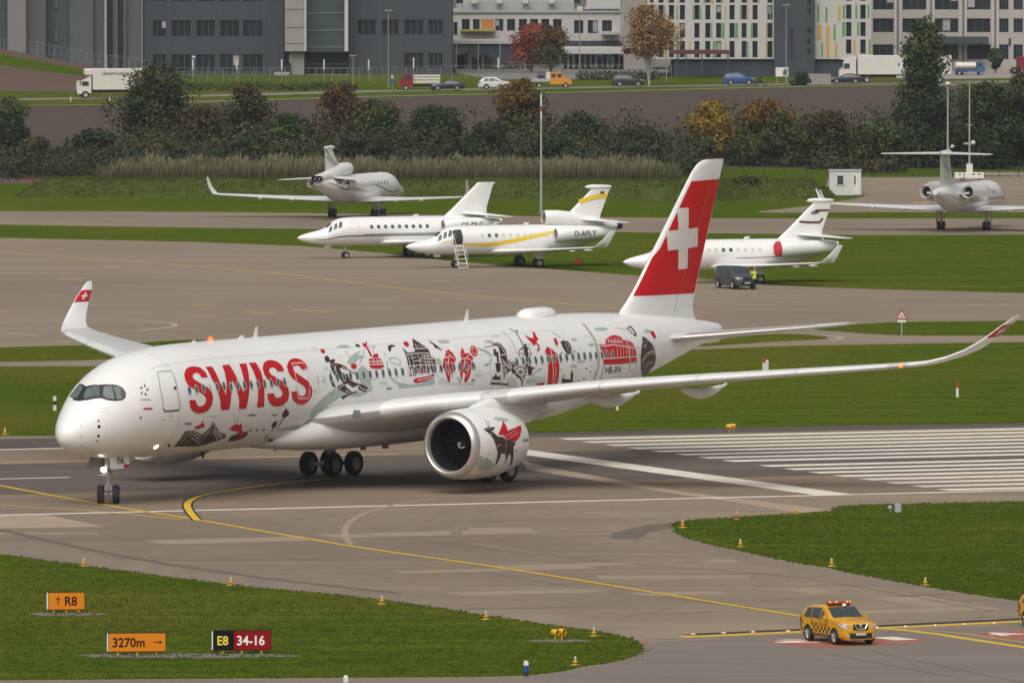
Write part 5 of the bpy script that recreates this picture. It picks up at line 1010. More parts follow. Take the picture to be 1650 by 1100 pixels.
    for s in (1, -1):
        mg = link('main_gear', None, J); ty = 2.15
        for q in (-.2, .2): add_wheel((xm, s*ty+q, .42), (0, 1, 0), .42, .26, mg, fl)
        mb = MB(); mb.tube((xm, s*ty, .42), (xm-.15, s*ty, wz+.2), .11); mb.tube((xm, s*ty-.25, .42), (xm, s*ty+.25, .42), .07); mb.tube((xm, s*ty, .9), (xm+.1, s*ty-s*1.0, wz+.1), .06); mb.build('gear_leg', M_STRUT, mg, xf=fl)
        MB().ext([(xm-.45, s*(ty+.3), wz+.1), (xm+.45, s*(ty+.3), wz+.1), (xm+.35, s*(ty+.4), .75), (xm-.35, s*(ty+.4), .75)], (0, .03, 0)).build('gear_door', M_AIRW, mg, xf=fl)
    if door == 'open':
        decal('doorway', [(L*.205, 106), (L*.247, 106), (L*.247, 44), (L*.237, 40), (L*.213, 40), (L*.205, 46)], M_HATCH, .016, False)
        st_ = link('airstair', None, J); y0, y1, z0, z1 = R*.95, R+1.15, zc-.45, .1
        for k in range(6): t = k/5; MB().box((L*.226, y0+(y1-y0)*t, z0+(z1-z0)*t), (.75, .26, .05)).build('step', M_AIRW, st_, False, fl)
        for s in (-1, 1):
            MB().ext([(L*.226+s*.4, y0, z0-.1), (L*.226+s*.4, y1, z1-.1), (L*.226+s*.4, y1, z1+.08), (L*.226+s*.4, y0, z0+.12)], (.04, 0, 0)).build('stringer', M_AIRW, st_, False, fl)
            mb = MB(); mb.tube((L*.226+s*.4, y0, z0+1.0), (L*.226+s*.4, y1, z1+.9), .025)
            for k in range(3): t = k/2; mb.tube((L*.226+s*.4, y0+(y1-y0)*t, z0+(z1-z0)*t), (L*.226+s*.4, y0+(y1-y0)*t, z0+(z1-z0)*t+.95), .02)
            mb.build('handrail', M_STRUT, st_, xf=fl)
    else:
        for pts in ([(L*.235, 112), (L*.235, 52), (L*.277, 50), (L*.277, 112)],): decal('door_outline', pts, DM['L'], .012, True, .05)
    return J
jet('business_jet', 'white twin-engine jet with a grey cheatline, parked left of the yellow-striped one', 672, 414.5, 21, 18.6, 1.22, 2.3, 19.5, 6.35, 3.75, 7.8, reg='CS-DLC', wins=9, cap=False,
    stripes=(([(.08, 107), (.3, 107), (.62, 106), (.8, 100)], 'grey', .12), ([(.3, 101), (.62, 99), (.82, 93)], 'grey', .06)))
jet('business_jet', 'white three-engine jet with yellow swooshes and its stair door open', 852, 429.5, 21, 18.8, 1.22, 2.3, 19.9, 6.6, 3.95, 7.9, tri=True, reg='D-AFLY', wins=12, wdark=(1, 2), door='open',
    stripes=(([(.15, 84), (.2, 88), (.205, 90)], 'yellow', .06), ([(.25, 106), (.33, 107), (.42, 101), (.5, 88), (.58, 74), (.66, 62), (.72, 58)], 'yellow', .2), ([(.33, 111), (.42, 108), (.5, 97), (.58, 82), (.66, 70)], 'yellow', .13)), finmark=(([(0, .48), (.3, .62), (.65, .68), (.95, .68)], 'yellow', .36), ([(.55, .80), (.75, .80)], 'maroon', .2)))
jet('business_jet', 'white twin-engine jet with red engine covers, half hidden by the red tail', 1207, 455, 20, 18.6, 1.22, 2.3, 20.5, 6.55, 3.85, 7.9, covers=True, wins=9, wdark=(3, 4), blade=True,
    stripes=(([(.5, 103), (.7, 100), (.82, 90)], 'maroon', .05),), finmark=(([(.12, .28), (.5, .25), (.8, .25), (.85, .38)], 'maroon', .16), ([(.3, .55), (.45, .68), (.55, .62), (.45, .52), (.5, .66), (.95, .66)], 'maroon', .14)))
jet('business_jet', 'white three-engine jet seen from behind beyond the others, tail towards us', 570, 350.5, 250, 22.6, 1.38, 2.7, 26, 6.75, 3.95, 9.2, tri=True, wins=12, winglet=1.15, eng=(.62, .9),
    stripes=(([(.2, 106), (.27, 112), (.34, 104), (.42, 86), (.5, 76)], 'grey', .09), ([(.72, 62), (.78, 92), (.82, 98), (.95, 70)], 'grey', .1)), finmark=(([(.1, .1), (.5, .45), (.9, .95)], 'grey', .1), ([(.35, .1), (.9, .6)], 'grey', .08)))
jet('business_jet', 'white jet with a high T-shaped tail seen from behind near the right edge', 1553, 371, 253, 24.5, 1.38, 2.95, 25.0, 7.3, 7.2, 10.3, tt=True, wins=8, winglet=.9, eng=(.62, .84),
    stripes=(([(.1, 100), (.4, 98), (.75, 106), (.95, 92)], 'grey', .08),), finmark=(([(.0, .0), (.35, .25), (.75, .55)], 'grey', .1), ([(.45, .84), (.55, .84)], 'red', .12)))
# ---------------------------------------------------------------- road vehicles
M_CARGLASS = mat('car_glass', (.045, .058, .062), .06, var=.2, scale=1.2, obj=True, spec=.8)
M_PLASTIC = mat('black_plastic', (.02, .02, .021), .55)
M_ALLOY = mat('alloy_wheel', (.45, .45, .45), .35, .6)
M_HEAD = mat('headlamp', (.5, .5, .49), .15)
M_TAILL = mat('tail_lamp', (.35, .01, .01), .25)
M_CHROME = mat('chrome', (.75, .75, .75), .15, .9)
SUV = ([(0, .62), (.04, .88), (.22, 1.03), (1.0, 1.14), (1.22, 1.18), (2.05, 1.62), (2.55, 1.71), (3.75, 1.64), (4.15, 1.52), (4.55, 1.12), (4.65, .9), (4.69, .62)], 1.08)
SALOON = ([(0, .5), (.06, .66), (.3, .80), (1.2, .93), (1.4, .97), (2.2, 1.38), (2.7, 1.45), (3.4, 1.40), (4.1, 1.08), (4.5, 1.02), (4.64, .85), (4.69, .55)], .92)
VAN = ([(0, .62), (.05, .85), (.25, 1.02), (.8, 1.13), (.95, 1.18), (1.65, 1.72), (2.1, 1.80), (4.3, 1.78), (4.6, 1.7), (4.66, 1.1), (4.69, .6)], 1.08)
CW = pchip([0, .06, .2, .5, 1.1, 3.7, 4.3, 4.6, 4.69], [.60, .74, .84, .90, .92, .92, .88, .80, .68])
def car(name, label, loc, rz, paint, shape=SUV, L=4.69, detail=True, group='cars on the road', scale=1.0, taxi=None, cat='car', glass_side=None):
    c = thing(name, label, cat, loc, rz, group); k = L/4.69
    zt, belt0 = pchip([p[0] for p in shape[0]], [p[1] for p in shape[0]]), shape[1]
    roof = max(p[1] for p in shape[0])
    def sec(x):
        w, t = CW(x), zt(x); b = min(belt0+.02*x, t-.05); wr = w*.965-max(t-b, .05)*.30
        return [(0, .26), (w*.84, .26), (w*.97, .36), (w, .58), (w*.995, .8 if b > .85 else b-.05), (w*.965, b), (wr+.015, t-.08), (wr-.09, t-.012), (0, t+.02)]
    X = lambda x, y, z: ((L/2-x*k), -y, z)                # front at +x of the local frame; y>0 is the car's right side
    xs_ = [0, .02, .05, .1, .2, .3, .5, .8, 1.1, 1.28, 1.5, 1.8, 2.1, 2.35, 2.6, 3.0, 3.4, 3.85, 4.05, 4.2, 4.36, 4.52, 4.6, 4.64, 4.69]
    rings = []
    for x in xs_:
        h = sec(x); rings.append([X(x, y, z) for y, z in h]+[X(x, -y, z) for y, z in reversed(h[1:-1])])
    body = MB().loft(rings).build('body', paint, c, ang=40)
    def side(x, z, off, s):
        h = sec(x)
        for (y0, z0), (y1, z1) in zip(h[1:], h[2:]):
            if z0 <= z <= z1: return X(x, s*(y0+(y1-y0)*(z-z0)/max(z1-z0, 1e-6)+off), z)
        return X(x, s*(h[6][0]+off), z)
    def sdec(nm, poly, m, off=.008, sides=(1, -1), par=body):
        for s in sides:
            V, F = cdt(poly, .25); MB().add([side(x, z, off, s) for x, z in V], F).build(nm, m, par)
    gx = [p[0] for p in shape[0]]; w0, w1, r0, r1 = gx[4], gx[5], gx[7], gx[9]
    b = belt0+.04; tp = roof-.13
    q0 = w0+.25
    for a0, a1, b0, b1 in ((q0+.22, q0+.95, 2.35, 2.35), (2.42, 2.42, 3.28, 3.28), (3.34, 3.34, 4.05, 3.8)):
        if shape is SALOON and a0 > 3: a0, a1, b0, b1 = 3.34, 3.34, 3.75, 3.5
        if shape is VAN and a0 > 3: b1 = 4.2; b0 = 4.3
        if shape is VAN: a1 -= .15 if a0 < 2 else 0
        tq = lambda x: min(tp, zt(x)-.12)
        sdec('side_window', [(a0, b), (b0, b+.02), (b1, tq(b1)), (a1, tq(a1))], M_CARGLASS)
    def topd(nm, x0, x1, f0, f1, m, off=.024):
        mb = MB(); n = 8
        for i in range(n+1):
            x = x0+(x1-x0)*i/n; h = sec(x); t = zt(x); f = f0+(f1-f0)*i/n
            for j in range(9): q = -1+j/4; mb.v.append(X(x, q*h[6][0]*f, t+.02*(1-abs(q))+off-.02*abs(q)))
        mb.f = [(i*9+j, i*9+j+1, (i+1)*9+j+1, (i+1)*9+j) for i in range(n) for j in range(8)]; mb.mi = [0]*len(mb.f)
        return mb.build(nm, m, body)
    topd('windscreen', w0+.06, w1-.02, .86, .9, M_CARGLASS); topd('rear_window', r0+.12 if shape is not VAN else 4.58, r1-.12 if shape is not VAN else 4.65, .86, .82, M_CARGLASS)
    for s in (1, -1):
        for x in (.86, 3.58):
            mb = MB(); cx = Vector(X(x, s*(.925), .36)); nrm = Vector((0, -s, 0))
            n = 16; mb.poly([tuple(Vector(X(x+.42*cos(2*pi*i/n), s*.926, max(.2, .37+.42*sin(2*pi*i/n))))) for i in range(n)]); mb.build('wheel_arch', M_PLASTIC, body)
            t, r = MB(), MB(); wheel(t, r, X(x, s*.83, .36), (0, 1, 0), .36, .24)
            wl = t.build('wheel', M_TYRE, c)
            sp = MB(); sp.lathe([(0, .02), (.01, .07), (.0, .215), (-.02, .23)], X(x, s*.945, .35), (0, -s, 0), 16)
            for i in range(5):
                a = 2*pi*i/5; p = Vector(X(x, s*.95, .35)); sp.tube(p, p+Vector((.21*cos(a), 0, .21*sin(a))), .03, n=5)
            sp.build('rim', M_ALLOY, wl)
        hz = belt0-.22
        for nm_, poly, m_ in (('headlight', [(.015, hz-.10), (.12, hz-.06), (.55, hz+.10), (.5, hz+.13), (.1, hz+.10), (.015, hz+.04)], M_HEAD), ('tail_light', [(4.3, belt0+.02), (4.58, belt0-.02), (4.655, belt0-.10), (4.66, belt0-.24), (4.5, belt0-.22)], M_TAILL)):
            V, F = cdt(poly, .04); MB().add([side(x, z, .03, s) for x, z in V], F).build(nm_, m_, body)
        MB().box(X(1.62, s*1.0, belt0+.13), (.14, .24, .17), 0, .8).build('mirror', paint, c)
    MB().box(X(.0, 0, .43), (.06, 1.1, .22)).build('lower_grille', M_PLASTIC, body); MB().box(X(.0, 0, belt0-.24), (.05, .74, .24)).build('grille', M_PLASTIC, body)
    MB().box(X(-.03, 0, .52), (.02, .5, .11)).build('number_plate', mat('plate', (.6, .6, .55), .5), body)
    if taxi:                                             # airfield guide car
        mb = MB(); pts = [X(-.035, -.34, belt0-.10), X(-.04, -.2, belt0-.32), X(-.04, .2, belt0-.32), X(-.035, .34, belt0-.10)]
        for p, q in zip(pts, pts[1:]): mb.tube(p, q, .035, n=6)
        mb.build('grille_trim', M_CHROME, body)
        MB().lathe([(0, .07), (.01, .06)], X(-.04, 0, belt0-.18), (1, 0, 0), 12, True, True).build('front_emblem', M_CHROME, body)
        MB().box(X(.02, 0, .33), (.1, 1.15, .035)).build('bumper_trim', M_CHROME, body)
        for s in (1, -1): MB().lathe([(0, .06), (.03, .05)], X(.03, s*.62, .47), (1, 0, 0), 10, True, True).build('fog_light', M_HEAD, body)
        for s in (1, -1):
            for r_ in range(3):
                for i in range(22):
                    x = .35+.19*i; z = .48+.15*r_
                    if (i+r_) % 2 or hypot(x-.86, z-.36) < .47 or hypot(x-3.58, z-.36) < .47 or x > 4.4 or x < 1.25: continue
                    if r_ == 2 and x < 2.6: continue
                    sdec('check_square', [(x, z), (x+.17, z), (x+.17, z+.135), (x, z+.135)], M_PLASTIC, .010, (s,))
            for k_ in range(9): sdec('side_lettering', [(1.6+.095*k_, .81), (1.66+.095*k_, .81), (1.66+.095*k_, .81+(.075, .11, .085)[k_ % 3]), (1.6+.095*k_, .81+(.11, .07, .09)[k_ % 3])], mat('orange_print', (.5, .12, .02), .5), .012, (s,))
            for z0 in (0,): MB().add([side(x, z, .004, s) for x, z in ((1.25, .36), (3.2, .36), (3.2, .43), (1.25, .43))], [(0, 1, 2, 3)]).build('sill', M_PLASTIC, body)
        for s in (1, -1): MB().tube(X(2.3, s*.58, 1.70), X(3.85, s*.58, 1.63), .025, n=6).build('roof_rail', M_STRUT, c)
        for s in (1, -1):
            for x_ in (1.55, 2.39, 3.31): sdec('door_gap', [(x_, .48), (x_+.018, .48), (x_+.018, 1.06), (x_, 1.06)], M_PLASTIC, .006, (s,))
            sdec('window_trim', [(1.62, 1.085), (4.05, 1.105), (4.0, 1.125), (1.66, 1.11)], M_PLASTIC, .012, (s,))
            for x_ in (2.2, 3.1): sdec('door_handle', [(x_, .98), (x_+.16, .985), (x_+.16, 1.01), (x_, 1.005)], M_PLASTIC, .02, (s,))
        lb = MB().box(X(2.25, 0, 1.80), (.3, 1.2, .11), bev=.03).build('light_bar', mat('amber_housing', (.38, .06, .012), .3), c)
        for y in (-.5, -.36, .18, .5):
            MB().lathe([(0, .06), (.04, .05), (.05, .01)], X(2.15, y, 1.81), (1, 0, 0), 10).build('beacon_lamp', mat('amber_glow', (1, .33, .05), .3, emit=2.4), lb)
        MB().box(X(2.3, 0, 1.71), (.2, 1.0, .08)).build('bar_bracket', M_PLASTIC, lb)
        MB().lathe([(0, .1), (.08, .1), (.12, .04)], X(2.0, -.15, 1.66), (0, 0, 1), 12, c1=True).build('antenna_dome', M_AIRW, c)
    return c
def at_px(px, py): return tuple(ground(px, py))
M_YCAR = mat('yellow_car_paint', (.66, .33, .012), .3, coat=.6, var=.03, scale=2, obj=True)
H1 = radians(-65.5)
car('airfield_car', 'yellow airfield guide car with black checks and a lit amber light bar', at_px(1350, 1034), H1, M_YCAR, SUV, taxi=True, group='yellow guide cars')
car('airfield_car', 'yellow airfield guide car cut off by the right edge of the picture', at_px(1701, 1011), H1, M_YCAR, SUV, taxi=True, group='yellow guide cars')
car('van', 'dark grey van with lit headlights parked beside the covered jet', at_px(1184, 464.5), radians(-66), mat('grey_van_paint', (.06, .068, .075), .35, coat=.4), VAN, L=4.7, group=None, cat='van')
far = [('parked_car', 'dark blue-black saloon following the red flatbed truck', 722, 146, 182, (.02, .026, .032), SALOON, 4.6), ('parked_car', 'white off-road car on the road behind the orange bush', 797, 144, 4, (.62, .61, .58), SUV, 4.6),
       ('parked_car', 'dark estate car on the road left of the birch trunk', 1011, 139.5, 4, (.022, .024, .03), SUV, 4.5), ('parked_car', 'bright blue car on the road next to the motorcycle', 1190, 137, 3, (.02, .07, .24), SUV, 4.5),
       ('parked_car', 'dark saloon in front of the white articulated lorry', 1364, 135, 182, (.018, .024, .03), SALOON, 4.6), ('parked_car', 'black car waiting by the small tree near the office entrance', 1605, 112, 15, (.02, .02, .022), SUV, 4.6), ('parked_car', 'pale car parked in the yard behind the wire fence', 838, 111, 5, (.12, .13, .14), SALOON, 4.5)]
for nm, lb, px, py, dg, col, shp, L in far:
    car('road_car', lb, at_px(px, py), radians(dg), mat('paint_%d' % px, col, .3, coat=.5), shp, L, group='cars beyond the field')
M_TRUCKW = mat('truck_white', (.66, .63, .57), .45, var=.04, scale=1, obj=True)
def truck_wheels(t, xs_, w=1.15, r=.5):
    for x in xs_:
        for s in (1, -1): add_wheel((x, s*w, r), (0, 1, 0), r, .3, t, None)
def box_truck():
    t = thing('box_truck', 'white box lorry with dark lettering on its side, left of the big tree', 'truck', at_px(183, 158), pi+.12, None)
    MB().box((-.9, 0, 2.55), (7.6, 2.5, 2.85), bev=.04).build('cargo_box', M_TRUCKW, t); 
    cab = MB().loft([[(3.1, y, z) for y, z in ((-1.2, .7), (1.2, .7), (1.2, 3.0), (-1.2, 3.0))], [(4.9, y, z) for y, z in ((-1.2, .55), (1.2, .55), (1.2, 2.2), (-1.2, 2.2))], [(5.0, y, z) for y, z in ((-1.15, .6), (1.15, .6), (1.15, 1.9), (-1.15, 1.9))]]).build('cab', M_TRUCKW, t, False)
    MB().add([(4.88+.01, -1.0, 2.18), (4.88+.01, 1.0, 2.18), (3.75, 1.0, 2.78), (3.75, -1.0, 2.78)], [(0, 1, 2, 3)]).build('windscreen', M_CARGLASS, cab, False)
    for s in (1, -1):
        MB().box((3.9, s*1.21, 1.95), (.9, .02, .6)).build('side_window', M_CARGLASS, cab)
        MB().box((4.96, s*.85, 1.0), (.1, .4, .2)).build('headlight', M_HEAD, cab); MB().box((4.6, s*1.35, 2.1), (.12, .2, .5)).build('mirror', M_PLASTIC, cab)
        v, f = text_mesh('ulmerrunning', .5, .01); W = max(p[0] for p in v)
        MB().add([((-1 if s > 0 else 1)*(x/W*3.6-1.8)-.2, s*1.262, 3.1+z) for x, z in v], f).build('side_lettering', DM['D'], t, False)
    MB().box((3.4, 0, 3.5), (1.2, 2.3, .9), bev=.15).build('roof_unit', M_TRUCKW, t); MB().box((4.97, 0, .75), (.08, 2.0, .3)).build('bumper', M_PLASTIC, cab)
    MB().box((-.5, 0, .95), (8.0, 1.0, .35)).build('chassis', M_PLASTIC, t); truck_wheels(t, (3.9, -2.6))
box_truck()
def semi():
    t = thing('articulated_lorry', 'long white articulated lorry beside the office block, partly behind the tall tree', 'truck', at_px(1432, 133.5), pi+.03, None)
    MB().box((-2.2, 0, 2.55), (13.4, 2.5, 2.7), bev=.04).build('trailer', M_TRUCKW, t)
    rg = [[(x, y, z) for y, z in ((-1.22, zb), (1.22, zb), (1.22, z1), (-1.22, z1))] for x, zb, z1 in ((4.75, .6, 3.75), (5.6, .6, 3.7), (6.4, .6, 3.3), (7.0, .5, 1.85), (7.12, .5, 1.7))]
    cab = MB().loft(rg).build('cab', M_TRUCKW, t, False)
    MB().add([(6.98, -1.05, 1.95), (6.98, 1.05, 1.95), (6.53, 1.05, 3.05), (6.53, -1.05, 3.05)], [(0, 1, 2, 3)]).build('windscreen', M_CARGLASS, cab, False)
    for s in (1, -1):
        MB().box((6.05, s*1.23, 2.4), (.8, .02, .75)).build('side_window', M_CARGLASS, cab); MB().box((7.1, s*.9, .95), (.08, .4, .25)).build('headlight', M_HEAD, cab); MB().box((6.7, s*1.4, 2.5), (.12, .2, .6)).build('mirror', M_PLASTIC, cab)
        MB().box((-3.5, s*1.2, .85), (5, .04, .4)).build('side_guard', M_STRUT, t)
    MB().box((6.65, 0, 3.38), (.5, 2.2, .12)).build('sun_visor', M_TRUCKW, cab); MB().box((7.12, 0, .65), (.1, 2.3, .3)).build('bumper', M_PLASTIC, cab); MB().box((0, 0, .95), (12, 1, .3)).build('chassis', M_PLASTIC, t)
    truck_wheels(t, (6.3, 3.2, -4.6, -5.9, -7.2))
semi()
def flatbed():
    t = thing('flatbed_truck', 'red flatbed truck with pale slatted sides in front of the dark hall', 'truck', at_px(677, 145.5), pi+.03, None); M_R = mat('truck_red', (.22, .012, .016), .4)
    cab = MB().loft([[(x, y, z) for y, z in ((-1.05, zb), (1.05, zb), (1.05, z1), (-1.05, z1))] for x, zb, z1 in ((1.0, .5, 2.25), (2.2, .5, 2.3), (2.75, .5, 1.4), (2.95, .5, 1.2))]).build('cab', M_R, t, False)
    MB().add([(2.72, -.9, 1.5), (2.72, .9, 1.5), (2.28, .9, 2.2), (2.28, -.9, 2.2)], [(0, 1, 2, 3)]).build('windscreen', M_CARGLASS, cab, False)
    for s in (1, -1):
        MB().box((1.75, s*1.06, 1.75), (.8, .02, .6)).build('side_window', M_CARGLASS, cab); MB().box((2.94, s*.8, .85), (.06, .3, .2)).build('headlight', M_HEAD, cab)
        for z in (1.2, 1.6, 2.0): MB().box((-.9, s*1.1, z), (3.7, .05, .22)).build('side_board', M_TRUCKW, t)
        for x in (-2.7, -.9, .8): MB().box((x, s*1.14, 1.6), (.1, .06, 1.2)).build('stake', M_STRUT, t)
    MB().box((-.9, 0, 1.0), (3.8, 2.2, .15)).build('bed', M_STRUT, t); MB().box((0, 0, .7), (5.2, .9, .25)).build('chassis', M_PLASTIC, t); truck_wheels(t, (2.0, -1.8), .95, .4)
flatbed()
def pickup():
    t = thing('works_truck', 'orange double-cab works truck with a low bed, right of the orange bush', 'truck', at_px(889, 141.5), .04, None); M_O = mat('truck_orange', (.62, .25, .02), .4)
    cab = MB().loft([[(x, y, z) for y, z in ((-1.0, .5), (1.0, .5), (1.0, z1), (-1.0, z1))] for x, z1 in ((-.3, 2.15), (1.2, 2.2), (1.9, 1.4), (2.6, 1.15), (2.75, .9))]).build('cab', M_O, t, False)
    MB().add([(1.88, -.85, 1.5), (1.88, .85, 1.5), (1.3, .85, 2.12), (1.3, -.85, 2.12)], [(0, 1, 2, 3)]).build('windscreen', M_CARGLASS, cab, False)
    for s in (1, -1):
        for x in (.2, 1.05): MB().box((x, s*1.01, 1.7), (.6, .02, .5)).build('side_window', M_CARGLASS, cab)
        MB().box((2.72, s*.75, .9), (.08, .3, .2)).build('headlight', M_HEAD, cab); MB().box((-1.7, s*1.0, 1.1), (2.6, .05, .4)).build('side_board', M_STRUT, t)
    MB().box((-.55, 0, 1.6), (.5, 1.9, 1.2)).build('tool_locker', M_TRUCKW, t); MB().box((-1.7, 0, .9), (2.7, 2.0, .12)).build('bed', M_STRUT, t); MB().box((-1.5, 0, 1.5), (.8, .8, .6), .4).build('load', mat('blue_load', (.03, .05, .12), .7), t)
    truck_wheels(t, (1.9, -1.8), .9, .38)
pickup()
def tipper():
    t = thing('tanker_truck', 'blue and white lorry standing in front of the office entrance', 'truck', at_px(1562, 121), .15, None); t.scale = (.72,)*3; M_B = mat('truck_blue', (.04, .13, .28), .4)
    MB().loft([[(x, 1.1*cos(a), 1.9+.75*sin(a)) for a in [2*pi*i/12 for i in range(12)]] for x in (-3.0, 1.2)]).build('tank', M_TRUCKW, t)
    cab = MB().loft([[(x, y, z) for y, z in ((-1.1, .6), (1.1, .6), (1.1, z1), (-1.1, z1))] for x, z1 in ((1.4, 2.6), (2.5, 2.6), (3.0, 1.6))]).build('cab', M_B, t, False)
    for s in (1, -1): MB().box((2.0, s*1.11, 2.0), (.7, .02, .6)).build('side_window', M_CARGLASS, cab)
    MB().box((0, 0, .9), (6, 1.4, .5)).build('chassis', M_B, t); truck_wheels(t, (2.2, -1.2, -2.3), .95, .45)
    t = thing('red_truck', 'red lorry cab cut off by the right edge near the office', 'truck', at_px(1653, 118), .2, None); M_R = MATS['truck_red']
    cab = MB().loft([[(x, y, z) for y, z in ((-1.1, .6), (1.1, .6), (1.1, z1), (-1.1, z1))] for x, z1 in ((-1.2, 2.4), (1.0, 2.5), (1.6, 1.5))]).build('cab', M_R, t, False)
    for s in (1, -1): MB().box((.2, s*1.11, 1.9), (.9, .02, .55)).build('side_window', M_CARGLASS, cab)
    MB().box((0, 0, .6), (3.2, 1.6, .3)).build('chassis', M_PLASTIC, t); truck_wheels(t, (.9, -.9), .9, .4)
tipper()
# motorcycle with rider
mo = thing('motorcycle', 'small dark motorcycle riding behind the bright blue car', 'motorcycle', at_px(1225, 138.5), 0.05)
for x in (-.65, .65): MB().lathe([(-.06, .2), (-.07, .29), (0, .32), (.07, .29), (.06, .2)], (x, 0, .32), (0, 1, 0), 16).build('wheel', M_TYRE, mo)
MB().box((0, 0, .62), (.9, .28, .3), bev=.08).build('body', M_PLASTIC, mo); mb = MB(); mb.tube((.65, 0, .32), (.42, 0, 1.0), .05); mb.tube((.4, -.35, 1.05), (.4, .35, 1.05), .025); mb.build('fork', M_STRUT, mo)
def person(name, label, loc, rz, mats, pose='stand', group=None):
    """one continuous skinned body, coloured by height"""
    o = {'stand': dict(hip=(0, 0, .92), neck=(0, 0, 1.48), head=(0, 0, 1.68), el=(-.02, .27, 1.2), ha=(.1, .26, .98), kn=(.02, .1, .5), fo=(0, .1, .06), toe=(.16, .12, .04)),
         'photo': dict(hip=(0, 0, .92), neck=(0, 0, 1.48), head=(.02, 0, 1.68), el=(.14, .27, 1.28), ha=(.32, .08, 1.52), kn=(.02, .11, .5), fo=(0, .12, .06), toe=(.16, .13, .04)),
         'ride': dict(hip=(-.2, 0, .82), neck=(.02, 0, 1.36), head=(.06, 0, 1.58), el=(.18, .3, 1.12), ha=(.4, .28, 1.06), kn=(.2, .2, .72), fo=(-.05, .2, .35), toe=(.1, .2, .32))}[pose]
    V = []; E_ = []; R_ = []
    def n(p, r): V.append(p); R_.append(r); return len(V)-1
    hip = n(o['hip'], .15); mid = n(tuple((a+b)/2 for a, b in zip(o['hip'], o['neck'])), .15); ch = n(tuple(a*.2+b*.8 for a, b in zip(o['hip'], o['neck'])), .155); nk = n(o['neck'], .06); hd = n(o['head'], .1); ht = n((o['head'][0], 0, o['head'][2]+.1), .075)
    E_ += [(hip, mid), (mid, ch), (ch, nk), (nk, hd), (hd, ht)]
    for s in (1, -1):
        m = lambda p: (p[0], p[1]*s, p[2]); c = V[ch]
        sh = n((c[0], s*.19, c[2]+.03), .075); el = n(m(o['el']), .05); ha = n(m(o['ha']), .035); fi = n((m(o['ha'])[0]+.07, m(o['ha'])[1]*.9, m(o['ha'])[2]-.03), .028); E_ += [(ch, sh), (sh, el), (el, ha), (ha, fi)]
        th = n((o['hip'][0]*.9, s*.1, o['hip'][2]-.08), .1); kn = n(m(o['kn']), .065); fo = n(m(o['fo']), .045); to = n(m(o['toe']), .04); E_ += [(hip, th), (th, kn), (kn, fo), (fo, to)]
    me = bpy.data.meshes.new('body'); me.from_pydata(V, E_, [])
    ob = bpy.data.objects.new('tmp', me); COL.objects.link(ob)
    sk = ob.modifiers.new('s', 'SKIN'); ob.modifiers.new('d', 'SUBSURF').levels = 1
    for i, r in enumerate(R_): me.skin_vertices[0].data[i].radius = (r, r)
    me.skin_vertices[0].data[hip].use_root = True
    dg = bpy.context.evaluated_depsgraph_get(); nm = bpy.data.meshes.new_from_object(ob.evaluated_get(dg)); bpy.data.objects.remove(ob)
    nm.materials.clear()
    for m in mats: nm.materials.append(m)
    hz = o['hip'][2]
    for p in nm.polygons: z = p.center.z; p.material_index = 0 if z < hz-.02 else (1 if z < o['neck'][2]-.02 else 2); p.use_smooth = True
    return link(name, nm, None, loc, rz, label=label, category='person', group=group)
M_SKIN = mat('skin', (.42, .26, .19), .6); M_DARKC = mat('dark_clothes', (.02, .022, .028), .85); M_HIVIS = mat('hi_vis', (.55, .72, .03), .6, emit=.05)
person('person', 'person in a yellow vest and dark trousers standing by the grey van', at_px(1216, 467), radians(150), [M_DARKC, M_HIVIS, M_SKIN], 'photo')
person('person', 'motorcycle rider in dark clothes and helmet', at_px(1225, 138.5), .05, [M_DARKC, M_DARKC, M_PLASTIC], 'ride')
person('person', 'person in a yellow jacket beside the small white cabin', at_px(1379, 312.5), radians(-80), [M_DARKC, M_HIVIS, M_SKIN])
person('person', 'person in black standing at the corner of the dark hall', at_px(738, 108), radians(-90), [M_DARKC, M_DARKC, M_SKIN])
# ---------------------------------------------------------------- airfield furniture
M_SIGNO = mat('sign_orange', (.72, .225, .006), .55, spec=.2); M_SIGNR = mat('sign_red', (.27, .003, .006), .55, spec=.15); M_SIGNB = mat('sign_black', (.006, .006, .007), .6, spec=.15)
M_CONC = mat('concrete_pad', (.17, .15, .125), .9, var=.25, scale=2); M_LAMPY = mat('lamp_yellow', (.74, .40, .012), .4); M_SIGNY = mat('sign_yellow_text', (.75, .55, .03), .5, emit=.1); M_SIGNW = mat('sign_white_text', (.75, .7, .68), .5, emit=.1)
def pad(px, py, w, d, parent=None):
    g = ground(px, py); rng = random.Random(int(px)); n = 22
    pts = [(g.x+w/2*cos(2*pi*i/n)*(1+.25*rng.random()), g.y+d/2*sin(2*pi*i/n)*(1+.3*rng.random()), .016) for i in range(n)]
    return MB().poly(pts).build('concrete_base', M_CONC, None, False, kind='structure')
def arrow(x, up, s=1.0):
    p = [(-.045, -.42), (.045, -.42), (.045, .25), (.2, .08), (.2, .2), (0, .42), (-.2, .2), (-.2, .08), (-.045, .25)]
    return [(x+(a if up else b)*s, .5+(b if up else -a)*s) for a, b in p]
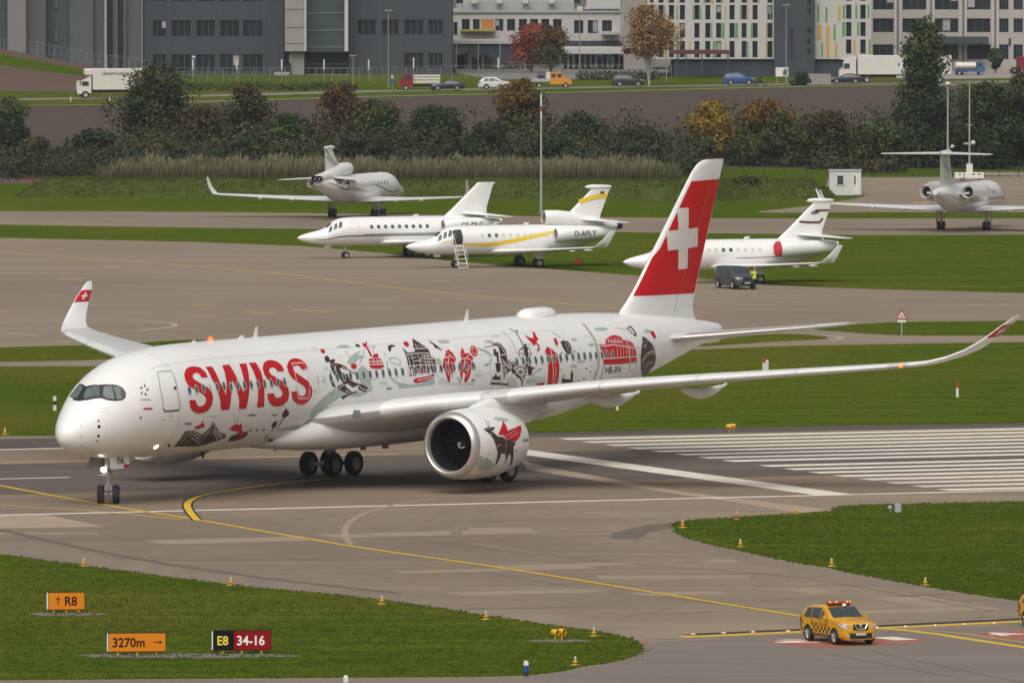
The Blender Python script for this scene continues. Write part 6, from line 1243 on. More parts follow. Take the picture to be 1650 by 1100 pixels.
def sign(label, px, py, w, h, panels, rz):
    """panels: (start, end, material, [(text, x, size, material)])"""
    g = ground(px, py); t = thing('taxiway_sign', label, 'sign', (g.x, g.y, 0), rz, 'airfield guidance signs'); z0 = .16
    MB().box((0, .11, z0+h/2), (w, .2, h), bev=.02).build('case', M_SIGNB, t, False)
    for s in (-1,): MB().loft([[(s*(w/2+.0), .005, z0+.02), (s*(w/2), .2, z0+.02), (s*(w/2), .2, z0+h-.02), (s*(w/2), .005, z0+h-.02)], [(s*(w/2+.05), .03, z0+.06), (s*(w/2+.05), .18, z0+.06), (s*(w/2+.05), .18, z0+h-.06), (s*(w/2+.05), .03, z0+h-.06)]]).build('end_cap', M_AIRW, t, False)
    for a, b, m, items in panels:
        pn = MB().box(((a+b)/2-w/2, .004, z0+h/2), (b-a-.05, .02, h-.06)).build('panel', m, t, False)
        for tx, x, hh, mm in items:
            mb = MB()
            if tx in ('up', 'right'):
                V, F = cdt(arrow(0, tx == 'up'), 9); mb.add([(x-w/2+p*h*hh, -.012, z0+h*.5+(q-.5)*h*hh) for p, q in V], F)
            else:
                V, F = text_mesh(tx, h*hh, .012, .92); mb.add([(x-w/2+p, -.012, z0+h/2-h*hh/2+q) for p, q in V], F)
            mb.build('lettering', mm, pn, False)
    n = 3
    for i in range(n):
        x = -w/2+w*(i+.5)/n; MB().tube((x, .1, 0), (x, .1, z0+.02), .05).build('foot', M_LAMPY, t)
K_ = M_SIGNB
sign('orange sign with a black upward arrow and R8', 107, 987.5, 1.74, .84, [(0, 1.74, M_SIGNO, [('up', .48, .55, K_), ('R8', .80, .5, K_)])], .10)
sign('orange distance sign reading 3270m with a right arrow', 221, 1055.5, 2.58, .86, [(0, 2.58, M_SIGNO, [('3270m', .2, .47, K_), ('right', 2.22, .5, K_)])], .10)
sign('black and red sign reading E8 and 34-16', 390, 1053, 2.6, .9, [(0, .92, M_SIGNB, [('E8', .2, .44, M_SIGNY)]), (.92, 2.6, M_SIGNR, [('34-16', 1.08, .46, M_SIGNW)])], .06)
pad(107, 989, 3.4, 2.2); pad(300, 1056, 8.8, 2.4); pad(898, 1032, 2.6, 1.6)
def edge_light(label, px, py, m=M_LAMPY, k=1.0):
    g = ground(px, py); t = thing('edge_light', label, 'runway light', (g.x, g.y, .012), 0, 'taxiway edge lights')
    MB().lathe([(0, .24*k), (.03, .235*k), (.035, .1*k)], (0, 0, 0), (0, 0, 1), 16).build('base_plate', M_FADED, t)
    MB().lathe([(.03, .11*k), (.10, .1*k), (.13, .07*k), (.15, .13*k), (.17, .13*k), (.19, .06*k), (.26, .05*k)], (0, 0, 0), (0, 0, 1), 14).build('cone', m, t)
    MB().lathe([(.13, .105*k), (.15, .132*k), (.152, .11*k)], (0, 0, -.05), (0, 0, 1), 14).build('black_ring', M_PLASTIC, t)
    MB().lathe([(.26, .05*k), (.29, .062*k), (.36, .055*k), (.40, .02*k)], (0, 0, 0), (0, 0, 1), 12, c1=True).build('lens', mat('lens_glass', (.55, .5, .42), .2), t)
ords = ['first', 'second', 'third', 'fourth', 'fifth', 'sixth', 'seventh']
for i, (px, py) in enumerate(((135, 912), (372, 943), (615, 973), (783, 998), (957, 1024.5), (927, 1071.5))):
    edge_light('yellow edge light on the left grass island, %s along its rim from the left' % ords[i], px, py)
for i, (px, py) in enumerate(((1100, 850), (1193, 881), (1340, 912), (1491, 943))):
    edge_light('yellow edge light on the lower rim of the right grass island, %s from the left' % ords[i], px, py)
for i, (px, py) in enumerate(((1187, 836), (1281, 827.5))):
    edge_light('edge light on the upper rim of the right grass island, %s from the left' % ords[i], px, py, mat('lamp_orange', (.5, .16, .05), .5) if not i else M_LAMPY)
edge_light('yellow edge light beside the runway shoulder at the far left', 8, 700)
edge_light('red edge light on the grass below the far wingtip', 149, 555.5, mat('lamp_red', (.45, .03, .02), .5), 1.3)
for i, (px, py) in enumerate(((1117, 1021.5), (1166, 1019.5), (1213, 1018), (1270, 1016.5), (1413, 1010.5), (1459, 1009), (1507, 1007.3), (1554, 1005.6), (1602, 1003.8))):
    g = ground(px, py); t = thing('stop_bar_light', 'lit stop bar light set in the dark line, %s from the left' % (ords+['eighth', 'ninth'])[i], 'runway light', (g.x, g.y, .008), 0, 'stop bar lights')
    MB().lathe([(0, .16), (.02, .14), (.03, .05)], (0, 0, 0), (0, 0, 1), 12, c1=True).build('housing', M_STRUT, t)
    MB().lathe([(.0, .05), (.035, .05), (.05, .02)], (0, -.08, .0), (0, 0, 1), 8, c1=True).build('lens', mat('stop_glow', (1, .2, .05), .3, emit=3), t)
def guard_light(label, px, py, rz, k=1.0):
    g = ground(px, py); t = thing('guard_light', label, 'runway light', (g.x, g.y, .012), rz, 'yellow runway guard lights')
    mb = MB(); mb.lathe([(0, .32*k), (.04*k, .3*k)], (0, 0, 0), (0, 0, 1), 16, True, True); mb.build('base_plate', M_CONC, t)
    for x in (-.21*k, .21*k):
        MB().tube((x, .1*k, 0), (x, .1*k, .3*k), .05*k).build('post', M_LAMPY, t)
        MB().lathe([(-.28*k, .02), (-.27*k, .13*k), (-.2*k, .19*k), (.12*k, .2*k), (.24*k, .2*k), (.24*k, .17*k), (.1*k, .16*k)], (x, .06*k+(.1*k if x > 0 else 0), .48*k+(.03 if x > 0 else 0)), (.75, -.66, -.05), 18).build('hood', M_LAMPY, t)
        MB().lathe([(.1*k, .01), (.1*k, .165*k)], (x, .06*k+(.1*k if x > 0 else 0), .48*k+(.03 if x > 0 else 0)), (.75, -.66, -.05), 16).build('lens', mat('amber_lens', (.10, .025, .008), .25), t)
guard_light('pair of yellow lamp hoods on the left grass island', 900, 1031, 0, .72)
guard_light('yellow lamp hoods on the shoulder behind the threshold stripes', 1179, 696, .5, .7)
def post(label, px, py, h, bands, r=.08, cat='marker post'):
    g = ground(px, py); t = thing('marker_post', label, cat, (g.x, g.y, .012), 0, 'white marker posts'); z = 0
    for hh, m in bands: MB().box((0, 0, (z+hh/2)*h), (r*2, r*1.4, hh*h), .2).build('post_band', m, t, False); z += hh
    MB().box((0, 0, h+.03), (r*1.6, r, .06), .2, .6).build('cap', bands[-1][1], t, False)
W_, B_, R_2 = mat('post_white', (.72, .7, .66), .5), M_PLASTIC, mat('post_red', (.42, .05, .03), .5)
post('black and white marker post on the grass left of the nose', 88, 661.5, .85, [(.42, W_), (.3, B_), (.28, W_)], .1)
post('white marker post on the grass just right of the engine fairing', 994.5, 661, .7, [(.8, W_), (.2, W_)], .07)
post('white marker post beyond the wing, left one of two', 1231, 597, .75, [(.7, W_), (.3, R_2)], .1); post('white marker post beyond the wing, right one of two', 1236, 596, .62, [(1, W_)], .09)
post('white marker post with a red top on the grass below the winglet', 1542.5, 640, .95, [(.62, W_), (.38, R_2)], .08)
post('small post with a blue face at the lower rim of the left grass island', 847.5, 1089, .62, [(.3, B_), (.45, mat('post_blue', (.015, .07, .3), .4)), (.25, W_)], .1)
post('tiny white post at the bottom edge of the picture', 557, 1099, .25, [(1, W_)], .1)
g = ground(1447, 826); t = thing('junction_box', 'pale metal cabinet with a small lamp on the right grass island', 'cabinet', (g.x, g.y, .012), .2)
MB().box((0, 0, .28), (.34, .3, .56), bev=.03).build('case', mat('cabinet_grey', (.42, .43, .42), .5), t); MB().box((.08, -.155, .28), (.05, .02, .4)).build('door_edge', M_STRUT, t); MB().box((0, 0, .58), (.38, .34, .04)).build('lid', M_STRUT, t)
MB().lathe([(-.12, .08), (.12, .11), (.13, .09)], (-.42, 0, .3), (-.6, -.8, 0), 14, True, True).build('lamp', M_STRUT, t); MB().tube((-.42, 0, 0), (-.42, 0, .25), .04).build('lamp_post', M_STRUT, t)
g = ground(1453, 540); t = thing('warning_sign', 'red-bordered triangular warning sign on a post at the apron edge', 'sign', (g.x, g.y, .012), 0); zz = 1.15; s_ = .42
MB().tube((0, .05, 0), (0, .05, zz+.4), .05).build('post', M_STRUT, t); MB().ext([(-s_, 0, zz), (s_, 0, zz), (0, 0, zz+.76)], (0, .03, 0)).build('triangle', MATS['post_red'], t, False)
MB().ext([(-s_*.66, -.012, zz+.1), (s_*.66, -.012, zz+.1), (0, -.012, zz+.56)], (0, .008, 0)).build('panel', W_, t, False)
V, F = cdt([(-.2, .30), (.0, .36), (.05, .46), (.1, .36), (.2, .32), (.1, .28), (.05, .16), (.0, .26)], 9); MB().add([(x*.65, -.02, zz+z*.8) for x, z in V], F).build('symbol', B_, t, False)
MB().box((0, 0, zz-.14), (.6, .03, .16)).build('lower_plate', W_, t, False)
def pole(name, label, px, py, top, r, segs, cat='light pole'):
    g = ground(px, py); t = thing(name, label, cat, (g.x, g.y, 0)); h = height_at(px, top, g.y); z = 0
    for f, m in segs: MB().lathe([(z*h, r*(1-.4*z)), ((z+f)*h, r*(1-.4*(z+f)))], (0, 0, 0), (0, 0, 1), 10, True, True).build('pole_section', m, t); z += f
    MB().box((0, 0, .1), (r*5, r*5, .2)).build('footing', M_CONC, t)
    return t, h
M_POLE = mat('pole_grey', (.36, .36, .34), .5)
t, h = pole('mast', 'tall grey mast with red and white top behind the jets', 872, 346, 152, .13, [(.80, M_POLE), (.055, W_), (.045, R_2), (.1, W_)])
t, h = pole('light_pole', 'slim light pole behind the T-tailed jet, left of two', 1527, 286, 137, .12, [(1, M_POLE)])
MB().box((0, 0, h), (1.8, .1, .08)).build('cross_arm', M_POLE, t); MB().lathe([(0, .2), (.15, .28), (.3, .2)], (0, 0, h), (0, 0, 1), 12, True, True).build('lamp_head', W_, t)
MB().tube((0, 0, 3.0), (.5, 0, 3.2), .04).build('bracket', M_POLE, t); MB().lathe([(0, .1), (.1, .2), (.3, .18)], (.5, 0, 3.1), (0, 0, 1), 10, True, True).build('floodlight', W_, t)
t, h = pole('light_pole', 'slim light pole with a white box, right of two behind the T-tailed jet', 1562, 286, 132, .11, [(1, M_POLE)])
for z in (.35, .36, .55): MB().box((0, 0, h*z), (1.2 if z < .5 else .6, .1, .1)).build('bracket', M_POLE, t)
MB().lathe([(0, .1), (.1, .22), (.35, .18)], (.4, 0, h*.35), (0, 0, 1), 10, True, True).build('floodlight', W_, t); MB().box((0, -.2, 1.0), (.65, .4, .9)).build('switch_box', W_, t)
g = ground(1565, 292.5); t = thing('equipment_trailer', 'low white equipment trailer below the light poles', 'trailer', (g.x, g.y, 0))
MB().box((.3, 0, .62), (2.0, 1.2, .62), bev=.04).build('body', W_, t); MB().box((-1.25, 0, .62), (.95, 1.1, .62), bev=.04).build('front_box', W_, t)
for x in (-1.2, .2, .8): MB().box((x, -.61, .8), (.2 if x < 0 else .3, .03, .1)).build('vent', M_PLASTIC, t)
for x in (-.9, .9):
    for s in (1, -1): add_wheel((x, s*.5, .2), (0, 1, 0), .2, .15, t, None)
g = ground(1362, 315.5); t = thing('site_cabin', 'small white site cabin with one window on the stand', 'cabin', (g.x, g.y+1.2, 0)); M_CAB = mat('cabin_white', (.60, .60, .58), .55, var=.05, scale=1)
MB().box((0, 0, 1.25), (3.15, 2.4, 2.4)).build('wall', M_CAB, t, False); MB().box((0, 0, 2.5), (3.3, 2.55, .12)).build('roof', mat('cabin_roof', (.42, .43, .43), .6), t, False)
for x in (-1.5, .75, 1.5): MB().box((x, -1.215, 1.25), (.1, .05, 2.4)).build('corner_post', W_, t, False)
wv = MB().box((-.5, -1.22, 1.55), (.6, .04, .9)).build('window', M_CARGLASS, t, False)
for dx, dz, w, h in ((-.34, 0, .08, 1.06), (.34, 0, .08, 1.06), (0, .49, .76, .08), (0, -.49, .76, .08)): MB().box((-.5+dx, -1.235, 1.55+dz), (w, .06, h)).build('frame', W_, wv, False)
dv = MB().box((1.12, -1.22, 1.15), (.6, .04, 2.0)).build('door', W_, t, False); MB().box((.95, -1.245, 1.55), (.14, .03, .9)).build('door_pane', M_CARGLASS, dv, False)
g = ground(1400, 314); t = thing('guard_rail', 'small metal railing to the right of the white cabin', 'railing', (g.x, g.y, 0))
for x in (-.55, 0, .55): MB().tube((x, 0, 0), (x, 0, 1.1), .03).build('rail_post', M_POLE, t)
for z in (.35, .7, 1.08): MB().tube((-.55, 0, z), (.55, 0, z), .025).build('rail', M_POLE, t)
g = ground(1333, 315); t = thing('storage_crate', 'dark blue crate left of the white cabin', 'crate', (g.x, g.y, 0)); MB().box((0, 0, .4), (.5, .6, .8), bev=.03).build('box', mat('crate_blue', (.02, .03, .06), .6), t); MB().box((0, 0, .82), (.54, .64, .05)).build('lid', M_PLASTIC, t)
g = ground(931, 425); t = thing('folded_cover', 'red fabric cover lying on the grass behind the yellow-striped jet', 'cover', (g.x, g.y, .012)); MB().loft([[(-.35, -.3, 0), (.3, -.35, 0), (.38, .25, 0), (-.3, .3, 0)], [(-.3, -.2, .25), (.25, -.2, .35), (.32, .2, .38), (-.2, .2, .22)]]).build('cloth', M_COVER, t)
MB().box((.05, 0, .36), (.4, .1, .05), .3).build('strap', M_PLASTIC, t)
sheet('red_panel', [(1030, 1034), (1040, 1032.5), (1046, 1036), (1036, 1037)], M_REDP, .02, tarmac)
# ---------------------------------------------------------------- field, road, bank, mound
M_SOIL = mat('ploughed_soil', (.058, .042, .036), .95, col2=(.12, .088, .074), scale=.9, stretch=(1, .45, 1), bump=1, bscale=.9, detail=9, spec=.1)
M_PATH = mat('pale_path', (.26, .23, .18), .9, var=.15, scale=.3); M_ROAD = mat('road_asphalt', (.20, .185, .165), .85, var=.12, scale=.3)
sheet('ploughed_field', [(-500, 174), (0, 172.5), (200, 171), (400, 164), (600, 158), (850, 153), (1000, 149.5), (1200, 144), (1400, 139.5), (2100, 132), (2100, 270), (-500, 270)], M_SOIL, .02, kind='structure')
line('footpath', [(-300, 171), (35, 170), (200, 168.5), (400, 161.5), (600, 155.5), (850, 150.5), (1000, 147), (1200, 141.5), (1400, 137.3), (1800, 131)], 2.6, M_PATH, .03, None)['kind'] = 'structure'
line('road', [(-300, 161.5), (0, 161), (220, 157), (400, 153), (600, 147.2), (800, 143.8), (1000, 140), (1200, 137.2), (1400, 134.2), (1800, 129)], 8.0, M_ROAD, .03, None)['kind'] = 'structure'
sheet('yard', [(735, 118), (790, 128), (930, 128), (1010, 126), (1080, 122), (1080, 96), (730, 98)], M_ROAD, .02, kind='structure')
sheet('forecourt', [(1490, 128), (1800, 124), (1800, 105), (1490, 112)], mat('forecourt_paving', (.30, .26, .23), .85, var=.1, scale=.3), .02, kind='structure')
sheet('meadow_path', [(1590, 283), (1900, 283), (1900, 278), (1560, 277)], M_PATH, .02, kind='structure')
M_LONG = mat('long_grass', (.042, .066, .008), .95, col2=(.085, .102, .018), scale=.8, bump=1, bscale=5, detail=9, spec=.15)
TUFTS = []
def mound(name, pix0, pix1, h, d, seed, n=70):
    a, b = ground(*pix0), ground(*pix1); rg = []; t = (b-a).normalized(); nn = Vector((-t.y, t.x, 0)); nn = nn if nn.y > 0 else -nn
    for i in range(n+1):
        u = i/n; p = a+(b-a)*u; e = min(1, u/.035, (1-u)/.035)**.6; row = []
        for k, f in ((0, -.05), (.1, .22), (.25, .62), (.38, .93), (.5, 1), (.75, .95), (1, -.05)):
            w = noise.noise(Vector((u*23+seed, k*3, 0)))
            q = p+nn*(d*k+w*.5); row.append((q.x, q.y, max(-.05, h*f*e*(1+.16*w))))
        rg.append(row)
    tf = MB(); rr_ = random.Random(seed)
    for _ in range(int(95*n)):
        i, k = rr_.randrange(n), rr_.choice((0, 1, 1, 2, 2, 3, 3, 4)); f, g_ = rr_.random(), rr_.random(); q = Vector(rg[i][k]).lerp(Vector(rg[i+1][k]), f).lerp(Vector(rg[i][k+1]).lerp(Vector(rg[i+1][k+1]), f), g_)
        if q.z < .02: continue
        hh = rr_.uniform(.08, .26)*(1+.8*max(0, noise.noise(q*.15)))
        for _ in range(2):
            a_ = rr_.uniform(0, pi); u_ = Vector((cos(a_), sin(a_), 0))*rr_.uniform(.05, .16); o_ = Vector((rr_.uniform(-.3, .3), rr_.uniform(-.2, .2), -.03)); tf.add([q+o_-u_, q+o_+u_, q+o_+u_*.3+Vector((rr_.uniform(-.12, .12), 0, hh))], [(0, 1, 2)])
    TUFTS.append(tf)
    return MB().loft(rg, closed=False).build(name, M_LONG, None, kind='structure')
mound('embankment', (20, 319), (1335, 323), 1.75, 14, 3); mound('embankment', (1140, 326), (1338, 316), 1.5, 9, 8, 30)
BK = [(-140, 60), (0, 78), (60, 90), (140, 106), (190, 116), (245, 124)]; YB = 1655
mb = MB(); top = []; bot = []
for px, py in BK: top.append((xat(px, YB), YB, max(0, height_at(px, py, YB)))); q = ground(px, 157-.01*px); bot.append((q.x, q.y, 0))
rows = [[tuple(Vector(b).lerp(Vector(t), f)) for b, t in zip(bot, top)] for f in (0, .12, .3, .62, .85, 1)]
rows = [[(x, y, z*(1 if i in (0, 5) else 1.04)) for x, y, z in r] for i, r in enumerate(rows)]
for i in range(5): mb.cur = 1 if i in (1, 2, 4) else 0; n = len(BK); mb.add(rows[i]+rows[i+1], [(j, j+1, n+j+1, n+j) for j in range(n-1)])
mb.build('bank', [M_GRASS, mat('reddish_soil', (.125, .082, .062), .95, var=.15, scale=.5, spec=.1)], None, True, kind='structure')
MB().strip([Vector(bot[i]).lerp(Vector(top[i]), .82) for i in range(len(BK))], .1, 0)
# ---------------------------------------------------------------- buildings
M_HALL = mat('hall_cladding', (.052, .063, .076), .6, var=.10, scale=.7, stretch=(1, 1, .15), spec=.3); M_HALL2 = mat('hall_cladding_grey', (.085, .094, .102), .6, var=.08, scale=.6, stretch=(1, 1, .1)); M_BGLASS = mat('building_glass', (.020, .028, .036), .12, var=.4, scale=.25, spec=.6); M_BEIGE = mat('beige_concrete', (.30, .28, .26), .75, var=.07, scale=.3)
M_TEAL = mat('teal_glass', (.06, .085, .092), .2, var=.15, scale=.3, spec=.6); M_RENDER = mat('white_render', (.50, .48, .45), .7, var=.05, scale=.3); M_OFF = mat('office_render', (.40, .36, .32), .75, var=.05, scale=.3); M_LGREY = mat('light_grey_wall', (.34, .335, .325), .75, var=.06, scale=.3); M_FRAMEB = mat('window_frame', (.07, .08, .09), .5); M_BLIND = mat('blind', (.35, .34, .33), .7)
def W(px, py, Y): return xat(px, Y), height_at(px, py, Y)
def wall_with(parent, nm, px0, px1, ytop, ybot, Y, holes, m, depth, top_extra=0.0, recess=.3):
    """a wall block with real openings; holes in photo pixels"""
    x0, z1 = W(px0, ytop, Y); x1, z0 = W(px1, ybot, Y); z1 += top_extra; z0 = max(z0, -.1) if ybot > 90 else z0
    H = []
    for a, b, c, d in holes:
        hx0, hz1 = W(a, c, Y); hx1, hz0 = W(b, d, Y); H.append((hx0, hx1, max(hz0, z0+.05), min(hz1, z1-.05)))
    X = sorted({x0, x1} | {v for h in H for v in h[:2]}); Z = sorted({z0, z1} | {v for h in H for v in h[2:]})
    mb = MB()
    for i in range(len(X)-1):
        for j in range(len(Z)-1):
            cx, cz = (X[i]+X[i+1])/2, (Z[j]+Z[j+1])/2
            if not any(h[0] < cx < h[1] and h[2] < cz < h[3] for h in H): mb.poly([(X[i], Y, Z[j]), (X[i+1], Y, Z[j]), (X[i+1], Y, Z[j+1]), (X[i], Y, Z[j+1])])
    for a, b, c, d in H:
        r = recess
        mb.poly([(a, Y, c), (a, Y+r, c), (a, Y+r, d), (a, Y, d)]); mb.poly([(b, Y, c), (b, Y+r, c), (b, Y+r, d), (b, Y, d)]); mb.poly([(a, Y, c), (b, Y, c), (b, Y+r, c), (a, Y+r, c)]); mb.poly([(a, Y, d), (b, Y, d), (b, Y+r, d), (a, Y+r, d)])
    mb.poly([(x0, Y, z0), (x0, Y+depth, z0), (x0, Y+depth, z1), (x0, Y, z1)]); mb.poly([(x1, Y, z0), (x1, Y+depth, z0), (x1, Y+depth, z1), (x1, Y, z1)]); mb.poly([(x0, Y+depth, z0), (x1, Y+depth, z0), (x1, Y+depth, z1), (x0, Y+depth, z1)]); mb.poly([(x0, Y, z1), (x1, Y, z1), (x1, Y+depth, z1), (x0, Y+depth, z1)])
    mb.build(nm, m, parent, False)
    return H
def add_windows(parent, H, Y, split=2, glass=None, recess=.22, blinds=0, frame=.08, seed=1):
    rng = random.Random(seed)
    for a, b, c, d in H:
        wn_ = MB().poly([(a, Y+recess, c), (b, Y+recess, c), (b, Y+recess, d), (a, Y+recess, d)]).build('window', glass or M_BGLASS, parent, False)
        mb = MB(); f = frame
        for x in [a+f/2+(b-a-f)*i/split for i in range(split+1)]: mb.box((x, Y+recess-.04, (c+d)/2), (f, .06, d-c))
        for z in (c+f/2, d-f/2): mb.box(((a+b)/2, Y+recess-.045, z), (b-a, .06, f))
        mb.build('frame', M_FRAMEB, wn_, False)
        if rng.random() < blinds:
            k = rng.randint(0, split-1); w = (b-a)/split; zz = d-(d-c)*rng.uniform(.4, .9)
            MB().box((a+w*(k+.5), Y+recess-.02, (zz+d)/2), (w-f, .02, d-zz)).build('blind', M_BLIND, wn_, False)
def bld(label, loc_px, Y, name='building', group=None):
    return thing(name, label, 'building', (0, 0, 0), 0, group)
def pblock(parent, nm, px0, px1, ytop, ybot, Y, d, m, extra=0.0):
    x0, z1 = W(px0, ytop, Y); x1, z0 = W(px1, ybot, Y); z0 = max(z0, 0) if ybot > 95 else z0
    return MB().box(((x0+x1)/2, Y+d/2, (z0+z1+extra)/2), (x1-x0, d, z1+extra-z0)).build(nm, m, parent, False)
# dark hall
Y = 1665; B1 = bld('long dark grey hall with ribbon windows and a pale concrete fin', 0, Y, 'industrial_hall')
cols = [(246, 268), (276, 308), (316, 347), (354, 386), (391, 424)]
H = wall_with(B1, 'wall', 228, 458, -10, 130, Y, [(a, b, 33, 60) for a, b in cols]+[(a, b, 88, 116) for a, b in cols]+[(a, b, -22, 4) for a, b in cols], M_HALL, 40, 8)
add_windows(B1, H, Y, 3, blinds=.35, seed=3)
cols2 = [(575, 606), (615, 643), (651, 683), (690, 714)]
H = wall_with(B1, 'wall', 562, 728, -10, 130, Y, [(a, b, 32, 57) for a, b in cols2]+[(a, b, 86, 111) for a, b in cols2[2:]]+[(a, b, -22, 2) for a, b in cols2], M_HALL, 40, 8)
add_windows(B1, H, Y, 3, blinds=.3, seed=5)
for px in range(236, 455, 9): pblock(B1, 'cladding_rib', px, px+.6, -10, 130, Y-.06, .05, M_HALL2, 8) if not any(a-1 < px < b+1 for a, b in cols) else None
for px in range(566, 726, 9): pblock(B1, 'cladding_rib', px, px+.6, -10, 130, Y-.06, .05, M_HALL2, 8) if not any(a-1 < px < b+1 for a, b in cols2) else None
pblock(B1, 'concrete_fin', 459, 490, -10, 83, Y-4, 12, M_BEIGE, 8); pblock(B1, 'fin_edge', 490.2, 493.5, -10, 83, Y-4.3, 12, M_RENDER, 8)
for y in (15, 44, 70): pblock(B1, 'joint', 459, 490, y, y+.8, Y-4.05, .04, M_HALL2)
pblock(B1, 'glass_front', 494, 555, -10, 84, Y-1, 10, M_TEAL, 8); pblock(B1, 'glass_edge', 555.2, 561, -10, 83, Y-3, 10, M_RENDER, 8)
for y in (20, 48, 75): pblock(B1, 'floor_band', 494, 555, y, y+2.2, Y-1.1, .08, mat('floor_band', (.12, .15, .155), .5))
pblock(B1, 'recess_wall', 458.2, 493.8, 80, 131, Y+1, 8, M_HALL); pblock(B1, 'entrance_wall', 466, 490, 84, 130, Y-2.6, 3, M_BEIGE); pblock(B1, 'door', 464, 469, 102, 124, Y-3.1, .05, M_BGLASS); pblock(B1, 'entrance_glass', 490, 562, 84, 130, Y+1.5, 8, M_BGLASS)
for y in (103, 110): pblock(B1, 'floor_band', 494, 560, y, y+1.2, Y+1.4, .06, MATS['floor_band'])
pblock(B1, 'stairs', 442, 466, 117, 130, Y-6, 3, M_LGREY); pblock(B1, 'plinth', 493, 562, 125, 131, Y-2, 3, M_LGREY)
for p0, p1, m, dy in ((-80, 11, M_TEAL, -2), (12, 42, mat('taupe_wall', (.20, .19, .19), .75, var=.06, scale=.3), -5), (42.2, 74, M_HALL2, -3.5), (74.2, 112, mat('dark_teal_wall', (.05, .066, .075), .6, var=.08, scale=.4), -1), (112.2, 150, MATS['hall_cladding_grey'], -2), (150.2, 168, M_HALL2, -1), (168.2, 172, M_LGREY, -2.5), (172.2, 182, mat('near_black_wall', (.028, .035, .046), .6), 0), (182.2, 190, M_HALL2, -1), (190.2, 199, MATS['near_black_wall'], 0), (199.2, 203, M_HALL2, -1.4), (203.2, 227, M_HALL2, -.6)):
    pblock(B1, 'wall_bay', p0, p1, -10, 131, Y+dy, 30, m, 8)
pblock(B1, 'downpipe', 228, 229.5, -10, 125, Y-.8, .2, M_LGREY, 8)
for px, y0, y1 in ((88, 0, 14), (88, 47, 68), (113, 2, 7), (113, 57, 63)): pblock(B1, 'wall_vent', px, px+6 if px < 100 else px+3, y0, y1, Y-2.2 if px > 100 else Y-1.2, .15, M_HALL2)
# white low building
Y = 1725; B2 = bld('low white office with a row of dark windows behind the autumn trees', 0, Y, 'office_building')
wc = [(744, 757), (762, 773), (798, 811), (817, 830), (836, 849), (854, 867), (872, 885), (891, 905), (925, 940), (947, 963), (970, 986)]
H = wall_with(B2, 'wall', 730, 1002, 20, 70, Y, [(a, b, 31 if a < 920 else 33, 50 if a < 920 else 54) for a, b in wc], M_RENDER, 25); add_windows(B2, H, Y, 2, seed=9, blinds=.2)
pblock(B2, 'shutter', 775, 796, 31, 48, Y-.05, .06, mat('orange_shutter', (.5, .2, .05), .6)); pblock(B2, 'balcony', 742, 798, 48, 51, Y-1.5, 1.5, mat('balcony_green', (.33, .33, .08), .6)); pblock(B2, 'base_wall', 730, 1002, 70, 110, Y+.5, 24, M_HALL)
pblock(B2, 'shade_band', 905, 1000, 66, 77, Y-.3, .3, M_HALL); pblock(B2, 'roof_edge', 728, 1004, 18, 21, Y-.3, 26, M_LGREY); pblock(B2, 'upper_storey', 746, 925, 2, 18, Y+6, 18, M_LGREY); pblock(B2, 'roof_block', 945, 1000, -12, 16, Y+8, 15, M_RENDER); pblock(B2, 'roof_band', 940, 998, 15.5, 18, Y+2, 10, M_HALL)
for px in (760, 800, 842, 884, 930, 942): pblock(B2, 'roof_unit', px, px+9, 0 if px < 900 else 11, 6 if px < 900 else 17.8, Y+4, 2.5, M_RENDER)
pblock(B2, 'wall_box', 969, 997, 51, 56, Y-2, 2, M_RENDER); pblock(B2, 'dark_doorway', 731, 737, 36, 56, Y-.1, .1, M_BGLASS)
Y = 1700; C1 = thing('yard_canopy', 'long white canopy roof over parked gear behind the wire fence', 'canopy')
for p0, p1, y0, y1, dd in ((730, 850, 66, 71, -2), (905, 1085, 78, 87, -4)): pblock(C1, 'canopy_roof', p0, p1, y0, y1, Y+dd, 14, M_RENDER)
for px in (735, 770, 805, 845, 915, 960, 1005, 1045, 1080): pblock(C1, 'canopy_post', px, px+1.2, 70 if px < 900 else 86, 112, Y-2, .3, M_POLE)
rng = random.Random(12)
for i in range(26):
    px = 736+i*4.4 if i < 14 else 900+(i-14)*9; py = rng.uniform(84, 96); pblock(C1, 'stored_crate', px, px+rng.uniform(3, 7), py, 113, Y+2+rng.random()*6, 2, rng.choice([M_HALL, M_HALL2, M_LGREY, MATS['near_black_wall'], M_BEIGE]))
Y = 1690; B3 = bld('blank beige block between the low office and the hotel', 0, Y, 'beige_block'); pblock(B3, 'wall', 1005, 1041, -14, 112, Y+6, 20, M_BEIGE, 6); pblock(B3, 'side_strip', 1002, 1004.8, -14, 60, Y+6, 12, M_LGREY, 6)
for y in (20, 60): pblock(B3, 'joint', 1005, 1041, y, y+.6, Y+5.95, .04, M_LGREY)
Y = 1800; B6 = bld('grey factory block rising behind the low white office', 0, Y, 'factory_building')
H = wall_with(B6, 'wall', 700, 1060, -40, 112, Y, [(735+i*26, 753+i*26, -9, 6) for i in range(11)], mat('factory_wall', (.16, .16, .155), .8, var=.15, scale=.2), 20); add_windows(B6, H, Y, 3, seed=31)
for i in range(8): pblock(B6, 'roof_duct', 735+i*30, 745+i*30, 7, 14, Y-2, 2, M_LGREY)
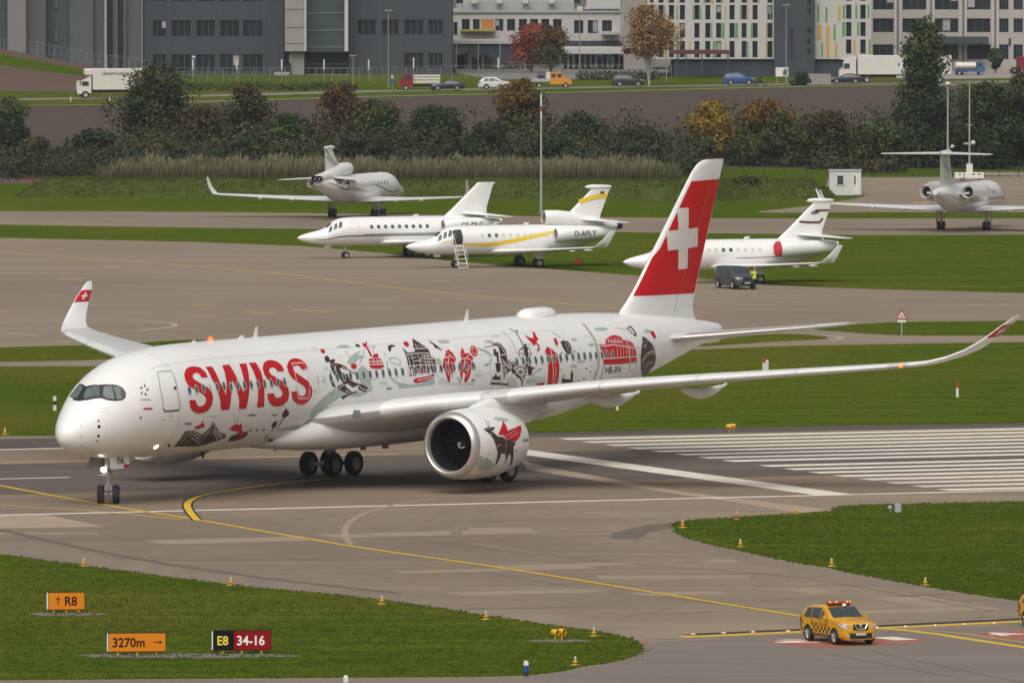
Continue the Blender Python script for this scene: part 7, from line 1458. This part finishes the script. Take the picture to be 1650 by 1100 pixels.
# hotel
Y = 1650; B4 = bld('white hotel with green and orange facade strips and a dark stair tower', 0, Y, 'hotel')
wx_ = [1065, 1082, 1099.5, 1123, 1140.5, 1158, 1179.5, 1199, 1216.6, 1240.6]; rows_ = [(-20, 5), (8.5, 32), (37.5, 61.5), (66.5, 93)]
H = wall_with(B4, 'wall', 1043, 1247, -22, 95.5, Y, [(x-4.2, x+4.2, a, b) for x in wx_ for a, b in rows_]+[(1047, 1053, a, b) for a, b in rows_], M_RENDER, 22, 6, .35); add_windows(B4, H, Y, 1, recess=.28, seed=11, blinds=.12)
wx2 = [1367.5, 1390.5]; H = wall_with(B4, 'wall', 1313, 1404, -22, 95.5, Y, [(x-4.4, x+4.4, a, b) for x in wx2 for a, b in ((-20, 2), (8, 31), (36, 59), (64, 87))], M_RENDER, 22, 6, .35); add_windows(B4, H, Y, 1, recess=.28, seed=12)
M_GS, M_OS = mat('green_strip', (.10, .30, .085), .6), mat('orange_strip', (.55, .32, .07), .6); rng = random.Random(5)
for r_, (a, b) in enumerate(rows_):
    for i, x in enumerate(wx_):
        nx = wx_[i+1] if i+1 < len(wx_) else 1247; q = rng.random(); m = M_GS if rng.random() < .62 else M_OS
        if q < .8: w = rng.choice((1.8, 1.8, 2, 4.5)); px = rng.choice((x+5, nx-5-w, (x+nx)/2-w/2)); pblock(B4, 'facade_strip', px, px+w, a+rng.choice((0, .5)), b, Y-.06, .06, m)
for px, w, a, b, m in ((1317, 3, 8, 35, M_GS), (1330, 3, 11, 36, M_GS), (1350, 4, 9, 33, M_OS), (1358, 3, 8, 30, M_GS), (1378, 3, 8, 30, M_GS), (1398, 2.5, 8, 30, M_GS), (1317, 6, 40, 64, M_OS), (1343, 3, 40, 64, M_GS), (1357, 4.5, 36, 59, M_GS), (1381, 3, 36, 58, M_GS), (1323, 3, 69, 92, M_GS), (1345, 4, 68, 92, M_OS), (1375, 3, 64, 87, M_OS), (1400, 2.5, 64, 87, M_GS), (1331, 5, 42, 93, M_OS)): pblock(B4, 'facade_strip', px, px+w, a, b, Y-.06, .06, m)
pblock(B4, 'stair_tower', 1247.2, 1312.8, -22, 131, Y-1.2, 22, M_HALL, 6); pblock(B4, 'ground_floor', 1085, 1247, 95.6, 131, Y+.6, 20, M_HALL); pblock(B4, 'ground_floor', 1313, 1404, 95.6, 131, Y+.6, 20, M_HALL)
for y in (0, 14, 44, 62, 78): pblock(B4, 'tower_window', 1301, 1306, y, y+9, Y-1.25, .05, M_BGLASS)
for i in range(6):
    x0, z0 = W(1273, 50+i*8.6, Y-1.3)
    for dx, dz, w_, h_ in ((0, 0, .14, .62), (.3, .1, .12, .5), (.14, (.2, .45, .05)[i % 3], .2, .12)): MB().box((x0+dx+w_/2, Y-1.27, z0+dz+h_/2), (w_, .05, h_)).build('tower_letter', mat('tower_sign', (.012, .015, .02), .5), B4, False)
t = thing('terrace_canopy', 'dark red terrace canopy in front of the hotel', 'canopy')
pblock(t, 'canopy_roof', 1082, 1175, 81.5, 87.5, Y-9, 5, mat('dark_red_canopy', (.10, .03, .03), .7))
for px in (1090, 1105, 1130, 1172): pblock(t, 'canopy_post', px, px+2, 87, 124, Y-9, .4, M_HALL)
# office
Y = 1695; B5 = bld('beige office block with wide dark windows behind the tall tree', 0, Y, 'office_building')
oc = [(1406.5, 1440), (1454, 1492.5), (1506, 1544), (1558, 1596), (1610, 1625), (1633, 1648)]
H = wall_with(B5, 'wall', 1404.5, 1800, -14, 128, Y, [(a, b, c, d) for a, b in oc for c, d in ((-13, 16), (30, 52.5), (72, 96))], M_OFF, 22, 6, .4); add_windows(B5, H, Y, 3, seed=21, blinds=.25, recess=.3)
for px in (1446, 1499.5, 1551.5, 1603): pblock(B5, 'downpipe', px, px+1.4, -14, 112, Y-.15, .12, M_FRAMEB, 6)
for px in (1441.5, 1449.5, 1494, 1503, 1546, 1555, 1598, 1606): pblock(B5, 'pilaster', px, px+2.4, -14, 112, Y-.08, .07, M_RENDER, 6)
pblock(B5, 'entrance_canopy', 1505, 1593, 60, 70.5, Y-4, 5, M_HALL)
# ---------------------------------------------------------------- fences, lamp posts, signs by the road
def fence(label, pts, h, pitch, m, wires=(), r=.04, brace=False):
    t = thing('wire_fence', label, 'fence', (0, 0, 0)); P = [Vector(p) for p in pts]; last = None
    for a, b in zip(P, P[1:]):
        n = max(1, int((b-a).length/pitch))
        for i in range(n+1):
            if i == 0 and last: continue
            p = a.lerp(b, i/n); MB().tube(p, p+Vector((0, 0, h)), r, n=6).build('post', m, t)
            if brace and i % 2: MB().tube(p+Vector((.9, 0, 0)), p+Vector((0, 0, h*.8)), r, n=6).build('brace', m, t)
        for w in wires: MB().tube(a+Vector((0, 0, h*w)), b+Vector((0, 0, h*w)), .012 if w < 1 else .03, n=4).build('wire', m, t)
        # woven mesh: thin diagonal wires
        if h > 1.7:
            mb = MB(); L_ = (b-a).length; k = int(L_/.9); d = (b-a)/L_
            for i in range(k):
                for s in (1, -1): p = a+d*(i*.9+.45); q = p+d*(s*.7)+Vector((0, 0, h)); mb.add([p, p+d*.03, q+d*.03, q], [(0, 1, 2, 3)])
            mb.build('mesh', m, t, False)['kind'] = 'stuff'
        last = b
M_FG, M_FD = mat('fence_grey', (.22, .23, .24), .6), mat('fence_dark', (.03, .034, .034), .7)
def gp(px, Y): return (xat(px, Y), Y, 0)
fence('pale wire fence along the road in front of the dark hall', [gp(285, 1618), gp(560, 1618), gp(728, 1630), gp(905, 1640), gp(1082, 1640)], 2.0, 2.1, M_FG, (1, .5))
fence('wire fence climbing the bank at the upper left', [(xat(px, YB-4), YB-4, max(0, height_at(px, py, YB-4))) for px, py in ((-20, 86), (60, 95), (140, 111), (240, 128))], 2.4, 2.4, M_FG, (1, .5))
fence('dark mesh fence along the right grass behind the stand', [tuple(ground(1130, 283)), tuple(ground(1300, 284.5)), tuple(ground(1480, 285)), tuple(ground(1900, 286))], 1.75, 2.0, M_FD, (.3, .6, 1))
fence('wooden post fence beside the brown plot at the far left', [tuple(ground(-20, 296)), tuple(ground(78, 293))], 1.35, 1.9, M_FD, (.5, .9), .06, True)
sheet('brown_plot', [(-300, 298), (60, 296), (110, 287), (100, 276), (-300, 276)], MATS['reddish_soil'], .02, kind='structure')
for i, px in enumerate((311, 381.5, 454, 522, 594, 666.5, 803)):
    g = gp(px, 1622 if px < 600 else 1633); t = thing('light_column', 'white light column on the fence, %s from the left' % ords[i], 'lamp', g, 0, 'light columns in front of the hall'); MB().tube((0, 0, 0), (0, 0, 1.7), .06).build('column', M_FG, t); MB().tube((0, 0, 1.6), (0, 0, 3.1), .11).build('tube', W_, t)
    if i == 0: MB().lathe([(0, .1), (.2, .25), (.4, .1)], (.1, 0, 3.2), (0, 0, 1), 8).build('camera_dome', W_, t)
for px, py, top, lb in ((626, 143, 17, 'tall lamp post in front of the right half of the dark hall'), (1266.5, 138, 8, 'tall lamp post in front of the hotel tower'), (569, 142, 90, 'short twin lamp post at the hall entrance'), (934, 128, 20, 'thin lamp post in front of the low white office'), (1074, 132, 84, 'fence corner pole beside the birch')):
    t, h = pole('lamp_post', lb, px, py, top, .09, [(1, mat('lamp_post_paint', (.26, .24, .21), .6))], 'lamp post'); MB().box((0, 0, h), (1.1, .25, .1)).build('lamp_head', M_STRUT, t)
for px, py, lb in ((114, 164, 'white roadside delineator left of the box lorry'), (177, 164, 'white roadside delineator in front of the box lorry')):
    t = thing('delineator', lb, 'marker post', at_px(px, py), 0, 'roadside delineators'); MB().box((0, 0, .5), (.12, .08, 1.0), .2, .8).build('post', W_, t, False); MB().box((0, -.05, .8), (.13, .02, .18), .2).build('black_band', M_PLASTIC, t, False)
t = thing('notice_board', 'white notice board with dark graphics in front of the hotel tower', 'sign', at_px(1260, 136)); MB().box((0, 0, 1.75), (1.8, .08, 1.3)).build('board', W_, t, False)
for x in (-.7, .7): MB().tube((x, .1, 0), (x, .1, 1.7), .05).build('leg', M_POLE, t)
V, F = cdt([(.1, 1.3), (.75, 1.3), (.8, 2.2), (.5, 1.9), (.35, 2.25), (.15, 1.8)], 9); MB().add([(x, -.05, z) for x, z in V], F).build('graphic', M_HALL, t, False)
t = thing('site_hoarding', 'row of pale upright boards left of the white lorry', 'fence', at_px(1321, 136))
for i in range(9): MB().box((-1.5+i*.36, 0, .75), (.32, .05, 1.5)).build('board', M_BEIGE, t, False)
t = thing('road_sign', 'blue and white road sign beside the red flatbed truck', 'sign', at_px(632, 144)); MB().tube((0, 0, 0), (0, 0, 2.0), .04).build('post', M_POLE, t); MB().lathe([(0, .3), (.03, .3)], (0, -.06, 1.1), (0, 1, 0), 16, True, True).build('disc', mat('road_sign_blue', (.03, .06, .2), .5), t); MB().box((0, -.05, 1.7), (.25, .03, .4)).build('plate', W_, t, False)
t = thing('traffic_light', 'traffic light hanging over the road at the upper right', 'traffic light', gp(1627, 1655)); hh = height_at(1627, 62, 1655); MB().box((0, 0, hh-.55), (.35, .3, 1.1)).build('signal_head', M_PLASTIC, t); MB().tube((0, .2, 0), (0, .2, hh), .06).build('post', M_POLE, t)
for k in range(3): MB().lathe([(0, .1), (.02, .1)], (0, -.17, hh-.22-.33*k), (0, 1, 0), 10, True, True).build('lens', M_TEAL, t)
# ---------------------------------------------------------------- vegetation
def leafmat(name, a, b, sc=.55):
    m = mat(name, a, .7, col2=b, scale=sc, detail=4, spec=.2, contrast=(.38, .62)); nt = m.node_tree; bs = nt.nodes['Principled BSDF']
    bs.inputs['Subsurface Weight'].default_value = 0; return m
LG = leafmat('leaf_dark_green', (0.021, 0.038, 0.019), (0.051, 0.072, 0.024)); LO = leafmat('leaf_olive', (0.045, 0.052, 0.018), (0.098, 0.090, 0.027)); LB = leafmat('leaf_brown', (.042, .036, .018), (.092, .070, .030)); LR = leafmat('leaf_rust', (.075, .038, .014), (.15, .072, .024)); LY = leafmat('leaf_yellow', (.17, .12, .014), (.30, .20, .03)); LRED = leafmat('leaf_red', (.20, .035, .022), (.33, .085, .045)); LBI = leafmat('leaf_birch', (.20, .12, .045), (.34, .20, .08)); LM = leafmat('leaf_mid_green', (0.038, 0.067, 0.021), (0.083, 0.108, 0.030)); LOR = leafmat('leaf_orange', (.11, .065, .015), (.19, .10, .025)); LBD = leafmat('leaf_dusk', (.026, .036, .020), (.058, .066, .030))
M_BARK = mat('bark', (.045, .036, .028), .9, var=.3, scale=3); M_BIRCH = mat('birch_bark', (.45, .43, .40), .8, var=.4, scale=4)
import numpy as np
class Crown:
    """leaf-sized faces gathered as arrays and linked as one mesh"""
    def __init__(s): s.q = []
    def build(s, name, m, parent=None, smooth=False, **tags):
        V = np.concatenate(s.q).reshape(-1, 3); n = len(V)//4; me = bpy.data.meshes.new(name)
        me.vertices.add(len(V)); me.vertices.foreach_set('co', V.astype('f').ravel()); me.loops.add(4*n); me.loops.foreach_set('vertex_index', np.arange(4*n, dtype='i')); me.polygons.add(n); me.polygons.foreach_set('loop_start', np.arange(0, 4*n, 4, dtype='i')); me.update(calc_edges=True); me.materials.append(m)
        return link(name, me, parent, None, 0, **tags)
def leaves(cr, c, rx, ry, rz, n, s, rng, shell=.45):
    g = np.random.default_rng(rng.randint(0, 1 << 30)); d = g.normal(size=(n, 3)); d /= np.linalg.norm(d, axis=1)[:, None]
    rad = (shell+(1-shell)*g.random(n)**.55)*(1+.22*np.sin(d[:, 0]*7+d[:, 2]*5)*np.cos(d[:, 1]*6)); p = np.array(c)+d*rad[:, None]*np.array((rx, ry, rz))
    nn = d*.9+g.normal(size=(n, 3))*.55; nn /= np.linalg.norm(nn, axis=1)[:, None]; u = np.cross(nn, g.normal(size=(n, 3))); u /= np.linalg.norm(u, axis=1)[:, None]+1e-9; v = np.cross(nn, u); k = (s*g.uniform(.55, 1.5, n))[:, None]
    cr.q.append(np.stack([p-u*k-v*k*.3, p+v*k*.6-u*k*.1, p+u*k, p-v*k*.7+u*k*.15], 1).reshape(-1, 3))
def tree(name, label, px, py, top, wpx, mats, n=900, shape='round', trunk=.25, s=.26, bark=M_BARK, group='trees and bushes beyond the field', cat='tree', seed=None, gap=1.0):
    g = ground(px, py); rng = random.Random(seed or int(px*7+top)); h = height_at(px, top, g.y); w = wpx/CAM_F*g.y
    t = thing(name, label, cat, (g.x, g.y, 0), 0, group)
    mb = MB(); z = 0; x = y = 0; pts = []
    k = max(4, int(h/1.2))
    for i in range(k+1): pts.append(Vector((x, y, h*.88*i/k))); x += rng.uniform(-.06, .06)*h*.12; y += rng.uniform(-.06, .06)*h*.12
    r0 = max(.06, h*(.022 if bark is M_BARK else .012))
    for i in range(k): mb.tube(pts[i], pts[i+1], r0*(1-i/k)+.02, r0*(1-(i+1)/k)+.02, 7)
    mb.build('trunk', bark, t)
    br = MB()
    lobes = []; nl_ = max(9, int(n/90))
    for i in range(nl_):
        f = (i+.5)/nl_; zz = h*(trunk+(.95-trunk)*f); 
        if shape == 'round': rr = (w/2*sqrt(max(.02, 1-(2*f-1.0)**2))*.85+.05*w)*rng.uniform(.7, 1.2)
        elif shape == 'cone': rr = w/2*(1-f*.85)*(.75+.5*rng.random())
        elif shape == 'tall': rr = w/2*(.42+.5*abs(sin(f*9+1))*(1-f*.55)+.25*(f < .35))
        elif shape == 'bush': rr = w/2*sqrt(max(.05, 1-f**2.2))*rng.uniform(.75, 1.12)
        else: rr = w/2*(.35+.65*sin(pi*min(1, f*.9+.12)))
        for q in range({'cone': 3, 'bush': 4, 'tear': 3}.get(shape, 3)):
            a = rng.uniform(0, 2*pi); d = rr*rng.uniform(.3, .85)*gap; lr = max(.4, min(rr, h*.26)*rng.choice((.32, .45, .6, .85))); c = (pts[min(k, int(f*k))].x+d*cos(a), pts[min(k, int(f*k))].y+d*sin(a)*.8, min(zz+rng.uniform(-.05, .05)*h, h-lr*.8)); lobes.append((c, lr)); br.tube(pts[min(k, int(f*k*.9))], c, r0*.35+.01, .015, 5)
    br.build('limb', bark, t)
    crowns = [Crown() for _ in mats]; tot = sum(l[1]**2 for l in lobes)
    for c, lr in lobes:
        m = min(len(mats)-1, int(rng.random()*len(mats)))
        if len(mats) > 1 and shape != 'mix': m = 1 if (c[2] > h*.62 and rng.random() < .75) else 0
        leaves(crowns[m], c, lr*1.15, lr*1.1, lr*.85, int(n*4.2*lr*lr/tot)+16, s, rng)
    for cb, m in zip(crowns, mats):
        if cb.q: cb.build('crown', m, t, False)
    return t
TR = [('oak_tree', 'dark green tree at the left edge of the field', 14, 250, 157, 66, [LG, LM], 1500, 'round', .1), ('oak_tree', 'tall dark olive tree right of the white box lorry', 247, 262, 104, 112, [LG, LO], 3600, 'round', .06), ('bush', 'low dark bush left of the tall olive tree', 150, 272, 208, 110, [LG, LBD], 1300, 'bush', .0), ('bush', 'brownish bush right of the tall olive tree', 325, 268, 168, 115, [LBD, LB], 2400, 'bush', .0), ('tree', 'slim rusty brown tree behind the bushes left of centre', 397, 262, 134, 70, [LBD, LB], 1500, 'round', .15),
      ('bush', 'green bush below the rusty brown tree', 465, 272, 182, 110, [LG, LM], 2200, 'bush', .0), ('tree', 'orange-brown tree left of the red flatbed truck', 546, 262, 131, 78, [LB, LR], 1500, 'round', .12), ('bush', 'yellowish green bush right of the orange-brown tree', 603, 270, 160, 105, [LM, LO], 2200, 'bush', .0), ('bush', 'wide dark green bush left of centre', 700, 274, 170, 135, [LG, LG], 2800, 'bush', .0), ('bush', 'dark bush left of the mast', 785, 276, 195, 105, [LG, LBD], 1800, 'bush', .0), ('tree', 'orange autumn tree in front of the works truck', 842, 262, 124, 76, [LO, LOR], 2000, 'round', .08), ('bush', 'rounded dark green bush right of the mast', 935, 276, 180, 112, [LG, LG], 2400, 'bush', .0),
      ('bush', 'low dark bush left of the yellow bush', 1035, 278, 204, 120, [LG, LBD], 1900, 'bush', .0), ('bush', 'bright yellow bush above the dark hedge', 1145, 264, 160, 76, [LY, LY], 1700, 'round', .05), ('bush', 'dark bush under the bright yellow one', 1110, 270, 220, 110, [LG, LBD], 1500, 'bush', .0), ('bush', 'green bush with an orange top right of the yellow bush', 1238, 268, 160, 125, [LM, LOR], 2400, 'bush', .0), ('bush', 'brown-grey bush near the right end of the embankment', 1235, 268, 214, 165, [LBD, LB], 2400, 'bush', .0), ('bush', 'olive bush below the white lorry', 1332, 272, 178, 120, [LO, LB], 2000, 'bush', .0), ('tall_tree', 'tall dark tree in front of the beige office', 1487, 270, 24, 92, [LG, LM], 4200, 'tall', .10), ('bush', 'olive bush left of the tall dark tree', 1420, 278, 190, 95, [LO, LM], 1700, 'bush', .0),
      ('tree', 'dark green tree right of the tall tree', 1592, 272, 132, 105, [LG, LM], 2300, 'round', .04), ('tree', 'green tree at the right edge', 1648, 268, 108, 70, [LG, LB], 1800, 'round', .04), ('bush', 'dark brown bush behind the stand fence, left part', 1375, 267, 216, 125, [LBD, LG], 1900, 'bush', .0), ('bush', 'dark bush behind the light poles', 1490, 267, 208, 130, [LBD, LBD], 2000, 'bush', .0), ('bush', 'dark bush behind the T-shaped tail at the right edge', 1605, 266, 202, 130, [LG, LBD], 2000, 'bush', .0), ('bush', 'small dark bush at the left end of the reeds', 60, 280, 222, 90, [LG, LO], 1100, 'bush', .0), ('bush', 'dark thicket under the slim rusty tree', 400, 282, 218, 120, [LG, LBD], 1600, 'bush', .0), ('bush', 'dark thicket above the middle of the reeds', 590, 284, 215, 150, [LG, LBD], 1900, 'bush', .0), ('bush', 'dark thicket right of the tall mast above the reeds', 885, 284, 215, 140, [LG, LG], 1800, 'bush', .0), ('bush', 'dark thicket at the left end above the reeds', 260, 284, 228, 130, [LG, LO], 1500, 'bush', .0), ('bush', 'dark thicket above the reeds between the centre bushes', 735, 285, 222, 120, [LBD, LG], 1500, 'bush', .0), ('bush', 'dark thicket behind the right end of the reeds', 1000, 286, 228, 130, [LBD, LG], 1500, 'bush', .0), ('bush', 'scrub in front of the white cabin on the mound', 1300, 318, 287, 60, [LO, LM], 700, 'bush', .0), ('bush', 'scrub on the mound left of the cabin', 1205, 320, 284, 80, [LM, LO], 800, 'bush', .0),
      ('tree', 'red autumn tree in front of the low white office', 856, 117, 37, 52, [LRED, LRED], 1500, 'round', .18), ('tree', 'orange and green autumn tree beside the red one', 888, 119, 40, 44, [LO, LR], 1200, 'round', .12), ('birch_tree', 'tall pale orange birch in front of the beige block', 1046, 139, 4, 68, [LBI, LBI], 1800, 'tear', .4), ('tree', 'small tree by the office entrance', 1604, 118, 78, 20, [LG, LM], 500, 'round', .2), ('bush', 'dark shrub left of the pale boards', 1290, 138, 116, 34, [LG, LBD], 500, 'bush', .0)]
for nm, lb, px, py, tp, w, ms, n, sh, tk in TR:
    cat = 'bush' if nm == 'bush' else 'tree'
    tree(nm, lb, px, py, tp, w, ms, n, sh, tk, bark=M_BIRCH if nm == 'birch_tree' else M_BARK, cat=cat, s=.17)
rng = random.Random(33); mb = Crown()
for i in range(15): px = 300+i*19; g = ground(px, 146+rng.uniform(-2, 1)); leaves(mb, (g.x, g.y, .5), 1.0, .8, .6, 150, .13, rng)
for i in range(22): px = 1085+i*4.9; g = ground(px, 121); leaves(mb, (g.x, g.y, 1.0), .7, .8, 1.2, 180, .13, rng)
for i in range(16): px = 935+i*8; g = ground(px, 129); leaves(mb, (g.x, g.y, .6), .8, .8, .8, 120, .13, rng)
mb.build('roadside_shrubs', LG, None, False, label='low clipped shrubs along the road and below the hotel', category='shrubs', kind='stuff')
# undergrowth that closes the hedge at ground level
mb = Crown()
for i in range(900):
    px = rng.uniform(-30, 1680); py = rng.uniform(268, 289) if px < 1120 else rng.uniform(250, 265); g = ground(px, py); r = rng.uniform(1.0, 2.3); leaves(mb, (g.x, g.y, r*.7), r*1.5, r, r*.95, 90, .17, rng, .3)
mb2 = Crown()
for i in range(330):
    px = rng.uniform(190, 1690); py = rng.uniform(258, 282) if px < 1120 else rng.uniform(244, 262); g = ground(px, py); r = rng.uniform(1.6, 2.9); hgt = r*rng.uniform(.9, 1.5)*(1+.35*noise.noise(Vector((px*.02, 1, 0))))
    leaves(mb2 if rng.random() < .6 else mb, (g.x, g.y, hgt*.75), r*1.3, r, hgt*.8, 190, .17, rng, .4)
mb2.build('hedge', LO, None, False, label='continuous olive hedge below the taller trees', category='hedge', kind='stuff')
mb.build('undergrowth', LBD, None, False, label='dense dark undergrowth between the bushes', category='undergrowth', kind='stuff')
# reeds
M_REED = mat('reed', (.07, .065, .022), .8, spec=.15); nt = M_REED.node_tree; ge = nt.nodes.new('ShaderNodeNewGeometry'); sp = nt.nodes.new('ShaderNodeSeparateXYZ'); mr = nt.nodes.new('ShaderNodeMapRange'); rp = nt.nodes.new('ShaderNodeValToRGB'); no = nt.nodes.new('ShaderNodeTexNoise'); no.inputs['Scale'].default_value = .5; ad = nt.nodes.new('ShaderNodeMath'); ad.operation = 'MULTIPLY_ADD'; ad.inputs[1].default_value = .6; 
nt.links.new(ge.outputs['Position'], sp.inputs[0]); nt.links.new(sp.outputs['Z'], mr.inputs['Value']); mr.inputs['From Max'].default_value = 4.0; nt.links.new(ge.outputs['Position'], no.inputs['Vector']); nt.links.new(no.outputs['Fac'], ad.inputs[0]); nt.links.new(mr.outputs[0], ad.inputs[2]); nt.links.new(ad.outputs[0], rp.inputs[0]); nt.links.new(rp.outputs[0], nt.nodes['Principled BSDF'].inputs['Base Color'])
e = rp.color_ramp.elements; e[0].position = .45; e[0].color = (.034, .042, .014, 1); e[1].position = 1.0; e[1].color = (.19, .165, .095, 1); e2 = e.new(.8); e2.color = (.095, .095, .045, 1)
mb = MB()
for i in range(15000):
    px = rng.uniform(158, 1095); py = rng.uniform(296, 309); g = ground(px, py); e_ = min(1, (px-150)/60, (1100-px)/50); h = (2.2+.8*rng.random()+.7*noise.noise(Vector((px*.03, py*.1, 0))))*(.55+.45*e_); l = Vector((rng.uniform(-.35, .35), rng.uniform(-.3, .3), h)); w = rng.uniform(.03, .07); a = rng.uniform(0, pi); u = Vector((cos(a)*w, sin(a)*w, 0))
    mb.add([g-u, g+u, g+l*.7+u*.8, g+l, g+l*.7-u*.8], [(0, 1, 2, 3, 4)])
    if i % 4 == 0: p = g+l*.97; mb.add([p-u*2.2-Vector((0, 0, .25)), p+u*2.2-Vector((0, 0, .2)), p+Vector((.1, 0, .28))], [(0, 1, 2)])
mb.build('reeds', M_REED, None, False, label='band of tall straw-coloured reeds behind the embankment', category='reeds', kind='stuff')
# tufts that roughen the grass
def tufts(name, label, regions, n, h, s, m, seed):
    rng = random.Random(seed); mb = MB()
    def inside(p, poly):
        c = False
        for (x0, y0), (x1, y1) in zip(poly, poly[1:]+poly[:1]):
            if (y0 > p[1]) != (y1 > p[1]) and p[0] < (x1-x0)*(p[1]-y0)/(y1-y0)+x0: c = not c
        return c
    for poly in regions:
        x0, x1 = min(p[0] for p in poly), max(p[0] for p in poly); y0, y1 = min(p[1] for p in poly), max(p[1] for p in poly); k = 0
        while k < n:
            p = (rng.uniform(x0, x1), rng.uniform(y0, y1)); k += 1
            if not inside(p, poly): continue
            g = ground(*p)
            for _ in range(3):
                a = rng.uniform(0, pi); u = Vector((cos(a), sin(a), 0))*s*rng.uniform(.5, 1.3); o = Vector((rng.uniform(-.2, .2), rng.uniform(-.2, .2), .02)); mb.add([g+o-u, g+o+u, g+o+u*.4+Vector((rng.uniform(-.05, .05), 0, h*rng.uniform(.5, 1.3)))], [(0, 1, 2)])
    mb.build(name, m, None, False, label=label, category='grass', kind='stuff')
M_TUFT = mat('grass_tuft', (.034, .068, .004), .9, col2=(.085, .112, .012), scale=.5, detail=6, spec=.15)
tufts('grass_blades', 'short grass blades on the two near grass islands', [[(0, 893), (133, 911), (367, 941.5), (550, 959), (783, 991.5), (967, 1018), (1028, 1038), (1030, 1047), (977, 1068), (900, 1081.5), (717, 1090), (0, 1094)], [(1655, 808), (1400, 813), (1340, 824), (1105, 840), (1088, 846), (1200, 888), (1333, 914), (1483, 943), (1655, 968)]], 11000, .09, .035, M_TUFT, 4)
def edge_tufts(mb, path, seed, step=.10):
    rng = random.Random(seed); P = [ground(*p) for p in smooth_path(path)]
    for a, b in zip(P, P[1:]):
        L_ = (b-a).length; n = int(L_/step); nn = Vector((-(b-a).y, (b-a).x, 0)).normalized()
        for i in range(n):
            q = a.lerp(b, rng.random())+nn*rng.gauss(0, .11)*(1+1.6*max(0, noise.noise(a*.4+Vector((i*.05, 0, 0))))); hh = rng.uniform(.025, .085)
            for _ in range(2): t_ = rng.uniform(0, pi); u = Vector((cos(t_), sin(t_), 0))*rng.uniform(.03, .09); mb.add([q-u, q+u, q+u*.3+Vector((rng.uniform(-.05, .05), 0, hh))], [(0, 1, 2)])
et = MB()
edge_tufts(et, [(0, 893), (133, 911), (367, 941.5), (550, 959), (643, 970), (783, 991.5), (883, 1006.5), (967, 1018), (1013, 1028), (1030, 1038), (1033, 1047), (1017, 1058), (977, 1068), (940, 1072.5), (900, 1081.5), (833, 1088), (717, 1090), (550, 1091), (0, 1095)], 1)
edge_tufts(et, [(1650, 808), (1400, 813), (1347, 817.5), (1340, 823), (1267, 828), (1183, 833), (1105, 839), (1086, 846), (1100, 862), (1150, 878), (1200, 888), (1267, 903), (1333, 914), (1400, 928), (1483, 943), (1567, 957), (1650, 968)], 2)
edge_tufts(et, [(0, 702), (850, 697.5), (1250, 687), (1650, 681)], 3, .16)
et.build('edge_grass', M_TUFT, None, False, label='ragged grass fringe creeping over the pavement edges', category='grass', kind='stuff')
tf = MB()
for q in TUFTS: tf.add(q.v, q.f)
tf.build('long_grass', mat('long_grass_blade', (.046, .066, .009), .95, col2=(.10, .112, .022), scale=.6, detail=6, spec=.05), None, False, label='long ragged grass on the embankment', category='grass', kind='stuff')
# ---------------------------------------------------------------- the damp autumn air
MB().box((0, 1000, 19.3), (1400, 2200, 41)).build('haze', bpy.data.materials.new('haze_air'), None, False, kind='stuff', label='thin pale autumn haze over the whole airfield', category='haze')
hm = bpy.data.materials['haze_air']; hm.use_nodes = True; hm.node_tree.nodes.clear(); pv = hm.node_tree.nodes.new('ShaderNodeVolumePrincipled'); pv.inputs['Color'].default_value = (.80, .87, .95, 1); pv.inputs['Density'].default_value = .000036; ho = hm.node_tree.nodes.new('ShaderNodeOutputMaterial'); hm.node_tree.links.new(pv.outputs[0], ho.inputs['Volume'])
